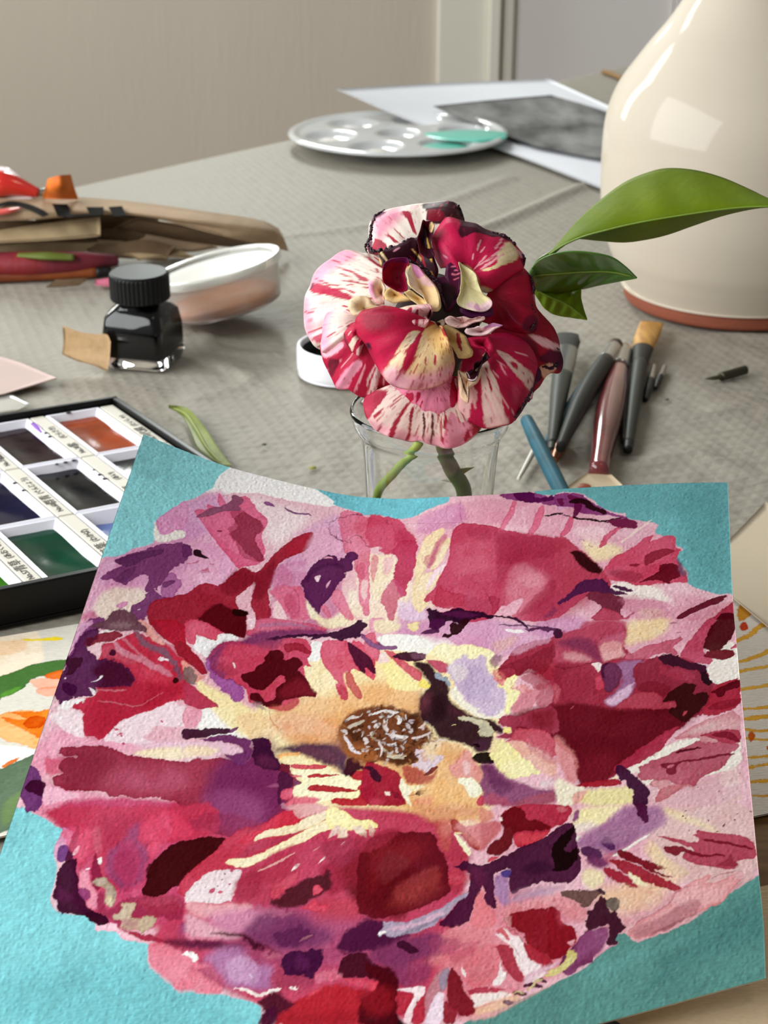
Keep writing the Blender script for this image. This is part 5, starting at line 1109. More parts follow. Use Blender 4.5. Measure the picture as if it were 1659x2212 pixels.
l E0D8D4 w=4.6 r=1 s=1.6 a=0.72:766 614 768 613 770 613 772 614
p A83450 s=6 r=3 a=0.55:841 94 881 100 927 111 949 130 937 149 886 137 851 121
p A02C48 s=8 r=4 a=0.6:925 114 968 126 1019 139 1070 152 1074 205 1047 208 1002 190 972 218 950 265 933 257 931 193 920 147
p D88A9C s=12 a=0.5:967 223 1004 216 1053 273 1012 298 982 313 958 291
p 9E2A42 s=5 r=3 a=0.6:993 368 1011 341 1035 314 1078 264 1082 314 1058 342 1023 361
p B04460 r=3 s=2 a=0.5:864 283 907 306 928 308 933 330 927 347 884 336 866 323
l 7A2038 w=1.93 r=2 a=0.5:915 285 926 308 935 330
l 8A3048 w=2.17 r=2 a=0.5:864 286 863 304 866 323
l A03A58 w=1.45 r=2 a=0.6:676 77 738 78 812 82 880 90 939 112 996 129 1069 148
p C05A74 s=3 r=3 a=0.6:746 178 763 167 770 142 779 130 780 168 769 205 758 207
p F3E2C0 s=4 r=3 a=0.8:619 160 642 166 668 160 679 192 675 229 662 246 663 282 638 287
p D8708A s=3 r=3 a=0.7:621 160 636 166 640 215 635 246 621 203
p E8B0BC s=4 r=3 a=0.7:646 172 669 167 676 204 661 228
l 7A5A60 w=1.21 r=2 a=0.4:741 270 747 240 752 219 763 201 777 149
p F0CFC8 s=3 r=3 a=0.8:600 231 621 228 628 263 622 287 610 269
p C84C6C s=3 r=3 a=0.6:586 186 608 191 610 228 601 234 589 216
p F3E6CC s=4 r=3 a=0.8:576 259 598 264 612 293 630 328 612 333 592 311
p C25C86 s=5 r=4 a=0.6:401 224 417 215 451 244 448 273 430 265 416 284 401 269
l C0407A w=2.41 r=2 a=0.6:455 272 470 298 480 331
p B83A5C s=4 r=4 a=0.6:433 298 449 279 468 304 479 336 466 349 452 334
p EFC8CC s=6 r=4 a=0.7:1112 126 1151 119 1185 129 1202 145 1181 177 1177 193 1142 159 1119 143
l F3E0D0 w=7.23 r=3 a=0.7:1306 119 1263 158 1236 183
p 7E1A30 s=4 r=3 a=0.5:1202 269 1245 264 1294 289 1268 309 1230 291
l 5A0C20 w=2.89 r=3 a=0.7:1278 307 1310 294 1347 269
p C88098 s=8 r=5 a=0.5:1232 339 1268 341 1308 359 1342 373 1357 407 1321 420 1254 404
p EAD0D0 s=8 r=4 a=0.6:1321 319 1361 350 1368 386 1347 367 1326 339
p E0B0C8 s=5 r=4 a=0.5:958 444 997 421 1048 417 1090 435 1050 452 1000 467
p D8A898 s=8 r=4 a=0.6:936 429 981 416 1001 413 993 438 962 458
p 7A5064 s=4 r=4 a=0.7:942 467 959 455 975 460 966 478 954 491
p 7E1A2C s=3 r=3 a=0.7:955 496 977 486 996 480 1026 474 1066 460 1091 446 1093 492 1065 521 1029 513 1012 519 995 494 973 496
p 9C2438 s=3 r=3 a=0.6:1012 519 1042 515 1093 504 1096 548 1081 557 1057 564 1031 538
p F8F0B8 r=3 s=1.5:975 529 1002 514 1012 519 990 550
p D87070 s=4 r=3 a=0.6:952 490 973 502 985 525 968 528 957 516
p A8304A s=4 r=3 a=0.7:1053 574 1081 546 1095 537 1098 597 1059 602
p C87C84 s=5 r=3 a=0.6:1035 672 1065 692 1104 721 1104 741 1081 727 1051 700
p 5E2A50 s=5 r=4 a=0.6:965 746 998 752 1023 775 1010 787 981 773
p A84A62 s=4 r=3 a=0.6:961 779 982 777 1011 797 1003 809 970 803
p E8D0A8 s=6 r=4 a=0.7:815 648 837 650 849 671 842 690 820 668
p D89A60 s=8 r=4 a=0.6:856 652 895 652 909 674 890 696 876 699 859 677
p 6A1422 s=6 r=4 a=0.6:1098 602 1147 613 1201 619 1220 641 1268 647 1316 656 1268 695 1197 697 1124 643
p 9C3044 s=6 r=4 a=0.6:1109 511 1169 521 1185 545 1181 583 1196 602 1147 610 1112 589
l 5A0C18 w=2.41 r=3 a=0.6:1189 509 1156 513 1119 516 1094 509
p C05A68 s=3 r=3 a=0.7:1091 547 1109 561 1107 588 1098 600 1093 596
p 7A1828 s=3 r=3 a=0.6:1279 578 1318 579 1356 603 1336 622 1317 607 1283 601
p B03850 s=4 r=3 a=0.5:1319 533 1368 559 1402 573 1405 597 1366 593 1328 564
p EACCC8 s=5 r=4 a=0.6:1437 827 1472 813 1484 821 1481 861 1446 859
p D8B8B8 s=6 r=4 a=0.5:1374 716 1433 708 1471 707 1432 716 1394 725
p 8A3A5A s=5 r=5 a=0.6:397 406 436 399 461 393 454 410 417 425 400 419
p 9C2C44 s=5 r=4 a=0.5:316 468 356 468 381 485 364 497 336 485
l 6A2A50 w=2.41 r=5 a=0.6 s=2:319 490 345 499 369 504 394 514
p E8B088 s=8 r=4 a=0.6:468 572 524 559 602 579 627 604 584 613 511 609 480 600
p F6DCA0 s=8 r=4 a=0.7:540 461 564 465 584 491 602 528 567 528 539 492
l C87858 w=2.41 r=2 a=0.5:463 558 468 577 490 595 493 605
p DD8C60 s=6 r=4 a=0.5:499 580 520 584 518 599 499 599
p 6E3C4C s=8 r=5 a=0.6:532 639 565 634 615 643 652 664 620 672 579 656
p E05070 s=4 r=3 a=0.6:98 829 136 816 164 818 175 863 159 878 142 861
p B83A60 s=5 r=4 a=0.6:225 840 247 825 280 861 286 897 265 912 237 891 223 864
p DE4A68 s=4 r=3 a=0.7:277 837 315 831 308 850 294 865
p 9A2440 s=5 r=4 a=0.6:298 933 336 942 370 933 388 951 370 967 336 957
p E08098 s=4 r=3 a=0.7:399 987 424 997 455 1000 469 996 471 1003 404 999
p 8E2A4A s=8 r=4 a=0.5:344 786 395 774 450 778 507 788 485 808 432 811 376 805
p A83A56 s=4 r=3 a=0.6:486 833 541 819 592 805 559 825 520 841 476 858 466 858
p B8405A s=4 r=4 a=0.6:516 868 574 845 624 828 673 837 657 861 632 869 608 879 571 880 538 893
p 943048 s=4 r=4 a=0.6:626 838 677 827 732 839 711 867 688 889 660 876
l F0D0C8 w=3.98 r=2 a=0.7:519 883 553 869 583 851
p A02C40 s=6 r=4 a=0.6:691 829 757 826 800 829 763 861 710 862
p 7A1A28 s=6 r=4 a=0.6:739 881 780 871 807 879 797 913 754 907
p B0607C s=5 r=5 a=0.6:524 945 572 952 617 969 576 971 538 960
p 4A1440 s=6 r=5 a=0.7:571 994 620 983 659 1001 652 1018 613 1024 581 1013
p C89AC0 s=6 r=4 a=0.6:492 1039 529 1028 561 1056 568 1083 533 1081 503 1062
p 9C3A60 s=4 r=4 a=0.6:435 1048 471 1051 497 1074 504 1083 477 1073 453 1059
p D87088 s=4 r=4 a=0.6:668 1070 707 1070 726 1091 697 1095 671 1085
p D85060 s=3 r=4 a=0.7:674 1101 693 1099 671 1112 657 1114
p E8A0A0 s=6 r=4 a=0.5:898 829 940 825 964 850 962 887 940 878
p C05A50 s=4 r=3 a=0.6:859 818 893 828 902 861 899 886 883 879 874 852
p A02838 s=4 r=3 a=0.6:905 938 934 923 947 945 943 954 924 971 908 963
p C84A5A s=3 r=4 a=0.7:903 923 930 932 942 947 912 954 905 948
p 7A2A30 s=6 r=4 a=0.6:754 882 791 864 827 897 800 923 764 928
p A84040 s=10 r=4 a=0.5:790 942 838 918 875 903 895 936 855 950 807 968
p E8B0B0 s=4 r=4 a=0.6:1010 1025 1030 1024 1042 1045 1029 1045
p D88890 s=5 r=4 a=0.6:953 1103 988 1105 1013 1118 1000 1136 966 1136
p 9A3A5C s=5 r=5 a=0.6:868 1042 918 1046 949 1061 931 1076 887 1077
p B84A68 s=5 r=5 a=0.5:890 1060 944 1065 984 1062 975 1079 932 1090
p C0A0B8 s=8 r=4 a=0.5:1033 995 1083 990 1124 998 1089 1001 1044 1007
l 8A3A50 w=2.28 r=3 a=0.5:1018 1024 1024 1042 1045 1060 1062 1084
l B8888E w=1.99 r=2 a=0.6:1039 1082 1050 1094 1057 1118
p B0809E s=6 r=4 a=0.5:1177 900 1214 891 1245 887 1282 906 1261 928 1214 929
p E8CCA4 s=6 r=4 a=0.6:1281 944 1322 964 1331 987 1356 1004 1381 1020 1355 1029 1321 1001 1291 967
p E8C0A0 s=8 r=4 a=0.5:1240 1012 1280 1032 1320 1046 1309 1069 1265 1073 1240 1052
p D89A8C s=4 r=3 a=0.6:1285 1037 1300 1039 1309 1044 1295 1044
l B07880 w=2.28 r=2 a=0.7:1253 1104 1280 1088 1312 1077 1334 1065 1345 1052 1374 1047
l B07880 w=2.28 r=2 a=0.7:1407 1042 1427 1036 1469 1039 1473 1053 1453 1066
p E4BEC0 s=4 r=3 a=0.6:1456 1022 1495 1026 1500 1054 1472 1063 1453 1053"""
def unpack(txt):
    out = []
    for ln in txt.split('\n'):
        if not ln: continue
        h, p = ln.split(':'); h = h.split(); o = {}
        for q in h[2:]: o[q[0]] = float(q[2:])
        n = [float(v) for v in p.split()]; out.append((h[0], h[1], o, list(zip(n[::2], n[1::2]))))
    return out
img = paint_canvas(unpack(PAINT), CW, CH, STEP)
nv, nu = img.shape[:2]; G = surf(nu, nv)
rg = np.random.default_rng(2); gn = _noise(nv, nu, 3.0, rg)*.00003
G[..., 2] += gn
top = G.reshape(-1, 3); n0 = len(top)
ring = np.concatenate([np.arange(nu), nu-1+nu*np.arange(1, nv), nu*nv-2-np.arange(nu-1), nu*np.arange(nv-2, 0, -1)])
nrm = np.array([0, .30, -.95])*.0006
rgv = top[ring]+nrm; m = len(ring)
Fr = np.stack([ring, n0+np.arange(m), n0+(np.arange(m)+1) % m, ring[(np.arange(m)+1) % m]], -1)
sheetm = mat('pigment_on_rag_paper', rough=.8, attr='pigment', bump=.00022, bscale=1500, stretch=(.27, 1.0, 1.0), spec=.0)
bt = empty('flower_painting', tuple(top[nu//2+(nv-1)*nu]), 'large watercolour of a crimson and cream striped flower on turquoise, propped in front', 'painting')
colr = np.vstack([img.reshape(-1, 3), np.tile(np.array(lin('EDE6DA')[:3]), (m, 1))])
mesh('painted_sheet', np.vstack([top, rgv]), np.vstack([gridF(nv, nu)[:, ::-1], Fr]), sheetm, bt, attr=colr)
Gb = surf(40, 36).reshape(-1, 3)+nrm
mesh('sheet_back', Gb, gridF(36, 40), mat('rag_paper', 'E4DED2', .8, var=.03, bump=.0002, bscale=700), bt)
# ---------------------------------------------------------------- tumbler, stems, rose
gx, gy = .0158, .468
gl = empty('glass_tumbler', (gx, gy, 0), 'small clear glass tumbler with flared rim holding the striped rose', 'glass')
prof = [(0, .0015), (.012, .0012), (.0185, .0012), (.0198, .003), (.0205, .012), (.0222, .053), (.0236, .074), (.0262, .0800), (.0272, .0835), (.0274, .0852), (.0266, .0862), (.0262, .0850), (.0253, .0806), (.0228, .0743), (.02145, .053), (.0197, .012), (.0184, .008), (.012, .0068), (0, .0066)]
glass = mat('clear_glass', 'FFFFFF', 0, trans=1, ior=1.46)
Vg, Fg = lathe(resample(prof, 90), 96); Vg = np.array(Vg)+np.array([gx, gy, 0])
mesh('glass_body', Vg, np.array(Fg), glass, gl)
Vw, Fw = lathe([(0, .0070), (.012, .0071), (.0181, .0084), (.0194, .012), (.0202, .030), (.0200, .0302), (0, .0302)], 64, (gx, gy, 0))
mesh('water', Vw, np.array(Fw), mat('water', 'F2F6F2', 0, trans=1, ior=1.33), gl)
leafg = mat('stem_green', '7A9A34', .45, var=.35, vscale=90, bump=.0001, bscale=800)
def P_(px, py, d):   # point of the flower arrangement given in its own measuring frame
    a = (px-829.5)/3200.; b = -(py-1106.)/3200.; cp, sp = math.cos(R_(25.5)), math.sin(R_(25.5))
    return (a*d, cp*d+b*d*sp, .27-sp*d+b*d*cp)
ro = empty('striped_rose', (gx, gy-.01, .10), 'wilting crimson and cream striped rose with dark curled edges in the tumbler', 'flower')
pts = [P_(985, 740, .492), P_(965, 860, .492), P_(957, 950, .496), P_(975, 1010, .505), P_(1003, 1068, .514), (.0268, .470, .030), (.024, .474, .012)]
V, F = tube(pts, [.0030, .0028, .0026, .0028, .0027, .0022, .0020], 14, 60)
mesh('stem', V, F, mat('rose_stem', '5C7A2C', .45, col2='3A3A1A', vscale=50, bump=.0002, bscale=500), ro)
a = np.array(P_(995, 1020, .508)); V, F = tube([a-np.array([.002, 0, .001]), a+np.array([.0006, 0, .0008]), a+np.array([.0045, 0, .0022])], [.0016, .0012, .0001], 10, 10)
mesh('thorn', V, F, mat('thorn_olive', '7C7430', .5), ro)
a = np.array(P_(976, 1038, .508)); V, F = tube([a, a+np.array([-.0022, 0, .0003]), a+np.array([-.0036, 0, .0004])], [.0007, .0004, .0001], 8, 8)
mesh('thorn', V, F, mat('thorn_pale', 'B8B8A0', .5), ro)
# petals: outline fans with cup, ruffle and their own pigment
K = .465/3200.
RC = np.array(P_(930, 690, .465)); cp, sp = math.cos(R_(25.5)), math.sin(R_(25.5))
AX = np.array([1, 0, 0.]); AY = np.array([0, sp, cp]); AZ = np.array([0, -cp, sp])
petm = mat('petal_pigment', rough=.5, attr='pigment', bump=.00010, bscale=900, sss=.08, spec=.22)
PET = """P 912.2 636.0 -33 -99 24 F9E9DA 0:824.5 573.7 820.9 542 800.1 536.6 780.2 533 765.7 529.3 744 528.4 729.6 536.6 718.7 547.4 695.2 561.9 682.5 576.4 677.1 590.8 675.3 601.7 669 614.3 661.8 627 659.4 663.2 660.8 692.1 667.2 710 680.7 735.5 704.2 744.5 725.9 717.4
p F39AB6 s=14 a=0.9 r=.8:718.7 525.7 762.1 525.7 776.6 547.4 736.8 565.5 709.7 583.6 700.6 601.7 668.1 618 668.1 572.7
p F39AB6 s=14 a=0.8 r=.8:650 618 671.7 623.4 680.7 663.2 686.2 717.4 660.8 735.5 650 681.2
p F6C8CE s=17.5 a=0.7 r=.8:686.2 645.1 740.4 645.1 722.3 717.4 677.1 717.4
p BE1A44 r=1.35 s=0.7:669.9 616.1 682.5 598.1 709.7 607.1 736.8 621.6 765.7 637.8 762.1 644.2 740.4 639.7 709.7 630.6 682.5 625.2
p C22450 r=2.25 s=0.7 a=0.9:736.8 570.9 751.3 574.6 776.6 585.4 794.7 596.3 800.1 603.5 791 605.3 776.6 596.3 758.5 581.8 744 576.4
p C22450 r=2.25 s=1.05 a=0.7:729.6 565.5 744 569.1 765.7 583.6 751.3 581.8
l C22450 w=3.25 r=1.35 s=.5:686.2 590.8 709.7 603.5 733.2 610.7
l C22450 w=2.89 r=1.35 s=.5:736.8 583.6 751.3 590.8 762.1 592.6
l C22450 w=4.7 r=1.35 s=.5:751.3 621.6 758.5 625.2 767.5 627.9
l C22450 w=3.62 r=1.35 s=.5:660.8 661.4 671.7 663.2 684.4 661.4
l C22450 w=2.89 r=1.35 s=.5:751.3 608.9 765.7 610.7
l C22450 w=4.7 r=1.35 s=.5:813.7 574.6 818.2 585.4
l C22450 w=3.25 r=1.35 s=.5:814.6 594.4 823.6 601.7
l C22450 w=3.62 r=0.9 s=.5:718.7 549.2 740.4 561.9
p C0405C r=1.35 s=1.05:673.5 717.4 704.2 706.6 709.7 721 686.2 731.9
l 8A6030 w=9.04 s=2.1 a=0.7 r=.8:798.3 536.6 800.1 552.9
p 6A3040 s=1.05 r=.8:671.7 616.1 677.1 596.3 683.5 601.7 678.9 610.7
S 90 C8607C
T 14 BE1A44
P 912.2 547.4 -60 -117 33 FAE6D8 0:823.6 542 805.5 536.6 794.7 534.8 792 518.5 800.1 504 798.6 473.3 809.1 453.4 830.8 440.7 867 430.8 906.8 424.5 950 420.8 979.1 419.4 999 431.7 1005.3 455.2 1009.9 464.2 993.6 496.8 957.4 511.3
p F193AE s=17.5 a=0.9 r=.8:809.1 453.4 867 428.1 874.2 457 848.9 482.3 823.6 511.3 809.1 500.4
p A81238 r=0.9 s=0.7:867 442.5 890.5 445.3 893.2 464.2 900.5 496.8 901.4 504 890.5 491.4 883.3 467.9 872.4 453.4
p A81238 r=1.35 s=0.7:836.3 496.8 848.9 504 867 520.3 854.3 518.5 845.3 509.5
p A81238 r=1.35 s=0.7:812.7 502.2 830.8 513.1 841.7 529.3 821.8 536.6 805.5 529.3 809.1 511.3
p 4E0A30 r=1.35 s=1.05:792.9 516.7 800.1 504 809.1 507.6 805.5 525.7 823.6 536.6 801.9 536.6
p 5A1C48 r=0.9 s=1.05:805.5 455.2 830.8 440.7 839.9 444.4 829 451.6 812.7 462.4 807.3 482.3 803.7 478.7
p F6CCC8 s=1.4 r=.8:867 433.5 906.8 426.3 906.8 437.1 874.2 442.5
p 2E0618 r=0.9 s=0.7:913.1 424.5 950 420.8 979.1 419.4 999 431.7 1006.2 457 1009.9 467.9 993.6 482.3 921.2 475.1 924 440.7 914.9 438.9
p 7A0C24 s=2.8 r=0.9:924 440.7 946.6 440.7 964.6 453.4 957.4 469.7 932.1 471.5 924.9 467.9
p 4A2028 s=4.9 a=0.6 r=.8:964.6 438.9 984.5 431.7 997.2 457 975.5 464.2
S 60 C8607C
T 6 B01840
P 1042.1 645.1 -75 -111 15 8E0A2A 0:1128.9 565.5 1152.4 580 1160.6 599.9 1157.8 627 1160.6 648.7 1183.2 672.2 1201.2 693.9 1212.1 717.4 1213.9 744.5 1221.1 764.4 1219.3 782.5 1212.1 795.2 1192.2 789.7 1177.7 804.2 1172.3 818.7 1154.2 835 1147 858.5 1092.7 807.8
p F0B2BC r=1.35 s=0.7:1138 710.2 1161.5 713.8 1188.6 721 1213.9 731.9 1215.7 744.5 1190.4 742.7 1165.1 733.7
p 3A0A2C r=1.35 s=1.75:1161.5 762.6 1190.4 744.5 1212.1 742.7 1221.1 764.4 1219.3 786.1 1206.7 786.1 1183.2 771.7
p E8B8A0 r=1.35 s=1.05:1166.9 782.5 1179.5 773.5 1197.6 773.5 1206.7 782.5 1192.2 791.6 1177.7 804.2
p 560A26 s=7 r=.8:1110.8 717.4 1147 717.4 1165.1 735.5 1165.1 771.7 1157.8 833.1 1128.9 807.8
S 20 5A0A20
P 1056.6 623.4 -51 -69 21 A00C2E 0:1134.3 569.1 1148.8 587.2 1156 618 1159.7 650.5 1166.9 677.6 1163.3 702.9 1145.2 713.8 1110.8 708.4 1083.7 699.3 1056.6 692.1 1031.3 681.2
p 6A0A2C s=3.5 r=1.35:1128.9 692.1 1139.8 675.8 1159.7 674 1168.7 692.1 1157.8 710.2 1128.9 706.6
l D0B0C0 w=2.53 s=1.05 a=0.8 r=.8:1154.2 623.4 1156 636 1159.7 648.7
p 5A0C34 s=2.1 r=.8:1139.8 576.4 1157.8 590.8 1159.7 623.4 1150.6 618 1145.2 590.8
p 7A0620 s=10.5 a=0.7 r=.8:1056.6 627 1110.8 645.1 1128.9 690.3 1074.7 692.1
l 8E4466 w=2.53 s=1.05 a=0.8 r=.8:1096.4 663.2 1103.6 677.6 1118.1 692.1 1130.7 695.7
S 20 C83058
P 1016.8 587.2 -24 -60 39 C4154A 0:953.5 572.7 939 547.4 932.2 518.5 933.6 500.4 940.8 482.3 951.7 466.1 971.6 458.8 984.2 464.2 1002.3 469.7 1020.4 473.3 1031.3 474.2 1047.5 487.8 1083.7 494.1 1107.2 511.3 1125.3 533 1138 545.6 1136.1 569.1 1121.7 587.2 1092.7 607.1 1063.8 627 1042.1 625.2 1031.3 608.9
p F2DCAE r=2.25 s=0.7:1090.9 518.5 1107.2 518.5 1119.9 536.6 1121.7 554.7 1103.6 567.3 1074.7 578.2 1045.7 587.2 1038.5 583.6 1065.6 572.7 1078.3 561.9 1071 547.4 1085.5 536.6
l F4B8C0 w=3.98 r=1.8 s=.5:1024 580 1045.7 565.5 1074.7 545.6 1092.7 522.1
l F4B8C0 w=5.42 r=1.8 s=.5:1038.5 581.8 1060.2 563.7 1089.1 547.4
l F4B8C0 w=3.25 r=1.8 s=.5:1031.3 572.7 1049.3 551
l F4B8C0 w=3.25 r=1.35 s=.5:1020.4 560.1 1024 547.4
l F4B8C0 w=4.34 r=1.35 s=.5:1031.3 542 1038.5 518.5
l F4B8C0 w=2.89 r=1.35 s=.5:1038.5 545.6 1047.5 533
l F4B8C0 w=3.62 r=1.35 s=.5:957.1 549.2 966.2 556.5
l F4B8C0 w=4.34 r=1.8 s=.5:1069.2 536.6 1085.5 511.3
p 3A0620 r=1.8 s=1.05:984.2 457 1005.9 469.7 1038.5 475.1 1056.6 489.6 1089.1 496.8 1114.4 516.7 1092.7 514.9 1078.3 507.6 1060.2 508.6 1049.3 502.2 1024 500.4 1007.8 507.6 996.9 514.9 987.9 498.6 996.9 478.7
p E8A8B8 r=1.8 s=0.7:1116.3 529.3 1138 543.8 1136.1 554.7 1125.3 551 1121.7 543.8
p 5A1238 r=1.35 s=0.7:1125.3 552.9 1138 551 1137.1 569.1 1128.9 561.9
p E8D8B0 s=3.5 r=1.35:1042.1 614.3 1071 623.4 1056.6 630.6 1038.5 627
p E8D8A0 s=4.2 r=.8:998.7 572.7 1013.2 572.7 1031.3 598.1 1038.5 619.8 1016.8 608.9
p 8E3A58 s=10.5 a=0.5 r=.8:940.8 527.5 966.2 547.4 973.4 565.5 948.1 569.1
S 20 8A0A30
P 1005.9 614.3 6 24 -12 E6DAA6 1:989.7 565.5 998.7 572.7 1009.6 578.2 1027.6 594.4 1033.1 616.1 1040.3 636 1054.8 646.9 1056.6 645.1 1062.9 650.5 1063.8 661.4 1054.8 672.2 1042.1 676.7 1024 674 1002.3 667.7 991.5 663.2 985.7 653.2 992.4 637.8 996.9 612.5 996 587.2
p F2C6CE s=5.6 r=1.35:998.7 663.2 1020.4 650.5 1031.3 663.2 1063.8 645.1 1065.6 666.8 1038.5 679.4
p C88AB0 s=2.8 a=0.8 r=.8:1020.4 666.8 1031.3 652.3 1038.5 675.8
P 987.9 645.1 -6 -3 6 4A0A34 1:960.7 598.1 963.5 572.7 980.6 561.9 1002.3 563.7 991.5 572.7 996.9 590.8 996.9 614.3 991.5 637.8 975.2 670.4 966.2 675.8 951.7 636 940.8 616.1 930 601.7 946.3 598.1
l F08AA8 w=3.62 r=1.8 s=.5:975.2 576.4 989.7 572.7
l F08AA8 w=3.62 r=1.8 s=.5:975.2 592.6 993.3 590.8
l F08AA8 w=2.89 r=1.8 s=.5:980.6 583.6 989.7 583.6
l F08AA8 w=2.89 r=1.8 s=.5:978.8 603.5 991.5 599.9
p 220416 s=3.5 r=1.8:940.8 618 966.2 608.9 989.7 623.4 975.2 663.2 966.2 670.4 953.5 634.2
P 1024.0 670.4 -9 0 9 4A1440 1:991.5 665 1005.9 666.8 1042.1 676.7 1063.8 663.2 1067.4 681.2 1042.1 688.5 1013.2 686.7 995.1 677.6
p D89A40 s=1.05 r=.8:975.2 672.2 995.1 681.2 1015 688.5 984.2 686.7
P 897.7 565.5 -45 -21 9 2C0518 1:820 572.7 819.1 540.2 838.1 534.8 867 522.1 883.3 516.7 885.1 505.8 900.5 514 910.4 496.8 914.9 472.4 921.2 482.3 926.7 500.4 932.1 525.7 939.3 554.7 950 583.6 939.3 608.9 917.6 605.3 881.5 563.7 841.7 565.5 827.2 576.4
l F2C45A w=8.32 s=0.7 r=1.35:924 513.1 928.5 536.6 932.1 560.1
l F0DCB0 w=5.42 s=0.7 r=1.35:823.6 542 832.6 554.7 836.3 563.7
l E8C890 w=4.7 s=0.7 r=1.35:820 554.7 823.6 569.1
l D8B070 w=4.7 s=0.7 r=1.8:890.5 534.8 903.2 547.4 910.4 558.3
l E8A8B8 w=4.34 s=0.7 r=1.35:850.7 540.2 863.4 533
l B01238 w=4.7 s=0.7 r=1.35:903.2 527.5 912.2 551 921.2 572.7
l 6A1030 w=5.42 s=1.05 r=1.35:885.1 551 903.2 565.5 917.6 583.6
l B88A50 w=4.7 s=1.05 r=1.35:932.1 583.6 939.3 598.1
P 917.6 496.8 -45 -3 3 3A0820 1:901.4 518.5 908.6 496.8 914.9 472.4 919.4 478.7 928.5 475.1 939.3 485.9 932.1 511.3 928.5 525.7 939.3 554.7 924.9 558.3 908.6 547.4
p F0D0A0 s=1.4 r=.8:924.9 485.9 939.3 473.3 950 473.3 939.3 485.9 932.1 504
P 858.0 599.9 -6 36 -15 860A2C 1:826.3 608.9 825.8 587.2 829 572.7 845.3 562.8 867 561 879.7 560.1 882.4 572.7 871.5 590.8 875.1 608.9 879.7 628.8 872.4 634.2 858 632.4 841.7 623.4 830.8 616.1
p 561048 r=0.9 s=1.75:826.3 590.8 829 570.9 845.3 561.9 879.7 559.2 882.4 572.7 867 569.1 841.7 569.1 832.6 581.8
P 910.4 625.2 0 30 9 F2CE98 1:874.2 589 882.4 569.1 903.2 578.2 920.3 599.9 939.3 618 944.8 627 950 645.1 953.8 666.8 946.6 677.6 932.1 677.6 926.7 670.4 914 645.1 894.1 632.4 879.7 619.8
p D88CB4 r=1.8 s=2.1:882.4 569.1 903.2 578.2 921.2 599.9 903.2 605.3 892.3 590.8
p F0C0C0 s=3.5 r=.8:903.2 601.7 921.2 599.9 941.1 619.8 932.1 623.4 910.4 616.1
p F6E4C4 s=3.5 r=.8:874.2 589 885.1 583.6 910.4 627 921.2 650.5 885.1 623.4
l 4A0A38 w=5.42 s=1.05 r=.8:946.6 621.6 955.6 650.5 961 670.4
P 903.2 646.9 9 27 6 F4D494 1:870.6 634.2 883.3 628.8 906.8 645.1 926.7 659.5 929.4 672.2 906.8 665 885.1 650.5
P 852.5 637.8 3 21 12 F2CC8C 1:830.8 628.8 841.7 623.4 870.6 637.8 890.5 652.3 867 655.9 848.9 658.6 830.8 650.5 826.3 639.7
l F090B0 w=5.42 s=1.4 r=.8:841.7 618 854.3 627 867 637.8
P 823.6 630.6 -15 15 21 F8C8B8 1:794.7 614.3 807.3 603.5 823.6 604.4 832.6 621.6 829 645.1 830.8 661.4 809.1 655.9 797.4 634.2
p F08AB4 s=8.4 r=1.35:792.9 608.9 803.7 605.3 807.3 652.3 812.7 659.5 794.7 637.8
p F2D8B0 s=5.6 r=.8:820 605.3 834.4 623.4 827.2 641.5 818.2 618
P 787.4 663.2 -33 -18 15 EAD2AA 1:754 645.1 776.6 636 794.7 637.8 812.7 657.7 832.6 661.4 812.7 670.4 780.2 681.2 762.1 679.4 751.3 661.4
P 794.7 681.2 -42 -66 24 F9D8CC 0:758.5 643.3 725.9 655.9 706.1 672.2 699.7 692.1 698.8 717.4 695.2 735.5 697 753.6 744 753.6
p F39AB6 s=14 a=0.9 r=.8:725.9 650.5 704.2 663.2 689.8 699.3 693.4 753.6 718.7 750 709.7 699.3
S 20 C8607C
T 6 BE2A50
P 830.8 690.8 -24 -78 24 B8143E 0:747.6 690.8 700.6 703.5 694.3 723.4 694.3 739.7 700.6 770.4 711.5 790.3 724.1 817.4 729.6 831 754.9 831 765.7 839.1 780.2 846.4 803.7 849.1 813.7 848.2 816.4 837.3 838.1 835.5 858 830.1 848.9 788.5
p F8C0C4 r=1.35 s=0.7:693.4 701.7 740.4 690.8 744 719.8 736.8 723.4 715.1 732.4 695.2 737.9
p F6B0BE r=1.35 s=0.7:694.3 746.9 722.3 737.9 744 732.4 744.9 745.1 725.9 759.6 709.7 766.8 698.8 763.2
l F6B0BE w=5.42 r=1.35 s=0.7:711.5 790.3 724.1 779.5 738.6 771.3
p F39CB4 r=1.35 s=0.7:724.1 819.2 740.4 801.2 762.1 781.3 776.6 770.4 787.4 781.3 776.6 795.7 762.1 812 754 831 729.6 831.9
p F8D0D0 r=1.35 s=0.7:794.7 830.1 794.7 810.2 805.5 792.1 816.4 777.6 827.2 786.7 821.8 804.8 816.4 821 813.7 848.2 794.7 848.2 800.1 830.1
l B8143E w=4.34 r=1.35 s=0.7:812.7 788.5 803.7 810.2 796.5 835.5
l B8143E w=2.53 r=1.35 s=0.7:801.9 848.2 803.7 835.5
l F6B0BE w=3.98 r=1.35 s=0.7:774.8 822.9 767.5 837.3
l F6B0BE w=4.34 r=1.35 s=0.7:830.8 810.2 829.9 822.9
p 6A0A26 s=2.8 r=1.35:709.7 766.8 736.8 770.4 733.2 781.3 718.7 810.2 713.3 792.1
S 50 A02048
T 9 F6B4C0
P 776.6 723.4 3 -21 24 B4143E 1:742.2 718 751.3 705.3 769.3 694.5 787.4 684.5 789.2 698.1 787.4 716.2 789.2 734.2 783.8 748.7 776.6 768.6 767.5 763.2 758.5 755.9 751.3 746.9 744 734.2
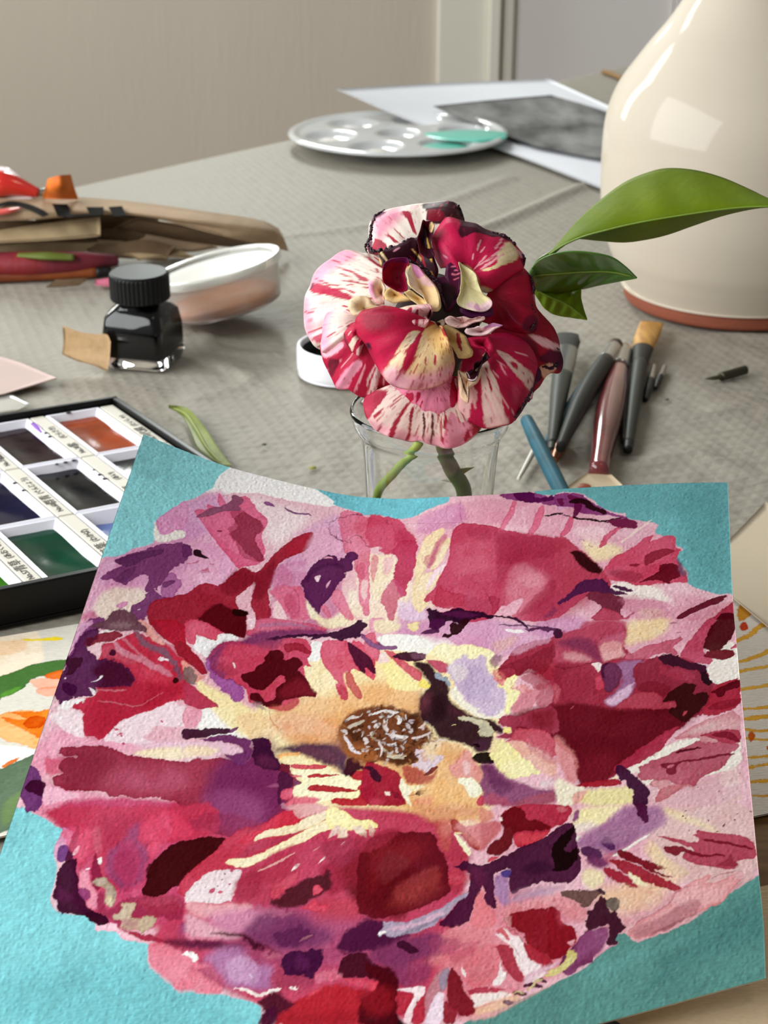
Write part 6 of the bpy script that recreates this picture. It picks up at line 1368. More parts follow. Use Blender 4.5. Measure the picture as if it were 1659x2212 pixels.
p F6DAC8 r=1.35 s=0.7:758.5 734.2 783.8 712.5 787.4 721.6 773 734.2 765.7 748.7 760.3 759.6 751.3 750.5
p F8C8C8 r=1.35 s=0.7:773 752.3 783.8 745.1 789.2 732.4 787.4 741.5 780.2 759.6 774.8 768.6 769.3 765
l 7A0A30 w=3.62 s=0.7 r=.8:744 716.2 745.8 734.2 758.5 755.9
l F6DAC8 w=1.81 s=0.7 r=.8:751.3 725.2 758.5 717.1
l F0B8C0 w=4.34 s=1.05 r=.8:762.1 698.1 776.6 692.7 787.4 685.4
P 944.5 813.8 -30 -45 12 F28AA6 0:843.2 833.7 861.3 842.7 873.9 857.2 897.5 871.7 926.4 886.1 948.1 893.4 966.2 888 974.3 880.7 984.2 877.1 991.5 860.8 989.7 806.6
p B8143E r=2.7 s=0.7:875.8 846.4 893.8 842.7 893.8 860.8 883 868.1
p B8143E r=2.7 s=0.7:899.3 844.6 911.9 842.7 908.3 857.2 897.5 868.1
l B8143E w=3.62 r=1.8 s=.5:915.5 860.8 908.3 878.9
p B8143E r=0.9 s=0.7:973.4 817.4 986.1 799.3 989.7 842.7 987.9 875.3 973.4 878.9 972.5 851.8
S 40 B02048
P 953.5 788.5 -39 -75 15 FAD8CC 0:841.4 833.7 803.4 839.1 789 848.2 787.1 860.8 792.6 891.6 799.8 902.4 812.5 918.7 825.1 924.1 843.2 935 857.7 936.8 879.4 940.4 893.8 945.8 911.9 938.6 919.2 947.6 930 949.4 948.1 951.2 957.1 958.5 969.8 960.7 989.7 954.9 1020.4 938.6 1042.1 916.9 1045.7 888 1020.4 842.7
p F6A6B8 s=10.5 a=0.8 r=.8:792.6 888 821.5 906 875.8 924.1 930 933.2 984.2 929.5 1020.4 929.5 1002.3 958.5 930 958.5 857.7 940.4 803.4 918.7
p B0143C r=1.35 s=0.7:803.4 837.3 841.4 835.5 832.4 853.6 814.3 875.3 798 902.4 787.1 888 785.3 851.8
p B0143C r=2.25 s=0.7:821.5 882.5 828.7 875.3 836 871.7 814.3 898.8 807 893.4
p A01034 r=0.9 s=0.7:879.4 864.4 884.8 868.1 861.3 907.8 852.2 938.6 839.6 933.2 852.2 904.2
p A01034 r=0.9 s=0.7:892 871.7 897.5 873.5 892 897 888.4 936.8 875.8 944 886.6 915.1 884.8 888
l 5A0A26 w=5.42 r=1.35 s=.5:917.3 884.3 918.2 915.1 917.3 940.4
l A01034 w=6.15 r=1.35 s=.5:964.4 893.4 960.7 918.7
l A01034 w=3.62 r=1.35 s=.5:958.9 933.2 957.1 951.2
l A01034 w=3.62 r=1.35 s=.5:817.9 920.5 826.9 909.7
l 5A0A26 w=6.15 r=1.35 s=.5:935.4 888 936.3 924.1 933.6 944
p A81238 r=1.8 s=0.7:1005.9 904.2 1024 897 1045.7 904.2 1042.1 918.7 1020.4 938.6 1005.9 947.6 1004.1 929.5 1013.2 915.1
l F39CB4 w=5.42 r=1.35 s=.5:1009.6 904.2 1018.6 915.1 1020.4 933.2
p F39CB4 s=1.05 r=1.35:973.4 884.3 982.4 884.3 993.3 902.4 1020.4 907.8 1024 916.9 1009.6 920.5 1002.3 947.6 969.8 960.3 957.1 951.2 962.5 920.5
S 130 B83058
T 16 B0143C
P 1005.9 739.7 -15 -60 39 C2154A 0:1063.8 714.4 1100 710.7 1128.9 721.6 1147 739.7 1159.7 761.4 1165.1 781.3 1157.8 806.6 1154.2 830.1 1138 853.6 1125.3 878.9 1118.1 897 1105.4 911.5 1078.3 915.1 1053 918.7 1040.3 916.9 1020.4 906 1005.9 902.4 989.7 891.6 986.1 860.8 987.9 824.7
p F5D0C4 r=1.35 s=0.7:1071 754.1 1092.7 761.4 1125.3 783.1 1156 803 1154.2 817.4 1147 839.1 1132.5 824.7 1110.8 803 1092.7 781.3 1078.3 766.8
p C2154A r=1.8 s=0.7:1100 775.8 1121.7 783.1 1118.1 795.7 1107.2 788.5
p C2154A r=1.8 s=0.7:1127.1 801.2 1134.3 803 1132.5 808.4
p C2154A r=1.8 s=0.7:1138 813.8 1147 819.2 1143.4 824.7
p F8D4C8 r=1.35 s=0.7:1038.5 781.3 1049.3 770.4 1056.6 795.7 1071 817.4 1081.9 853.6 1087.3 880.7 1107.2 909.7 1078.3 915.1 1053 918.7 1047.5 904.2 1042.1 875.3 1040.3 842.7 1038.5 810.2
p B0143E r=1.35 s=0.7:1045.7 792.1 1053 795.7 1054.8 813.8 1063.8 842.7 1058.4 846.4 1053 824.7
p F5C0BC r=1.35 s=1.05:987.9 803 1013.2 806.6 1027.6 831.9 1033.1 850 1027.6 873.5 1020.4 864.4 1016.8 882.5 1016.8 893.4 1009.6 902.4 995.1 889.8 986.1 875.3 991.5 857.2
p B0143E r=1.8 s=0.7:1020.4 831.9 1031.3 821 1038.5 842.7 1031.3 848.2
l F5B0BC w=4.34 r=1.35 s=.5:1080.1 783.1 1085.5 797.5 1094.6 810.2
l F5B0BC w=3.62 r=1.35 s=.5:1106.3 878.9 1112.6 889.8
p E0507C s=10.5 a=0.5 r=.8:1107.2 824.7 1128.9 833.7 1119.9 869.9 1107.2 860.8
p 8A0C30 s=5.6 a=0.8 r=.8:1042.1 757.8 1067.4 766.8 1078.3 792.1 1067.4 806.6 1056.6 781.3
l 3A0A3A w=7.23 s=1.4 r=.8:1154.2 842.7 1138 869.9 1121.7 893.4
S 80 A81840
T 8 F6C0C0
P 1092.7 806.6 -66 -78 6 4A0A34 0:1165.1 781.3 1172.3 792.1 1173.2 808.4 1156 824.7 1155.1 837.3 1152.4 853.6 1145.2 853.6 1128.9 880.7 1114.4 900.6 1092.7 878.9
p E8BCC0 r=1.35 s=.5:1145.2 842.7 1155.1 835.5 1153.3 851.8 1147 851.8
P 969.8 734.2 12 27 12 EDCB88 1:955.3 707.1 966.2 703.5 984.2 714.4 1005.9 728.8 1015 750.5 1022.2 761.4 1020.4 774 1005.9 778.6 987.9 778.6 984.2 766.8 969.8 750.5 962.5 727
l B0203C w=6.51 r=1.8 s=.5:985.2 725.2 987.9 739.7 996.9 761.4
l B0203C w=3.62 r=1.8 s=.5:989.7 727 995.1 745.1
P 1007.8 824.7 3 12 12 F0CCA8 1:987.9 799.3 1002.3 806.6 1013.2 804.8 1031.3 795.7 1038.5 788.5 1042.1 806.6 1031.3 830.1 1015 839.1 1012.3 875.3 1002.3 869.9 993.3 860.8 989.7 835.5
l 3A1820 w=1.81 r=1.35 s=0.35:1002.3 830.1 1009.6 860.8
l 3A1820 w=1.81 r=1.35 s=0.35:1012.3 830.1 1013.2 869.9
l 5A2028 w=2.53 r=1.35 s=0.35:991.5 806.6 998.7 824.7 1005.9 853.6
p B01A3C r=1.35 s=.5:989.7 783.1 1005.9 778.6 1011.4 788.5 1007.8 803 991.5 803
P 1040.3 748.7 18 33 18 B2123E 1:1007.8 734.2 1029.5 729.7 1056.6 730.6 1069.2 752.3 1069.2 766.8 1056.6 777.6 1049.3 761.4 1031.3 758.7 1016.8 752.3
P 1031.3 795.7 12 33 6 2A0616 1:1022.2 788.5 1031.3 783.1 1039.4 784.9 1045.7 765 1054.8 765 1058.4 777.6 1045.7 781.3 1036.7 799.3 1031.3 817.4 1024 830.1 1011.4 828.3 1005 808.4 1011.4 813.8 1020.4 806.6
l F0D8D8 w=2.53 r=0.9 s=0.35:1007.8 822.9 1020.4 828.3 1029.5 819.2
l F0D8D8 w=1.81 r=0.9 s=0.35:1007.8 810.2 1013.2 821
l E8B8A0 w=5.42 r=0.9 s=0.35:1034.9 770.4 1038.5 759.6 1045.7 763.2 1040.3 774
P 1000.5 700.8 24 42 9 E6BDB4 1:957.1 694.5 969.8 687.2 984.2 690.8 1002.3 688.1 1013.2 692.7 1024 693.6 1045.7 688.1 1047.5 696.3 1038.5 699.9 1020.4 703.5 1005.9 712.5 987.9 715.3 971.6 710.7 960.7 703.5
S 20 8A2040
P 1038.5 719.8 21 42 12 F0CACA 1:1000.5 721.6 1007.8 712.5 1020.4 714.4 1031.3 708.9 1042.1 712.5 1065.6 702.6 1087.3 708.9 1069.2 716.2 1056.6 727 1038.5 732.4 1020.4 731.5 1005.9 727.9
l C880B4 w=7.23 s=2.1 r=.8:1045.7 714.4 1067.4 707.1 1085.5 709.8
l 3A0A20 w=3.62 s=0.7 r=.8:1007.8 714.4 1018.6 712.5
P 940.8 710.7 15 30 6 F0D8C0 1:919.2 701.7 930 696.3 940.8 699.9 957.1 692.7 960.7 703.5 951.7 714.4 930 716.2 919.2 712.5
l 2A0618 w=7.23 s=0.7 r=.8:940.8 699.9 949.9 705.3
P 948.1 705.3 18 9 54 B4123C 0:828.7 663.7 781.7 672.8 767.3 690.8 765.4 716.2 772.7 730.6 789 743.3 799.8 766.8 814.3 792.1 823.3 810.2 839.6 830.1 854.1 837.3 875.8 843.7 902.9 843.7 930 841.3 953.5 833.7 971.6 819.2 980.6 799.3 981.5 781.3 975.2 759.6 964.4 737.9 957.1 721.6
p C21648 s=3.5 r=.8:785.3 725.2 828.7 734.2 875.8 734.2 886.6 752.3 854.1 781.3 828.7 806.6 814.3 788.5
p 8A0C30 s=10.5 a=0.8 r=.8:781.7 676.4 828.7 665.5 857.7 694.5 828.7 727 785.3 716.2
p F4D6B0 r=1.8 s=0.7:879.4 725.2 908.3 721.6 901.1 734.2 883 766.8 870.3 788.5 866.7 803 850.4 822.9 839.6 830.1 823.3 810.2 836 792.1 861.3 759.6
p F0CC98 r=1.8 s=0.7:908.3 721.6 948.1 698.1 964.4 737.9 981.5 781.3 980.6 799.3 953.5 833.7 930 841.3 875.8 843.7 854.1 837.3 861.3 824.7 886.6 795.7 901.1 755.9
p F7B0C4 s=14 a=0.85 r=.8:823.3 806.6 850.4 795.7 875.8 817.4 930 813.8 982.4 788.5 980.6 817.4 930 842.7 875.8 846.4 839.6 839.1
p EBBE70 s=10.5 a=0.8 r=.8:919.2 712.5 951.7 699.9 966.2 741.5 973.4 763.2 951.7 781.3 926.4 755.9
p B8143E r=1.8 s=0.7:901.1 728.8 906.5 721.6 908.3 734.2 893.8 761.4 881.2 792.1 857.7 819.2 850.4 822.9 864.9 803 872.1 781.3 879.4 763.2
l C03050 w=5.42 r=1.8 s=.5:937.2 777.6 939 795.7
l C03050 w=2.89 r=1.8 s=.5:951.7 795.7 949.9 817.4
l C03050 w=2.89 r=1.8 s=.5:919.2 781.3 919.2 799.3
l C03050 w=2.53 r=1.8 s=.5:908.3 813.8 904.7 831.9
p 3A0A28 r=1.35 s=0.7:789 741.5 799.8 743.3 805.2 757.8 796.2 755.9
S 160 B02C48
T 7 B8143E
P 930.0 685.4 27 30 33 F6C0C0 1:836 699.9 839.6 685.4 854.1 672.8 875.8 665.5 904.7 661.9 930 660.1 933.6 680 926.4 701.7 915.5 718.9 893.8 719.8 866.7 717.1 845 712.5
p A8103A r=0.9 s=0.7:872.1 716.2 868.5 698.1 875.8 680 886.6 669.2 890.2 676.4 881.2 694.5 881.2 716.2
p A8103A r=0.9 s=0.7:892 719.8 893.8 698.1 895.6 680 902.9 672.8 902.9 690.8 899.3 718
l A8103A w=1.81 r=0.9 s=.5:911.9 708.9 913.7 687.2
p F2DCC0 s=3.5 r=.8:839.6 676.4 875.8 663.7 911.9 663.7 886.6 671 857.7 680
p 2A0618 r=1.35 s=0.7:919.2 690.8 930 672.8 933.6 690.8 926.4 705.3
S 30 C05070"""
def petal(idx, head, strokes):
    bx, by, zb, zr, bul, hexc, closed, out = head
    out = np.array(out); b = np.array([bx, by])
    ns_, nt_ = 110, 46
    if closed:
        q = np.vstack([out, out[:1]]); d = np.r_[0, np.cumsum(np.hypot(*np.diff(q, axis=0).T))]; u = np.linspace(0, d[-1], ns_)
    else:
        q = out; d = np.r_[0, np.cumsum(np.hypot(*np.diff(q, axis=0).T))]; u = np.linspace(0, d[-1], ns_)
    ox, oy = np.interp(u, d, q[:, 0]), np.interp(u, d, q[:, 1])
    w_ = np.array([.12, .2, .36, .2, .12])
    for _ in range(2):
        if closed: ox[:-1] = sum(w_[k]*np.roll(ox[:-1], k-2) for k in range(5)); oy[:-1] = sum(w_[k]*np.roll(oy[:-1], k-2) for k in range(5)); ox[-1] = ox[0]; oy[-1] = oy[0]
        else:
            ox[2:-2] = np.convolve(ox, w_, 'valid'); oy[2:-2] = np.convolve(oy, w_, 'valid')
    t = (np.linspace(0, 1, nt_)**.9)[:, None]
    X = b[0]+t*(ox-b[0])[None]; Y = b[1]+t*(oy-b[1])[None]
    rg = np.random.default_rng(100+idx); uu = np.linspace(0, 1, ns_)[None]; env = 1 if closed else np.sin(np.pi*np.clip(uu, .0, 1))**.5
    ruf = np.zeros((nt_, ns_))
    for _ in range(4):
        f = rg.integers(2, 9); ruf += np.sin(2*np.pi*(f*uu+rg.random())+t*rg.uniform(-2, 2))*rg.uniform(.5, 1.6)/f*3
    sz = math.sqrt(np.ptp(ox)*np.ptp(oy))
    Z = zb+(zr-zb)*t**1.3+bul*np.sin(np.pi*t*.9)*1.0+ruf*t**2*sz*.017
    Z += -sz*.05*np.clip(t-.88, 0, 1)/.12*(1+.5*np.sin(2*np.pi*uu*7+idx))           # lip rolls back
    Z += rg.standard_normal(ns_)[None]*0
    # pigment
    pad = 4; x0, y0 = X.min()-pad, Y.min()-pad; W, H = np.ptp(X)+2*pad, np.ptp(Y)+2*pad
    ss = []
    for k, c, o, p in strokes:
        if k == 'T':
            for _ in range(int(o['n'])):
                a = rg.integers(4, ns_-4); t0 = rg.uniform(.3, .8); t1 = min(.99, t0+rg.uniform(.10, .34)); dx, dy = ox[a]-b[0], oy[a]-b[1]; qx = rg.uniform(-1.5, 1.5)
                ss.append(('l', c, {'w': rg.uniform(1.6, 5.0), 'a': .92, 'r': 1.3, 's': .5}, [(b[0]+dx*f-x0+qx*(f > t0), b[1]+dy*f-y0) for f in (t0, (t0+t1)/2, t1)]))
        elif k == 'S':
            for _ in range(int(o['n']*1.5)):
                a = rg.integers(0, ns_); tt = rg.uniform(.25, .95); dx, dy = ox[a]-b[0], oy[a]-b[1]; ln = max(np.hypot(dx, dy), 1); l_ = rg.uniform(2.5, 13)
                x, y = b[0]+dx*tt, b[1]+dy*tt
                ss.append(('l', c, {'w': rg.uniform(.9, 2.6), 'a': rg.uniform(.3, .8), 'r': .5, 's': .6}, [(x-x0, y-y0), (x-x0+dx/ln*l_, y-y0+dy/ln*l_)]))
        else: ss.append((k, c, o, [(x-x0, y-y0) for x, y in p]))
    im = paint_canvas(ss, W, H, .8, seed=idx+7, base=hexc, grain=.02, tide=.06)
    ir = np.clip(((Y-y0)/.8), 0, im.shape[0]-1.001); ic = np.clip(((X-x0)/.8), 0, im.shape[1]-1.001)
    i0, j0 = ir.astype(int), ic.astype(int); fi, fj = (ir-i0)[..., None], (ic-j0)[..., None]
    col = (im[i0, j0]*(1-fi)*(1-fj)+im[i0+1, j0]*fi*(1-fj)+im[i0, j0+1]*(1-fi)*fj+im[i0+1, j0+1]*fi*fj)
    vein = (1-.13*(np.sin(uu*ns_*1.1+3*np.sin(uu*40))*.5+.5)*np.sqrt(t))*(1-.35*np.clip(t-.965, 0, 1)/.035*(.5+.5*np.sin(uu*31+idx)))
    col = np.clip(col*vein[..., None], .002, .9)
    px, py, pz = X-930., 690.-Y, Z
    sc_ = 1-pz*K/.465                                   # nearer layers keep the size they were measured at
    P = RC+(px*K*sc_)[..., None]*AX+(py*K*sc_)[..., None]*AY+(pz*K)[..., None]*AZ
    o = mesh('petal', P.reshape(-1, 3), gridF(nt_, ns_), petm, ro, attr=col.reshape(-1, 3))
    s_ = o.modifiers.new('thickness', 'SOLIDIFY'); s_.thickness = .00025; s_.offset = -1
    return o
cur = None; allp = []
for ln in PET.split('\n'):
    if not ln: continue
    if ln[0] == 'P':
        h, p = ln[1:].split(':'); h = h.split(); n = [float(v) for v in p.split()]
        cur = [(float(h[0]), float(h[1]), float(h[2]), float(h[3]), float(h[4]), h[5], int(h[6]), list(zip(n[::2], n[1::2]))), []]; allp.append(cur)
    elif ln[0] in 'ST': q = ln.split(); cur[1].append((ln[0], q[2], {'n': float(q[1])}, []))
    else: cur[1] += unpack(ln)
for i, (h, s_) in enumerate(allp): petal(i, h, s_)
# dried, curled petal edges
frm = mat('dried_edge', '3A0A26', .35, col2='1A0410', vscale=300, bump=.0003, bscale=900)
for i, (z0, w0, pp_) in enumerate([(-50, 4.5, [(987.9, 469.7), (1002.3, 482.3), (1016.8, 478.7), (1031.3, 482.3), (1049.3, 489.6), (1071.0, 495.0), (1089.1, 498.6), (1107.2, 513.1), (1121.7, 533.0), (1136.1, 547.4), (1134.3, 565.5)]), (-64, 4.0, [(1143.4, 578.2), (1157.8, 594.4), (1159.7, 618.0), (1157.8, 641.5), (1165.1, 666.8), (1165.1, 688.5), (1154.2, 706.6)]), (-42, 5.0, [(792.9, 518.5), (801.9, 533.0), (823.6, 536.6), (845.3, 533.0), (867.0, 525.7), (885.1, 513.1), (903.2, 511.3), (915.8, 482.3)]), (12, 4.0, [(881.5, 561.9), (899.5, 572.7), (917.6, 587.2), (932.1, 601.7), (946.6, 619.8), (957.4, 648.7)]), (-112, 5.0, [(914.0, 426.3), (950.0, 421.8), (979.1, 419.9), (999.0, 432.6), (1005.3, 455.2)]), (-104, 5.0, [(1212.1, 739.7), (1219.3, 752.3), (1215.7, 770.4), (1201.2, 781.3), (1183.2, 781.3)]), (-40, 3.0, [(1154.2, 833.7), (1147.0, 853.6), (1128.9, 878.9), (1114.4, 900.6)]), (-60, 3.5, [(792.9, 534.8), (792.0, 518.5), (800.1, 504.0), (803.7, 482.3), (809.1, 455.2), (830.8, 441.6)])]):
    C = resample([(x, y, z0) for x, y in pp_], 90); rg = np.random.default_rng(40+i)
    nz = np.cumsum(rg.standard_normal((90, 3)), 0); nz -= np.linspace(0, 1, 90)[:, None]*nz[-1]; C += nz*np.array([.55, .55, .9])+rg.standard_normal((90, 3))*.8
    W3 = RC+((C[:, 0]-930)*K)[:, None]*AX+((690-C[:, 1])*K)[:, None]*AY+(C[:, 2]*K)[:, None]*AZ
    rr_ = w0*K*(.5+.9*rg.random(90))*np.sin(np.linspace(.12, np.pi-.12, 90))**.5
    V, F = tube(W3, rr_, 9, 170, .4+rg.random(60)); mesh('curled_edge', V, F, frm, ro)
# dark throat of the rose behind the petals
V, F = lathe([(0, .010), (.010, .008), (.016, .002), (.014, -.004), (.006, -.012), (.002, -.020)], 32); V = np.array(V)
Pt = RC+np.outer(V[:, 0], AX)+np.outer(V[:, 1], AY)+np.outer(V[:, 2]-.010, AZ)
mesh('calyx', Pt, np.array(F), mat('calyx', '3A0A1C', .6, col2='2A1A0C'), ro)
# ---------------------------------------------------------------- leafy sprig in the same tumbler
sp_ = empty('leafy_sprig', (gx-.01, gy+.01, .08), 'green leafy sprig behind the rose, three leaves reaching right towards the jug', 'sprig')
pts = [P_(1150, 592, .500), P_(1080, 640, .500), P_(1000, 740, .500), P_(925, 900, .500), P_(900, 960, .502), P_(855, 1015, .51), P_(812, 1078, .519), (-.0005, .470, .028), (.001, .475, .010)]
V, F = tube(pts, [.0012, .0013, .0015, .0016, .0016, .0016, .0016, .0015, .0014], 12, 70)
mesh('stem', V, F, mat('sprig_stem', '9DB84A', .4, col2='4E6A1E', vscale=25), sp_)
V, F = tube([P_(1145, 596, .500), P_(1165, 566, .500), P_(1190, 548, .500), P_(1230, 515, .499)], [.0014, .0012, .0009, .0006], 10, 20)
mesh('leaf_stalk', V, F, mat('stalk_dark', '4A6A22', .4), sp_)
def leaf(name, parent, up, mid, lo, d0, d1, dup, dlo, m, label=None, n=70, k=14):
    U, M, Lw = resample(up, n), resample(mid, n), resample(lo, n); rows = []
    tt = np.linspace(0, 1, n); dm = d0+(d1-d0)*tt; env = np.sin(np.pi*tt)
    for j in range(2*k+1):
        f = j/k
        if f <= 1: P = U*(1-f)+M*f; dd = dm+dup*env*(1-f)**1.3+.0012*env*np.sin(tt*34+(1-f)*2.4)*(1-f)*f*2
        else: g = f-1; P = M*(1-g)+Lw*g; dd = dm+dlo*env*g**1.2+.0012*env*np.sin(tt*34+g*2.4)*(1-g)*g*2
        rows.append([P_(x, y, d) for (x, y), d in zip(P, dd)])
    A = np.array(rows); o = mesh(name, A.reshape(-1, 3), gridF(2*k+1, n), m, parent)
    s_ = o.modifiers.new('thickness', 'SOLIDIFY'); s_.thickness = .0004; s_.offset = 0
    if label: o['label'] = label
    V, F = tube([P_(x, y, d-.0004) for (x, y), d in zip(M[::6], dm[::6])], [.0004]+[.0003]*(len(M[::6])-2)+[.0001], 8, 30)
    mesh('midrib', V, F, mat('midrib', '6E8828', .4), o)
    return o
def leafmat(name, c, c2, rough, coat):
    m = mat(name, c, rough, col2=c2, vscale=45, bump=.00015, bscale=350, coat=coat, sss=.06, spec=.15 if not coat else .4); return m
leaf('leaf', sp_, [(1186, 548), (1215, 515), (1255, 470), (1300, 430), (1350, 394), (1400, 373), (1442, 364), (1500, 368), (1560, 384), (1620, 410), (1662, 430), (1712, 446)],
     [(1186, 550), (1236, 520), (1300, 500), (1365, 484), (1430, 472), (1500, 461), (1580, 450), (1650, 446), (1712, 447)],
     [(1187, 551), (1215, 533), (1240, 516), (1290, 519), (1345, 523), (1390, 518), (1440, 507), (1500, 486), (1560, 466), (1620, 452), (1665, 447), (1712, 449)], .499, .476, .020, .018, leafmat('leaf_long', '62740A', '526808', .6, 0))
leaf('leaf', sp_, [(1140, 590), (1160, 566), (1185, 552), (1225, 543), (1275, 545), (1320, 555), (1350, 575), (1376, 600)], [(1142, 596), (1200, 592), (1260, 588), (1320, 588), (1376, 600)],
     [(1144, 602), (1165, 632), (1210, 633), (1260, 624), (1310, 613), (1376, 601)], .502, .490, -.012, .010, leafmat('leaf_glossy', '4E7E30', '2E5A14', .28, .5), 'glossy dark green leaf')
leaf('leaf', sp_, [(1150, 618), (1180, 628), (1220, 626), (1252, 622), (1256, 650), (1268, 690)], [(1150, 622), (1185, 640), (1225, 658), (1268, 690)], [(1150, 626), (1175, 664), (1200, 680), (1235, 686), (1268, 691)], .506, .502, .004, .004, leafmat('leaf_low', '6A8A14', '567410', .5, 0))
# ---------------------------------------------------------------- jug
jc = (.2085, .8635)
jg = empty('stoneware_jug', (jc[0], jc[1], 0), 'tall glossy cream glazed jug with bare terracotta foot', 'jug')
V, F = lathe(resample([(0, .002), (.045, .001), (.0585, .0005), (.0626, .002), (.0634, .0055), (.0632, .0085), (.062, .0098), (.058, .0100), (0, .0100)], 50), 128, (jc[0], jc[1], 0))
mesh('foot', V, np.array(F), mat('terracotta', '8C4A32', .75, var=.15, vscale=120, bump=.0002, bscale=900), jg)
prof = [(.0, .0100), (.0600, .0099), (.0632, .0104), (.0660, .0150), (.0705, .024), (.0750, .0345), (.0800, .055), (.0815, .076), (.0817, .0945), (.0807, .107), (.0780, .118), (.0735, .128), (.0674, .137), (.058, .150), (.050, .160), (.0434, .170), (.036, .183), (.031, .200), (.0305, .225), (.034, .245), (.0385, .252), (.0385, .2545), (.036, .2545), (.032, .246), (.027, .225), (.0275, .200), (.033, .182), (.044, .166), (.06, .143), (.075, .12), (.078, .09), (.074, .04), (.058, .012), (0, .011)]
V, F = lathe(resample(prof, 190), 160, (jc[0], jc[1], 0))
mesh('glazed_body', V, np.array(F), mat('cream_glaze', 'CBC0AE', .6, coat=.4, var=.05, vscale=14, spec=.2), jg)
# ---------------------------------------------------------------- ink bottle
bx, by, ba = -.1285, .7545, R_(-14)
ib = empty('ink_bottle', (bx, by, 0), 'square glass bottle of black ink with ribbed black screw cap', 'bottle')
def rsq(h, r, z, n=8):  # rounded square ring
    o = []
    for q in range(4):
        a0 = q*math.pi/2; cx, cy = [(h-r, h-r), (-h+r, h-r), (-h+r, -h+r), (h-r, -h+r)][q]
        for i in range(n):
            a = a0+i/(n-1)*math.pi/2; x, y = cx+r*math.cos(a), cy+r*math.sin(a)
            o.append((bx+x*math.cos(ba)-y*math.sin(ba), by+x*math.sin(ba)+y*math.cos(ba), z))
    return o
def stack(rings, close=True):
    V = [p for r in rings for p in r]; n = len(rings[0]); F = [tuple(f) for f in gridF(len(rings), n, True)]
    if close: F += [tuple(range(n))[::-1], tuple(range(len(V)-n, len(V)))]
    return V, F
V, F = stack([rsq(.0150, .004, .0005), rsq(.0168, .004, .0012), rsq(.0172, .004, .004), rsq(.0170, .004, .020), rsq(.0160, .005, .0275), rsq(.0135, .0075, .0315), rsq(.0112, .0106, .0335), rsq(.0112, .0106, .037)])
mesh('glass_body', V, F, mat('clear_glass'), ib)
V, F = stack([rsq(.0140, .003, .0062), rsq(.0160, .0035, .0070), rsq(.0161, .0035, .019), rsq(.0153, .0045, .0266), rsq(.0124, .0070, .0304), rsq(.0104, .0098, .0325), rsq(.0100, .0095, .0355)])
mesh('ink', V, F, mat('black_ink', '030304', .3, spec=.1), ib)
n = 120; a = np.linspace(0, 2*np.pi, n, endpoint=False); rib = (np.arange(n) % 3 == 0)*-.0005
rows = []
for r, z, k in ((.0125, .0352, 0), (.0154, .0354, 0), (.0158, .0360, 1), (.0158, .0478, 1), (.0154, .0490, 0), (.0145, .0497, 0), (.0008, .0499, 0)):
    rr = r+k*rib; rows.append(np.stack([bx+rr*np.cos(a), by+rr*np.sin(a), np.full(n, z)], -1))
V, F = stack([list(map(tuple, r)) for r in rows])
mesh('screw_cap', V, F, mat('black_cap', '0B0C0C', .5, spec=.3), ib, smooth=False)
tg = [[(-0.16876, 0.74400, 0.02363), (-0.16001, 0.74150, 0.02116), (-0.15114, 0.73900, 0.02048), (-0.14479, 0.73750, 0.02098), (-0.14265, 0.73600, 0.01744)], [(-0.16881, 0.74300, 0.01581), (-0.16052, 0.74050, 0.01334), (-0.15168, 0.73800, 0.01191), (-0.14634, 0.73650, 0.01166), (-0.14364, 0.73550, 0.00997)], [(-0.17001, 0.74200, 0.00871), (-0.16221, 0.73950, 0.00598), (-0.15334, 0.73700, 0.00456), (-0.14789, 0.73550, 0.00253), (-0.14544, 0.73500, 0.00168)]]
V, F = sheet(tg, 20, 12, .0004); mesh('paper_tag', V, F, mat('kraft_tag', 'C2A078', .8, col2='A98A60', vscale=180, bump=.0002, bscale=900), ib)
# ---------------------------------------------------------------- clear tub with peach residue
import itertools
def tilted(V, c, ax, ang, dz=0):
    M = Matrix.Rotation(ang, 3, ax); return np.array([M @ Vector(v) for v in V])*TS+np.array(c)+np.array([0, 0, dz])
tc_ = (-.0905, .822, .0085); TS = 1.12
tu = empty('clear_plastic_tub', tc_, 'small round translucent plastic tub with lid and peach residue, tilted behind the ink bottle', 'tub')
axv = Vector((.25, 1, 0)).normalized(); ang = R_(-13)
plast = mat('milky_plastic', 'F8F2F0', .2, trans=.92, ior=1.3, var=.02)
V, F = lathe(resample([(0, 0), (.024, 0), (.0275, .0008), (.0290, .003), (.0318, .0195), (.0322, .0215), (.0314, .0215), (.0308, .019), (.0280, .0035), (.0265, .0018), (0, .0014)], 60), 80)
mesh('tub_body', tilted(V, tc_, axv, ang), np.array(F), plast, tu)
V, F = lathe(resample([(0, .0212), (.029, .0210), (.0300, .0225), (.0312, .0236), (.0332, .0236), (.0338, .0225), (.0338, .0195), (.0332, .0195), (.0331, .0218), (.0318, .0226), (.0306, .0216), (.0298, .0200), (0, .0202)], 70), 80)
mesh('lid', tilted(V, tc_, axv, ang), np.array(F), mat('milky_lid', 'F6F6F0', .3, trans=.7, ior=1.3, var=.04, vscale=60), tu)
V, F = lathe([(0, .0016), (.026, .0022), (.0282, .0050), (.0276, .0062), (.012, .0050), (0, .0046)], 64)
mesh('paint_residue', tilted(V, tc_, axv, ang), np.array(F), mat('peach_paint', 'DE9A62', .35, col2='E8C0A8', vscale=60), tu)
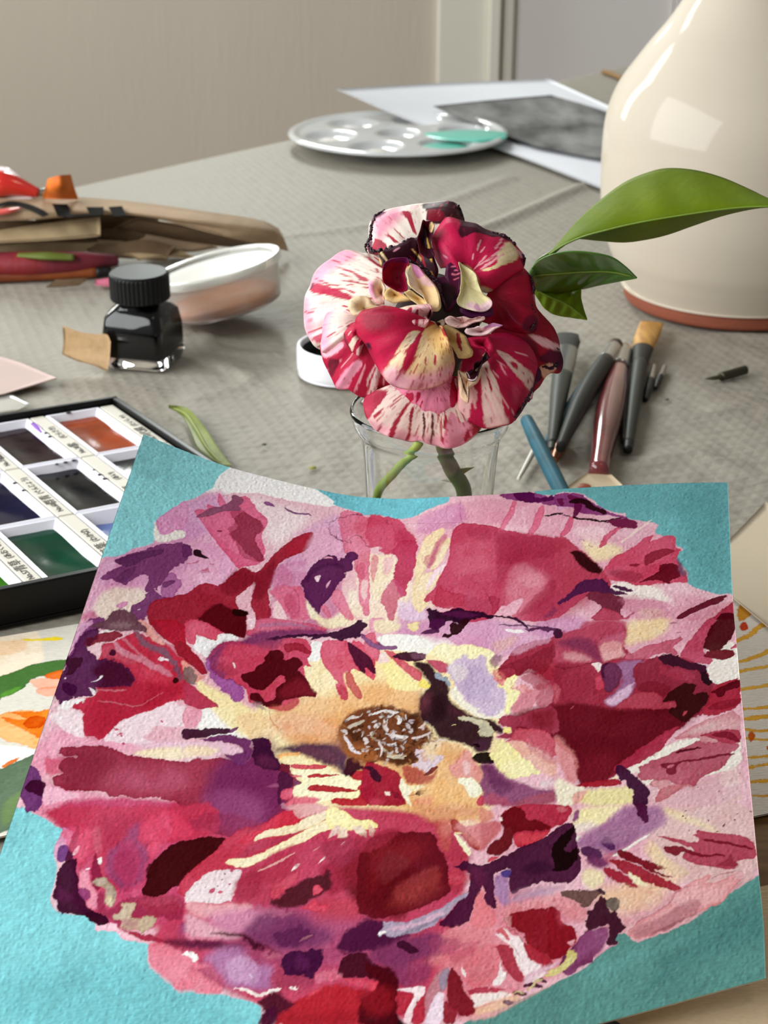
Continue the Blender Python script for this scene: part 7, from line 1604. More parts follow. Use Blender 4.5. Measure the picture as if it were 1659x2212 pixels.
# ---------------------------------------------------------------- white pot with black inside
wc = (-0.02114, 0.73578, 0.01650)
wp = empty('white_pot', (wc[0], wc[1], 0), 'small round white pot with black inside, half hidden left of the rose', 'pot')
V, F = lathe(resample([(0, .0005), (.0215, .0005), (.0238, .002), (.0246, .006), (.0244, .0150), (.0236, .0166), (.0222, .0162), (.0216, .014)], 40), 96, (wc[0], wc[1], 0))
mesh('pot_body', V, np.array(F), mat('white_plastic', 'EDEDF2', .35, coat=.2), wp)
V, F = lathe(resample([(.0217, .0142), (.0210, .010), (.019, .004), (0, .003)], 24), 80, (wc[0], wc[1], 0))
mesh('black_lining', V, np.array(F), mat('black_lining', '121210', .6), wp)
# ---------------------------------------------------------------- watercolour pan set
PO = np.array([-.1279, .6612]); PA = np.array([math.cos(R_(-55)), math.sin(R_(-55))]); PB = -np.array([math.cos(R_(25.5)), math.sin(R_(25.5))])
def PX(a, b, z): p = PO+PA*a+PB*b; return (p[0], p[1], z)
def sbox(a0, a1, b0, b1, z0, z1):
    return [PX(a, b, z) for z in (z0, z1) for a, b in ((a0, b0), (a0, b1), (a1, b1), (a1, b0))], boxV(0, 1, 0, 1, 0, 1)[1]
pb = empty('watercolour_pan_set', PX(.089, .1, 0), 'open black tray of white plastic paint pans with dark wet colours and labelled strips', 'paint set')
blk = mat('black_tray', '070707', .4, spec=.25)
A_, B_ = .1735, .2035
V, F = join(sbox(0, A_, 0, B_, .0003, .002), sbox(0, .0028, 0, B_, .002, .0162), sbox(A_-.0034, A_, 0, B_, .002, .0162), sbox(.0028, A_-.0034, 0, .0030, .002, .0162), sbox(.0028, A_-.0034, B_-.003, B_, .002, .0162))
bevel(mesh('tray', V, F, blk, pb, smooth=False), .0006, 2)
rowsA = [.0048, .0612, .1166, .1700]
pc = {(0, 0): '9A3C12', (0, 1): '12140E', (0, 2): '3A2A12', (1, 0): '1E0814', (1, 1): '060A12', (1, 2): '6E86C8', (2, 0): '6A1020', (2, 1): '0A0C30', (2, 2): '06402C', (3, 0): 'C07A10', (3, 1): '14307A', (3, 2): '2E6A0C', (4, 0): 'D8B020', (4, 1): '7A1A50', (4, 2): '12584A', (5, 0): 'B84010', (5, 1): '3A1A50', (5, 2): 'A0A020'}
whm = mat('pan_white', 'ECECF4', .3, coat=.2); stm = mat('label_beige', 'CFCABC', .55)
kan = {(0, 0): ('No.44', '代赭', '(たいしゃ)'), (0, 1): ('No.59', '黒緑', '(こくりょく)'), (0, 2): ('No.46', '焦茶', '(こげちゃ)'), (1, 0): ('No.38', '紫', '(むらさき)'), (1, 1): ('No.65', '藍', '(あい)'), (1, 2): ('No.62', '白群', '(びゃくぐん)'), (2, 0): ('No.35', '臙脂', '(えんじ)'), (2, 1): ('No.60', '群青', '(ぐんじょう)'), (2, 2): ('No.51', '若葉', '(わかば)'), (3, 2): ('No.57', '青草', '(あおくさ)'), (3, 1): ('No.61', '新橋', '(しんばし)')}
inkm = mat('label_ink', '4A463E', .6)
dots = [(1, 1, .002, .0105), (1, 1, .0026, .0145), (1, 1, .0030, .0185), (1, 1, .016, .0078), (1, 1, .022, .0079), (1, 1, .027, .0079), (2, 1, .015, .0081), (2, 1, .024, .0079), (1, 0, .022, .0079), (1, 0, .027, .0081), (0, 0, .0016, .022)]
for (c, r), hx in pc.items():
    a0, a1 = rowsA[r], rowsA[r+1]-.0007; b0 = .0037+c*.0331; b1 = b0+.0326
    pn = empty('paint_pan', PX(a0, b0, .002), None, None); pn.parent = pb; pn.location = Vector(PX(a0, b0, .002))-pb.location
    def ringb(ins, z, b00=.0068):
        return [PX(a, b, z) for a, b in ((a0+ins, b0+b00+ins), (a0+ins, b1-ins), (a1-ins, b1-ins), (a1-ins, b0+b00+ins))]
    rings = [ringb(0, .0022), ringb(0, .0132), ringb(.0009, .0139), ringb(.0017, .0137), ringb(.0052, .0072), ringb(.0062, .0062)]
    V, F = stack(rings); mesh('pan_body', V, F, whm, pn, smooth=False)
    V, F = sbox(a0, a1, b0, b0+.0065, .0022, .0137); bevel(mesh('label_strip', V, F, stm, pn, smooth=False), .0004, 1)
    lv = .0102 if (c, r) != (1, 2) else .0085
    k = (.0137-lv)/.0065; ins = .0017+k*.0035
    na, nb = 26, 18; U, W = np.meshgrid(np.linspace(-1, 1, nb), np.linspace(-1, 1, na))
    e = 3.2; kx = U*np.sqrt(np.clip(1-np.abs(W)**6*.10, 0, 1)); ky = W*np.sqrt(np.clip(1-np.abs(U)**6*.10, 0, 1))
    rg = np.random.default_rng(c*7+r); ac, bc = (a0+a1)/2, (b0+.0068+b1)/2; ha, hb = (a1-a0)/2-ins+.0003, (b1-b0-.0068)/2-ins+.0003
    zz = lv+.0006*(U**2+W**2)*.5-.0004*np.exp(-((U-.1)**2+(W-.2)**2)/.3)+.00008*_noise(na, nb, 5, rg)
    P = np.stack([PO[0]+PA[0]*(ac+ky*ha)+PB[0]*(bc+kx*hb), PO[1]+PA[1]*(ac+ky*ha)+PB[1]*(bc+kx*hb), zz], -1)
    mesh('paint', P.reshape(-1, 3), gridF(na, nb)[:, ::-1], mat('pan_paint_'+hx, hx, .12, spec=.35, var=.4, vscale=90, bump=.00012, bscale=120), pn)
    if (c, r) in kan:
        for txt, off, sz in ((kan[(c, r)][0], .004, .0034), (kan[(c, r)][1], .0125, .0050), (kan[(c, r)][2], .0245, .0034)):
            cu = bpy.data.curves.new('lettering', 'FONT'); cu.body = txt; cu.size = sz; cu.extrude = .00006; cu.align_y = 'CENTER'
            to = bpy.data.objects.new('text_source', cu); COL.objects.link(to); dg = bpy.context.evaluated_depsgraph_get()
            me = bpy.data.meshes.new_from_object(to.evaluated_get(dg)); bpy.data.objects.remove(to)
            o = bpy.data.objects.new('lettering', me); COL.objects.link(o); me.materials.clear(); me.materials.append(inkm)
            wl = Vector(PX(a1-off, b0+.00325, .01382)); o.parent = pn; o.location = wl-world_loc(pn); o.rotation_euler = (0, 0, R_(-55+180))
for c, r, da, db in dots:
    a0 = rowsA[r]; b0 = .0037+c*.0331; x, y, _ = PX(a0+da, b0+db, 0)
    q = random.Random(int(da*9999)+c); rr = q.uniform(.0006, .0013)
    V, F = lathe([(0, .0004), (rr*.7, .0003), (rr, 0)], 12, (x, y, .0138)); mesh('paint_spatter', V, np.array(F), mat('spatter', '120A18', .3), pb)
V, F = tube([PX(.012, .0331+.0118, .0137), PX(.018, .0331+.0117, .0135), PX(.024, .0331+.0122, .0134)], [.0012, .0016, .0009], 10, 12, [.3, .3, .3]); mesh('paint_spatter', V, F, mat('violet_smear', '7A30B0', .3), pb)
# ---------------------------------------------------------------- brushes and pens on the right
def brush(name, label, path, parts, cat='brush', z=0, n=18):
    """parts: (part name, material, t0, t1, [radii], [flatness])"""
    C = resample(path, 120); o = empty(name, tuple(C[60]*np.array([1, 1, 0])), label, cat)
    for pn_, m, t0, t1, rad, fl in parts:
        i0, i1 = int(t0*119), int(t1*119)
        seg = C[i0:i1+1]; k = len(rad); key = resample(seg, k) if k > 1 else seg
        V, F = tube(key, rad, n, 30, fl); mesh(pn_, V, F, m, o)
    return o
gre = mat('grey_handle', '3A3C36', .5, spec=.25, var=.06); grd = mat('dark_grey_handle', '2A2B28', .5, spec=.2, var=.06); blkp = mat('black_tip', '0A0A0A', .5)
teal = mat('teal_metallic', '1F5A6A', .5, col2='184450', vscale=60, spec=.2)
brush('wide_grey_brush', 'grey flat brush with black handle tip, standing nearest behind the rose on the right', [(0.07635, 0.62195, 0.00400), (0.08392, 0.66903, 0.00700), (0.09194, 0.71837, 0.00800), (0.10037, 0.77299, 0.00900)],
      [('handle_tip', blkp, 0, .05, [.0022, .0024], None), ('handle', gre, .05, .62, [.0024, .0032, .0044, .0052], [1, .9, .8, .7]), ('ferrule', mat('dark_ferrule', '6A6E6C', .25, metal=.7), .62, .86, [.0052, .0062, .0066], [.7, .6, .5]), ('bristles', mat('dark_bristle', '3A3A38', .8, bump=.0004, bscale=1500), .86, 1, [.0066, .0074, .0060], [.5, .4, .2])])
brush('dark_grey_brush', 'dark grey round brush slanting over the teal brush, brown tip up', [(0.07895, 0.61161, 0.01000), (0.09838, 0.67733, 0.01100), (0.12668, 0.76351, 0.00800)],
      [('handle', grd, 0, .80, [.0022, .0034, .0044, .0048, .0046], None), ('ferrule', mat('steel', 'A8A8A4', .2, metal=.9), .80, .93, [.0046, .0045], None), ('bristles', mat('brown_bristle', '4A342C', .8, bump=.0004, bscale=1500), .93, 1, [.0044, .0040, .0018], None)])
brush('teal_brush', 'teal metallic brush lying under the dark grey brush', [(0.07364, 0.62853, 0.00350), (0.09393, 0.68417, 0.00350), (0.11746, 0.74865, 0.00350)],
      [('handle', teal, 0, .9, [.0016, .0028, .0034, .0030], None), ('bristles', mat('brown_bristle'), .9, 1, [.0028, .0012], None)])
brush('burgundy_brush', 'translucent burgundy brush with swollen handle and silver ferrule', [(0.09435, 0.59530, 0.00500), (0.10365, 0.64204, 0.00600), (0.11409, 0.69040, 0.00600), (0.12715, 0.74809, 0.00500), (0.13158, 0.76592, 0.00400)],
      [('handle', mat('burgundy_resin', '8A3C3E', .15, coat=.6, col2='5A2426', vscale=40), 0, .66, [.0044, .0050, .0064, .0070, .0066, .0046], None), ('ferrule', mat('steel'), .66, .90, [.0052, .0047, .0040], None), ('bristles', mat('dark_bristle'), .90, 1, [.0036, .0034, .0016], None)])
brush('slim_dark_brush', 'slim black-ended brush between the burgundy and the golden brush', [(0.11174, 0.63522, 0.00300), (0.12050, 0.69051, 0.00350), (0.13314, 0.75604, 0.00350)],
      [('handle', grd, 0, .85, [.0016, .0022, .0028], None), ('bristles', mat('dark_bristle'), .85, 1, [.0028, .0014], None)])
brush('golden_flat_brush', 'grey flat brush with golden synthetic bristles beside the jug foot', [(0.11186, 0.62591, 0.00300), (0.12159, 0.67411, 0.00500), (0.13732, 0.74894, 0.00600), (0.15201, 0.80523, 0.00500)],
      [('handle_tip', blkp, 0, .05, [.0022, .0026], None), ('handle', gre, .05, .60, [.0024, .0030, .0036, .0040], None), ('ferrule', grd, .60, .72, [.0042, .0056], [.9, .6]), ('bristles', mat('gold_bristle', 'C8943E', .5, col2='A87428', vscale=400, stretch=(1, .1, 1)), .72, 1, [.0056, .0066, .0068, .0066], [.6, .4, .25, .12])])
brush('blue_handled_brush', 'blue-green metallic brush leaning forward behind the top edge of the big painting', [(0.06536, 0.62996, 0.01600), (0.06973, 0.59344, 0.01400), (0.07539, 0.55230, 0.01100)],
      [('handle', teal, 0, 1, [.0030, .0036, .0036, .0034], None)])
brush('white_paint_stick', 'thin white stick with brown end beside the tumbler', [(0.05927, 0.59552, 0.00200), (0.06544, 0.61482, 0.00250), (0.07243, 0.63800, 0.00300)],
      [('handle', mat('white_stick', 'C8C4B8', .4), 0, 1, [.0008, .0013, .0014], None)], 'stick')
brush('copper_brush_end', 'copper brown brush end poking out below the grey handles', [(0.07655, 0.61314, 0.00300), (0.08020, 0.62591, 0.00300), (0.08461, 0.64080, 0.00300)],
      [('ferrule', mat('copper', '8A5430', .3, metal=.5), 0, 1, [.0018, .0034, .0032], None)])
brush('pen_nib', 'small silver and black pen nib right of the golden brush', [(0.13061, 0.69235, 0.00180), (0.13633, 0.71359, 0.00220), (0.14256, 0.73996, 0.00220)], [('nib', mat('black_tip'), 0, .62, [.0012, .0022, .0020], None), ('shank', mat('steel'), .62, 1, [.0020, .0018], None)], 'nib')
brush('pen_nib', 'smaller pen nib beside the first, nearer the jug', [(0.13860, 0.70983, 0.00160), (0.14348, 0.72488, 0.00180), (0.14866, 0.74106, 0.00180)], [('nib', mat('black_tip'), 0, .55, [.0009, .0016, .0016], None), ('shank', mat('steel'), .55, 1, [.0016, .0014], None)], 'nib')
brush('dip_pen_nib', 'dark olive pen nib lying alone below the jug', [(0.16690, 0.72390, 0.00140), (0.17269, 0.72420, 0.00180), (0.18128, 0.72866, 0.00220), (0.18992, 0.73498, 0.00220)], [('nib', mat('olive_metal', '3A3826', .4, metal=.4), 0, .45, [.0005, .0016, .0020], [.6, .6, .6]), ('shank', mat('olive_metal'), .45, 1, [.0024, .0024], None)], 'nib')
# ---------------------------------------------------------------- mixing palette
mc = np.array((0.01238, 1.31427, 0.00950))
mp_ = empty('mixing_palette', (mc[0], mc[1], 0), 'round translucent plastic mixing palette with wells, turquoise and white paint inside', 'palette')
nr, na = 60, 160; rr = np.linspace(0, .096, nr); aa = np.linspace(0, 2*np.pi, na, endpoint=False); Rr, Aa = np.meshgrid(rr, aa, indexing='ij')
xx, yy = Rr*np.cos(Aa), Rr*np.sin(Aa); zz = np.full(xx.shape, .0080)
wells = [(0.060*math.cos(R_(k*60+12)), .060*math.sin(R_(k*60+12)), .0235) for k in range(6)]+[(0, 0, .020)]
for wx, wy, wr in wells: zz -= .0062*np.clip(1-(np.hypot(xx-wx, yy-wy)/wr)**4, 0, 1)
zz += .0022*np.exp(-((Rr-.092)/.003)**2)
topv = np.stack([mc[0]+xx, mc[1]+yy, zz], -1).reshape(-1, 3)
o = mesh('dish', topv, gridF(nr, na, True), mat('palette_plastic', 'E4E6E6', .12, trans=.3, ior=1.35, coat=.4), mp_)
s_ = o.modifiers.new('thickness', 'SOLIDIFY'); s_.thickness = .0013; s_.offset = -1
for k, hx, sc_ in ((5, '5AC4B0', 1.0), (2, 'EEE6E6', .55), (3, 'E4DED6', .6), (1, 'ECDCE0', .5), (4, 'E8E4D8', .45)):
    wx, wy, wr = wells[k]; rg = np.random.default_rng(k); a = np.linspace(0, 2*np.pi, 40, endpoint=False); rad = wr*sc_*(.92+.1*np.sin(a*3+k)+.05*np.sin(a*7))
    rings = [[(mc[0]+wx+rad[i]*f*math.cos(a[i]), mc[1]+wy+rad[i]*f*math.sin(a[i]), z) for i in range(40)] for f, z in ((1, .0045 if sc_ == 1 else .0030), (.9, .0062 if sc_ == 1 else .0048), (.5, .0066 if sc_ == 1 else .0056), (.05, .0066 if sc_ == 1 else .0058))]
    V, F = stack(rings); mesh('paint_pool', V, F, mat('pool_'+hx, hx, .35, coat=.3, var=.12, vscale=80), mp_)
wx, wy, wr = wells[5]
V, F = tube([(mc[0]+.022, mc[1]-.002, .0086), (mc[0]+.045, mc[1]-.012, .0094), (mc[0]+.072, mc[1]-.018, .0098), (mc[0]+.094, mc[1]-.020, .0108)], [.006, .022, .026, .012], 24, 30, [.10, .08, .08, .1])
mesh('turquoise_smear', V, F, mat('pool_5AC4B0'), mp_)
mp_.location.z = .0022
# ---------------------------------------------------------------- printed photograph on white paper
pp = empty('reference_print', (0.15386, 1.34357, 0.00000), 'white sheet printed with a black and white photograph, corner curling up by the palette', 'paper print')
q = [[(-0.04295, 1.38808, 0.03500), (0.05550, 1.51383, 0.02000), (0.17289, 1.60019, 0.01000)], [(0.03151, 1.35542, 0.01000), (0.12513, 1.39946, 0.00240), (0.24373, 1.41395, 0.00220)], [(0.10114, 1.27603, 0.00300), (0.18122, 1.23783, 0.00220), (0.30068, 1.25579, 0.00220)], [(0.16795, 1.13812, 0.00280), (0.22968, 1.12408, 0.00220), (0.35317, 1.16246, 0.00220)]]
q = [[a, b, c] for a, b, c in q]
V, F = sheet(q, 30, 30, .0004, .0012, 3); mesh('white_sheet', V, F, mat('print_paper', 'ECEEF4', .6, var=.03), pp)
pm = mat('photo_print', '9A9A98', .5, col2='101010', vscale=26, stretch=(1, .5, 1)); 
q = [[(0.04473, 1.38475, 0.02150), (0.10174, 1.44394, 0.01650), (0.16415, 1.49179, 0.01300)], [(0.07129, 1.36034, 0.01400), (0.14257, 1.40494, 0.00900), (0.21780, 1.41762, 0.00750)], [(0.10401, 1.31882, 0.00900), (0.16595, 1.27377, 0.00700), (0.24515, 1.27482, 0.00600)], [(0.13054, 1.27514, 0.00750), (0.19067, 1.22497, 0.00650), (0.28881, 1.20301, 0.00600)]]
V, F = sheet(q, 30, 30, .0002); mesh('photo_print', V, F, pm, pp)
ptk = mat('print_ink_dark', '101010', .5)
for pts, w_ in (([(1215, 345), (1213, 300), (1212, 262)], .0020), ([(1213, 300), (1170, 270), (1120, 262)], .0014), ([(1213, 290), (1250, 262), (1290, 258)], .0014), ([(1070, 300), (1065, 262), (1060, 240)], .0018), ([(1065, 262), (1020, 244)], .0012), ([(1065, 258), (1110, 238)], .0012)):
    pass
# little stick at the far edge
brush('twig', 'short brown stick lying near the far edge of the table by the jug', [(0.24346, 1.69559, 0.00300), (0.25105, 1.67989, 0.00300), (0.25832, 1.64927, 0.00300)], [('stick', mat('twig_brown', '8A6A40', .7), 0, 1, [.0028, .0030, .0026], None)], 'stick')
# ---------------------------------------------------------------- kraft paper pile at left
krm = mat('kraft_paper', 'B49A7C', .85, col2='9C8468', vscale=30, bump=.0005, bscale=120)
krd = mat('kraft_dark_fold', '7A6248', .85, col2='5E4A34', vscale=40, bump=.0005, bscale=160); krl = mat('kraft_light', 'B8A27C', .85, col2='A08A68', vscale=50, bump=.0003, bscale=200)  # darker and lighter brown kraft for folds, scraps and card
kb = empty('kraft_paper_bag', (-0.18463, 1.06243, 0.00000), 'flattened brown kraft bag with black printed letters, curling at its right end', 'paper bag')
q = [[(-0.28793, 0.96541, 0.04000), (-0.23371, 0.96612, 0.03800), (-0.17524, 0.96051, 0.03600), (-0.11667, 0.94844, 0.03200), (-0.08110, 0.95054, 0.02600), (-0.06932, 0.96006, 0.01800)], [(-0.27744, 0.92670, 0.04100), (-0.22576, 0.93000, 0.03900), (-0.17032, 0.93088, 0.03700), (-0.11602, 0.91708, 0.03400), (-0.07668, 0.93034, 0.02400), (-0.06507, 0.95240, 0.01200)], [(-0.27342, 0.90931, 0.03600), (-0.22448, 0.92167, 0.03400), (-0.18169, 0.93571, 0.03400), (-0.14761, 0.93416, 0.03200), (-0.10239, 0.92133, 0.02400), (-0.06328, 0.95910, 0.00300)]]
V, F = sheet(q, 60, 20, .0008, .0015, 4); bag = mesh('bag_panel', V, F, krm, kb)
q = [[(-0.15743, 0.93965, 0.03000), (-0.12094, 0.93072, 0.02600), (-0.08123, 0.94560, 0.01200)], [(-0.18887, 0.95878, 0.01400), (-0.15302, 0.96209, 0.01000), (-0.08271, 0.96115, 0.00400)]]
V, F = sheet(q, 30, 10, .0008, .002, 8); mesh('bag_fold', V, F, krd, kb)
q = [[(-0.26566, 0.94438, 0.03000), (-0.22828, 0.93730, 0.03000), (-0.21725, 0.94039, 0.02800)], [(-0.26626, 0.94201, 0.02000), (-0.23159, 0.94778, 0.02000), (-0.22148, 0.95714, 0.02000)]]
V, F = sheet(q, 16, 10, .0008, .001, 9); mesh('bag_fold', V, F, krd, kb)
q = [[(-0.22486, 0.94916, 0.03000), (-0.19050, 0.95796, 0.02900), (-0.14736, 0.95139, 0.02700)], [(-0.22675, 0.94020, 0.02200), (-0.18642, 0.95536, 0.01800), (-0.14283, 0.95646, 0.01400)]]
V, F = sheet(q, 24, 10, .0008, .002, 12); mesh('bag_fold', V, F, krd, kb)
lt = mat('letter_black', '0E0E0C', .9, spec=.1)
def letter(rows):
    V, F = sheet(rows, 14, 8, .0003); mesh('printed_letter', V, F, lt, kb)
zl = .0405
letter([[(-0.24662, 0.92097, 0.04300), (-0.23935, 0.93955, 0.04200), (-0.22644, 0.93429, 0.04150), (-0.21508, 0.92195, 0.04100), (-0.20826, 0.91109, 0.04050)], [(-0.24492, 0.91390, 0.04300), (-0.23741, 0.93103, 0.04200), (-0.22555, 0.92349, 0.04150), (-0.21659, 0.91258, 0.04100), (-0.21110, 0.90535, 0.04050)]])
letter([[(-0.21149, 0.93715, 0.04080), (-0.20178, 0.93716, 0.04050)], [(-0.20257, 0.90843, 0.04030), (-0.19277, 0.90503, 0.04000)]])
letter([[(-0.19619, 0.91387, 0.03980), (-0.18502, 0.91583, 0.03960)], [(-0.19452, 0.90811, 0.03980), (-0.18166, 0.91314, 0.03940)]])
letter([[(-0.18890, 0.93113, 0.04020), (-0.17790, 0.93194, 0.04000)], [(-0.18229, 0.91041, 0.03980), (-0.17483, 0.91387, 0.03980)]])
letter([[(-0.17496, 0.93194, 0.04000), (-0.16668, 0.93516, 0.03980)], [(-0.16801, 0.91084, 0.03940), (-0.16102, 0.91393, 0.03920)]])
kf = empty('kraft_flap', (-0.23583, 1.01737, 0.00000), 'light kraft card strip with a square cut end lying below the printed bag', 'card strip')
q = [[(-0.27414, 0.90724, 0.02600), (-0.22664, 0.92880, 0.02800), (-0.18323, 0.94438, 0.03000)], [(-0.27174, 0.89733, 0.02400), (-0.22304, 0.91028, 0.02400), (-0.17944, 0.92133, 0.02400)]]
V, F = sheet(q, 30, 10, .0010, .0008, 6); mesh('card', V, F, krl, kf)
ks = empty('kraft_scraps', (-0.16494, 0.97560, 0.00000), 'pile of crumpled dark brown kraft scraps beneath the printed bag', 'paper scraps')
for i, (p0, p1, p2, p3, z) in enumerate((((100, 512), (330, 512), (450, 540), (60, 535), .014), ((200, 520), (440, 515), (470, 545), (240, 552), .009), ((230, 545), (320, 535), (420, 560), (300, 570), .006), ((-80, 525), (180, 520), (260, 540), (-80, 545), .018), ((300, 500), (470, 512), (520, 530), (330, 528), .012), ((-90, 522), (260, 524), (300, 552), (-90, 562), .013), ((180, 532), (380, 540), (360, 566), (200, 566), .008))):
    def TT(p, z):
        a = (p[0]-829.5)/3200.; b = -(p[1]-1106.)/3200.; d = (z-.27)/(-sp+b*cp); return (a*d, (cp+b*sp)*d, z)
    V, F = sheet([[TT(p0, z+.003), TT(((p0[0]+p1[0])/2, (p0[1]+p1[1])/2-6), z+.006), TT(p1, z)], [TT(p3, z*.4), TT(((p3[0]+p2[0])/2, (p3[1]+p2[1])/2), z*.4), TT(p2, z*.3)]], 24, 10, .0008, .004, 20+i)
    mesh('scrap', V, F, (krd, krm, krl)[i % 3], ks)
mr = empty('maroon_paper_roll', (-0.21431, 0.94215, 0.00000), 'rolled maroon paper with an olive green patch under the kraft pile', 'paper roll')
V, F = tube([(-0.27563, 0.90517, 0.01000), (-0.22383, 0.90725, 0.01000), (-0.19042, 0.91494, 0.00900), (-0.17190, 0.92622, 0.00700)], [.0095, .0100, .0085, .0050], 20, 40, [.75]*4)
mesh('roll', V, F, mat('maroon_paper', '6A2436', .6, col2='8A1A18', vscale=30, bump=.0004, bscale=200), mr)
V, F = tube([(-0.22829, 0.90424, 0.01650), (-0.21050, 0.90213, 0.01650), (-0.19374, 0.90431, 0.01500)], [.003, .0056, .0046], 16, 20, [.4]*3)
mesh('olive_patch', V, F, mat('olive_paint', '5E6A22', .6), mr)
op = empty('orange_brown_rod', (-0.21472, 0.91475, 0.00000), 'orange-brown wooden rod with dark end left of the ink bottle cap', 'rod')
V, F = tube([(-0.27370, 0.89485, 0.00350), (-0.21235, 0.90492, 0.00350), (-0.18199, 0.91106, 0.00350)], [.0034]*3, 14, 20); mesh('rod', V, F, mat('orange_wood', '8A4418', .5, col2='6A2A10', vscale=50), op)
V, F = tube([(-0.18199, 0.91106, 0.00350), (-0.17296, 0.91313, 0.00350)], [.0034, .0030], 14, 6); mesh('dark_end', V, F, blkp, op)
V, F = sheet([[(-0.18000, 0.89453, 0.00300), (-0.16946, 0.90054, 0.00300)], [(-0.17860, 0.88633, 0.00250), (-0.16826, 0.88437, 0.00250)]], 8, 6, .0005, .0006, 2)
tag(mesh('pink_paper_scrap', V, F, mat('pink_scrap', 'D8708A', .7)), 'tiny pink paper scrap just left of the ink bottle cap', 'paper scrap')
V, F = sheet([[(-0.20220, 0.88448, 0.00600), (-0.18261, 0.88645, 0.00600)], [(-0.20781, 0.88214, 0.00200), (-0.18859, 0.88603, 0.00200)]], 10, 6, .0006, .001, 7)
tag(mesh('kraft_snippet', V, F, krd), 'small crumpled kraft snippet in front of the orange-brown rod', 'paper scrap')
# red handle, orange tab
rh = empty('red_handle', (-0.28804, 1.14851, 0.00000), 'glossy red plastic handle with painted white highlights and a small silver ring at the left edge', 'handle')
rm = mat('red_gloss', 'C8281E', .15, coat=1, var=.1)
a = np.array((-0.26780, 0.96055, 0.04600)); b = np.array((-0.22392, 0.95662, 0.04300))
V, F = tube([a, a*.5+b*.5+np.array([0, 0, .004]), b], [.0090, .0085, .0030], 18, 30); mesh('handle_body', V, F, rm, rh)
V, F = tube([a+np.array([0, .006, .008]), a*.5+b*.5+np.array([0, .004, .0125]), b+np.array([-.004, 0, .003])], [.0016, .0016, .0010], 10, 24); mesh('highlight_strip', V, F, mat('highlight_white', 'E6DADA', .15, coat=1), rh)  # white strips laid on as the highlights of the red plastic
V, F = tube([a+np.array([0, -.006, -.009]), a*.5+b*.5+np.array([0, -.004, -.006]), b+np.array([-.004, 0, -.003])], [.0016, .0016, .0010], 10, 24); mesh('highlight_strip', V, F, mat('highlight_white'), rh)
V, F = tube([(-0.22452, 0.95662, 0.04300), (-0.22111, 0.96045, 0.04300)], [.0022, .0026], 12, 8); mesh('silver_ring', V, F, mat('steel'), rh)
V, F = tube([(-0.24823, 0.91424, 0.04000), (-0.23633, 0.91924, 0.04050), (-0.22925, 0.92551, 0.04100)], [.0030, .0034, .0010], 12, 14, [.5]*3); tag(mesh('coral_strip', V, F, mat('coral_gloss', 'E8605C', .3, coat=.6)), 'coral pink strip poking over the bag beneath the red handle', 'strip')
V, F = sheet([[(-0.21363, 0.94043, 0.05600), (-0.20419, 0.93181, 0.06000), (-0.19929, 0.94330, 0.05800)], [(-0.21604, 0.94213, 0.05000), (-0.20382, 0.93001, 0.05400), (-0.19821, 0.94467, 0.05000)], [(-0.22109, 0.95363, 0.04100), (-0.20829, 0.94697, 0.04200), (-0.19840, 0.95527, 0.04000)]], 20, 16, .0008)
tag(mesh('orange_tab', V, F, mat('orange_card', 'E07A24', .7, col2='C8621A', vscale=60)), 'bright orange card tab standing behind the kraft bag', 'card tab')
# ---------------------------------------------------------------- cards, leaf, sheets lying on the cloth
V, F = sheet([[(-0.26360, 0.78043, 0.00300), (-0.20599, 0.75317, 0.00320), (-0.16833, 0.71690, 0.00450)], [(-0.23602, 0.68545, 0.00300), (-0.21212, 0.69052, 0.00300), (-0.19130, 0.69825, 0.00300)]], 20, 12, .0006)
tag(mesh('pink_card', V, F, mat('pink_card', 'BFA8A0', .7, var=.04)), 'dusty pink card corner at the left edge above the paint set', 'card')
V, F = sheet([[(-0.23198, 0.70296, 0.00120), (-0.19477, 0.70427, 0.00120), (-0.17575, 0.68625, 0.00220)], [(-0.22235, 0.66846, 0.00120), (-0.20064, 0.67148, 0.00120), (-0.17981, 0.68129, 0.00120)]], 16, 8, .0004)
tag(mesh('clear_film', V, F, mat('clear_film', 'E8E8E0', .2, trans=.7, ior=1.2)), 'clear plastic film edge beside the back of the paint set', 'plastic film')
lf = empty('fallen_leaf', (-0.08785, 0.65086, 0.00000), 'narrow olive green fallen leaf on the cloth beside the paint set', 'leaf')
U = [(-0.10579, 0.67910, 0.00450), (-0.09570, 0.67289, 0.00500), (-0.08516, 0.64900, 0.00550), (-0.07648, 0.62736, 0.00400), (-0.06839, 0.60847, 0.00300)]; W_ = [(-0.10662, 0.68424, 0.00200), (-0.09771, 0.66948, 0.00200), (-0.09140, 0.64841, 0.00220), (-0.08663, 0.63160, 0.00220), (-0.07879, 0.61814, 0.00220)]
V, F = sheet([U, [tuple((np.array(a)+np.array(b))/2+np.array([0, 0, -.0012])) for a, b in zip(U, W_)], W_], 40, 12, .0004); mesh('blade', V, F, mat('olive_leaf', '7E8A3A', .5, col2='66722A', vscale=60, bump=.0002, bscale=400), lf)
mid = [tuple((np.array(a)+np.array(b))/2+np.array([0, 0, -.0006])) for a, b in zip(U, W_)]
V, F = tube(mid, [.0003, .0005, .0005, .0004, .0002], 8, 30); mesh('midrib', V, F, mat('olive_rib', '96A050', .5), lf)
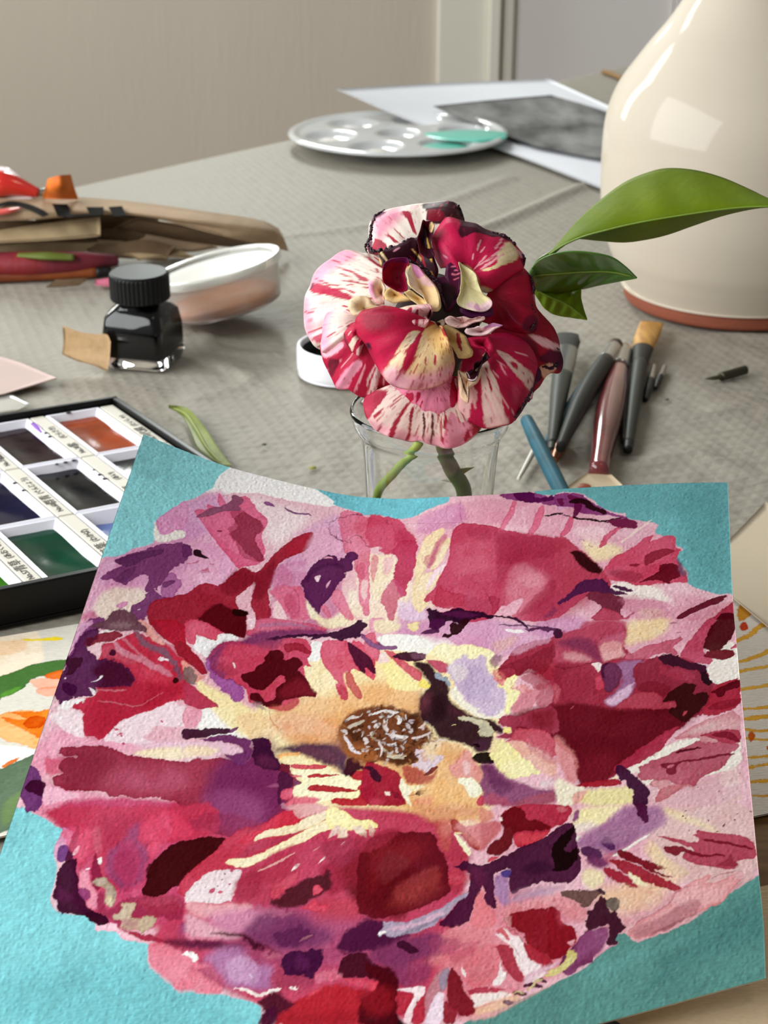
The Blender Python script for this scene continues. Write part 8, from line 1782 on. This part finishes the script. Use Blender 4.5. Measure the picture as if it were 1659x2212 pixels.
def flat_painted(name, corners, z, base, strokes, label, cat, step=.8, th=.0006, warp=0, seed=1):
    """corners: 4 world xy (tl,tr,br,bl); strokes in millimetres*5 of world xy"""
    C = np.array(corners)[:, :2]; mn = C.min(0)-.001; S = 5000.
    W, H = (C.max(0)+.001-mn)*S
    st = [(k, c, o, [((x-mn[0])*S, (y-mn[1])*S) for x, y in p]) for k, c, o, p in strokes]
    im = paint_canvas(st, W, H, step*1.6, seed=seed, base=base)
    n = 260; u = np.linspace(0, 1, n)[None, :, None]; v = np.linspace(0, 1, n)[:, None, None]
    P = C[0]*(1-u)*(1-v)+C[1]*u*(1-v)+C[2]*u*v+C[3]*(1-u)*v
    ir = np.clip((P[..., 1]-mn[1])*S/(step*1.6), 0, im.shape[0]-1).astype(int); ic = np.clip((P[..., 0]-mn[0])*S/(step*1.6), 0, im.shape[1]-1).astype(int)
    col = im[ir, ic]; rg = np.random.default_rng(seed)
    Z = z+_noise(n, n, 60, rg)*warp
    top = np.concatenate([P, Z[..., None]], -1).reshape(-1, 3); m = n*n
    ring = np.concatenate([np.arange(n), n-1+n*np.arange(1, n), n*n-2-np.arange(n-1), n*np.arange(n-2, 0, -1)]); k = len(ring)
    lo = top[ring]-np.array([0, 0, th])
    Fr = np.stack([ring, m+np.arange(k), m+(np.arange(k)+1) % k, ring[(np.arange(k)+1) % k]], -1)
    o = mesh(name, np.vstack([top, lo]), np.vstack([gridF(n, n)[:, ::-1], Fr]), sheetm, attr=np.vstack([col.reshape(-1, 3), np.tile(np.array(lin('E4DED2')[:3]), (k, 1))]))
    return tag(o, label, cat)
flat_painted('orange_flower_study', [(-0.17589, 0.44503), (-0.07050, 0.48300), (-0.03832, 0.37679), (-0.14911, 0.32858)], .0016, 'D4D0C4', [('p', 'EAD9C0', {'s': 4.19, 'r': 1.6}, [(-0.14115, 0.46174), (-0.12858, 0.46507), (-0.12371, 0.46174), (-0.11743, 0.43946), (-0.13085, 0.4319), (-0.14469, 0.42454), (-0.15445, 0.46174)]), ('p', 'EBC7A0', {'s': 4.19, 'a': 0.8, 'r': 1.6}, [(-0.13958, 0.4552), (-0.13173, 0.45682), (-0.12644, 0.4552), (-0.12668, 0.4488), (-0.13406, 0.44565), (-0.14298, 0.44254)]), ('p', 'E8D020', {'s': 1.05, 'r': 1.6}, [(-0.1303, 0.4578), (-0.12356, 0.45715), (-0.11902, 0.45911), (-0.11426, 0.45845), (-0.11513, 0.45617), (-0.12336, 0.45617), (-0.12822, 0.45585)]), ('p', '3F6A2E', {'r': 1.6, 's': 1.05}, [(-0.14393, 0.42165), (-0.13085, 0.4319), (-0.12302, 0.43946), (-0.11565, 0.44254), (-0.1094, 0.44347), (-0.10762, 0.44254), (-0.10964, 0.43641), (-0.1138, 0.4334), (-0.11902, 0.4319), (-0.1212, 0.42746), (-0.12134, 0.42454), (-0.1238, 0.42165), (-0.12765, 0.41823), (-0.13586, 0.40225)]), ('p', '5A9A30', {'s': 4.19, 'a': 0.7, 'r': 1.6}, [(-0.12845, 0.42165), (-0.12244, 0.426), (-0.12258, 0.4231), (-0.12765, 0.41823)]), ('p', 'E8A080', {'s': 2.79, 'r': 2.4, 'a': 0.8}, [(-0.12106, 0.43041), (-0.1135, 0.4319), (-0.10646, 0.43641), (-0.10218, 0.43041), (-0.11045, 0.42454), (-0.11823, 0.42454)]), ('p', 'D8641A', {'r': 1.6, 's': 1.4}, [(-0.11665, 0.4334), (-0.11123, 0.43641), (-0.10657, 0.43702), (-0.10321, 0.42746), (-0.11005, 0.43041), (-0.11489, 0.43101)]), ('p', 'E8906A', {'r': 2.4, 's': 2.09, 'a': 0.7}, [(-0.11745, 0.42454), (-0.11074, 0.426), (-0.10212, 0.42165), (-0.1093, 0.4188), (-0.11606, 0.42165)]), ('p', 'E8B070', {'r': 2.4, 's': 2.09}, [(-0.12506, 0.4104), (-0.11701, 0.41178), (-0.10913, 0.4104), (-0.10003, 0.4104), (-0.09562, 0.38667), (-0.1092, 0.38921), (-0.12206, 0.39435), (-0.12988, 0.40225)]), ('p', 'E07A1C', {'r': 2.4, 's': 2.09}, [(-0.1243, 0.4104), (-0.11671, 0.4104), (-0.10941, 0.41178), (-0.10055, 0.41317), (-0.0951, 0.39176), (-0.10882, 0.39435), (-0.11586, 0.39959), (-0.12485, 0.40629), (-0.12517, 0.40765), (-0.11565, 0.40548), (-0.11944, 0.40902)]), ('p', 'D05A10', {'r': 1.6, 's': 1.05, 'k': 1.0}, [(-0.11703, 0.40359), (-0.116, 0.40711), (-0.11246, 0.4082), (-0.1098, 0.40629), (-0.10972, 0.40225), (-0.113, 0.40012), (-0.11585, 0.40091)]), ('p', 'F0EDE4', {'s': 2.09, 'r': 1.6}, [(-0.12438, 0.39176), (-0.11223, 0.38972), (-0.10577, 0.38667), (-0.11048, 0.38168), (-0.11795, 0.37679), (-0.12771, 0.38168)]), ('p', 'D8762A', {'r': 1.6, 's': 1.4}, [(-0.11852, 0.37923), (-0.11651, 0.38292), (-0.11373, 0.38467), (-0.11479, 0.38168), (-0.11698, 0.37874)]), ('p', '5A7058', {'r': 1.6, 's': 1.4}, [(-0.13796, 0.37199), (-0.11824, 0.37801), (-0.11363, 0.38292), (-0.10748, 0.38794), (-0.09852, 0.39435), (-0.09062, 0.36728), (-0.1044, 0.35367), (-0.11092, 0.34671), (-0.12707, 0.33257)]), ('p', '6E8A4E', {'s': 5.58, 'a': 0.6, 'r': 1.6}, [(-0.11411, 0.36038), (-0.11015, 0.36728), (-0.10787, 0.36962), (-0.10847, 0.35367), (-0.11152, 0.3493)])], 'watercolour study of orange blossom and green leaves peeking out left of the big painting', 'painting', seed=5)
flat_painted('ochre_stripe_study', [(0.11100, 0.52800), (0.15350, 0.43340), (0.12712, 0.35700), (0.06842, 0.33871)], .0046, 'D9D0C4', [('p', 'C68A2A', {'r': 2.4, 's': 1.4}, [(0.12853, 0.47184), (0.13173, 0.47877), (0.13367, 0.47598), (0.13457, 0.47013), (0.13079, 0.46675), (0.12777, 0.4644)]), ('l', 'DCA83C', {'w': 11.16, 'q': 0.0, 'r': 2.4}, [(0.12277, 0.4488), (0.12789, 0.45359), (0.13452, 0.46108), (0.14252, 0.46675)]), ('l', 'DCA83C', {'w': 11.16, 'q': 0.0, 'r': 2.4}, [(0.12013, 0.43641), (0.12624, 0.43885), (0.13386, 0.44409), (0.14146, 0.4488)]), ('l', 'DCA83C', {'w': 9.77, 'q': 0.0, 'r': 2.4}, [(0.11854, 0.42893), (0.1247, 0.4319), (0.13488, 0.4349)]), ('l', 'DCA83C', {'w': 9.77, 'q': 0.0, 'r': 2.4}, [(0.11715, 0.4188), (0.12364, 0.42022), (0.1336, 0.4231)]), ('l', 'DCA83C', {'w': 8.37, 'q': 0.0, 'r': 2.4}, [(0.11464, 0.40711), (0.12231, 0.40765), (0.13052, 0.4104)]), ('l', 'DCA83C', {'w': 9.77, 'q': 0.0, 'r': 2.4}, [(0.11326, 0.40065), (0.12107, 0.40225), (0.12932, 0.40548)]), ('l', 'DCA83C', {'w': 8.37, 'q': 0.0, 'r': 2.4}, [(0.11224, 0.39591), (0.11938, 0.39487), (0.12694, 0.39565)]), ('l', 'DCA83C', {'w': 6.97, 'q': 0.0, 'r': 2.4}, [(0.11175, 0.39023), (0.11821, 0.38972), (0.12562, 0.39023)]), ('l', 'DCA83C', {'w': 6.97, 'q': 0.0, 'r': 2.4}, [(0.11009, 0.37923), (0.11609, 0.38045), (0.12355, 0.38168)]), ('l', 'DCA83C', {'w': 6.97, 'q': 0.0, 'r': 2.4}, [(0.10893, 0.3739), (0.11514, 0.37631), (0.12266, 0.37801)]), ('l', 'DCA83C', {'w': 8.37, 'q': 0.0, 'r': 2.4}, [(0.10819, 0.36728), (0.11318, 0.36775), (0.12051, 0.36915)]), ('l', 'DCA83C', {'w': 6.97, 'q': 0.0, 'r': 2.4}, [(0.10668, 0.36038), (0.11145, 0.36015), (0.11849, 0.36083)]), ('p', 'C0401A', {'r': 1.6, 's': 1.05}, [(0.1275, 0.46241), (0.12975, 0.46507), (0.13066, 0.46241), (0.12929, 0.45845), (0.12717, 0.4578)]), ('p', 'C8601A', {'r': 1.6, 's': 1.05}, [(0.11562, 0.39383), (0.11732, 0.39487), (0.11721, 0.39176), (0.11518, 0.38794), (0.11471, 0.38972)]), ('p', 'C8601A', {'r': 1.6, 's': 1.05}, [(0.11966, 0.38718), (0.12245, 0.38794), (0.12108, 0.38218), (0.11901, 0.38317)])], 'sheet with ochre brush stripes and orange dots right of the big painting', 'painting', seed=6)
V, F = sheet([[(0.10425, 0.47967, 0.00640), (0.13311, 0.52049, 0.00680), (0.16000, 0.56175, 0.00700)], [(0.11723, 0.49417, 0.00640), (0.13894, 0.49752, 0.00660), (0.16578, 0.52009, 0.00700)], [(0.12621, 0.48683, 0.00640), (0.13678, 0.45816, 0.00640), (0.14842, 0.42788, 0.00640)]], 20, 16, .0006)
tag(mesh('cream_sheet', V, F, mat('cream_paper', 'D8C8AE', .75, var=.03, bump=.0001, bscale=600)), 'blank cream sheet lying over the ochre stripe study at the right edge', 'paper')
bd = V_ = None
V = [p for z in (.0004, .0030) for p in [(0.10003, 0.35812, 0.00300), (0.13595, 0.35925, 0.00300), (0.12525, 0.30777, 0.00300), (0.08892, 0.30419, 0.00300)]]
tag(mesh('wooden_board', [(V[i][0], V[i][1], .0004 if i < 4 else .0030) for i in range(8)], boxV(0, 1, 0, 1, 0, 1)[1], mat('board_wood', '8A6434', .55, col2='5E3E1C', vscale=30, stretch=(1, 8, 1)), smooth=False), 'strip of brown wooden board under the studies at the right edge', 'board')
flat_painted('beige_drawing_sheet', [(0.04510, 0.30419), (0.12155, 0.32601), (0.11221, 0.22455), (0.00668, 0.20876)], .0040, 'CDB595', [('l', 'C07A3A', {'w': 2.79, 's': 1.05, 'a': 0.8, 'r': 1.6}, [(0.10241, 0.32621), (0.10762, 0.3266), (0.11422, 0.32739)]), ('l', 'C07A3A', {'w': 2.79, 's': 1.05, 'a': 0.7, 'r': 1.6}, [(0.10179, 0.32348), (0.10692, 0.32367), (0.11343, 0.32426)]), ('p', 'CFAE80', {'s': 20.93, 'a': 0.5, 'r': 1.6}, [(0.04183, 0.2729), (0.06591, 0.28228), (0.07687, 0.2791), (0.06296, 0.26394)])], 'beige sheet with two thin orange lines under the lower right corner of the big painting', 'paper', seed=8)
V, F = sheet([[(0.09644, 0.60494, 0.00500), (0.08284, 0.58862, 0.00400), (0.06852, 0.56599, 0.00350)], [(0.10347, 0.58472, 0.00400), (0.09138, 0.56144, 0.00350), (0.07670, 0.53529, 0.00350)]], 14, 10, .0006)
tag(mesh('cream_card', V, F, mat('cream_card', 'D8C3A2', .75, var=.03)), 'cream card corner poking up behind the top edge of the big painting', 'card')
x, y, z = (0.08660, 0.58349, 0.00500)
V, F = lathe([(0, .0005), (.0022, .0004), (.0030, 0)], 18, (x, y, .0041)); tag(mesh('orange_paint_spot', V, np.array(F), mat('rust_paint', 'A8481A', .5)), 'rust orange paint spot on the cream card corner', 'paint spot')
x, y, z = (0.05399, 0.26547, 0.00500)
V, F = lathe([(0, .0072), (.0030, .0070), (.0036, .006), (.0036, .0042), (0, .0042)], 24, (x, y, 0)); tag(mesh('black_cap', V, np.array(F), mat('black_cap')), 'small black cap at the bottom edge below the big painting', 'cap')
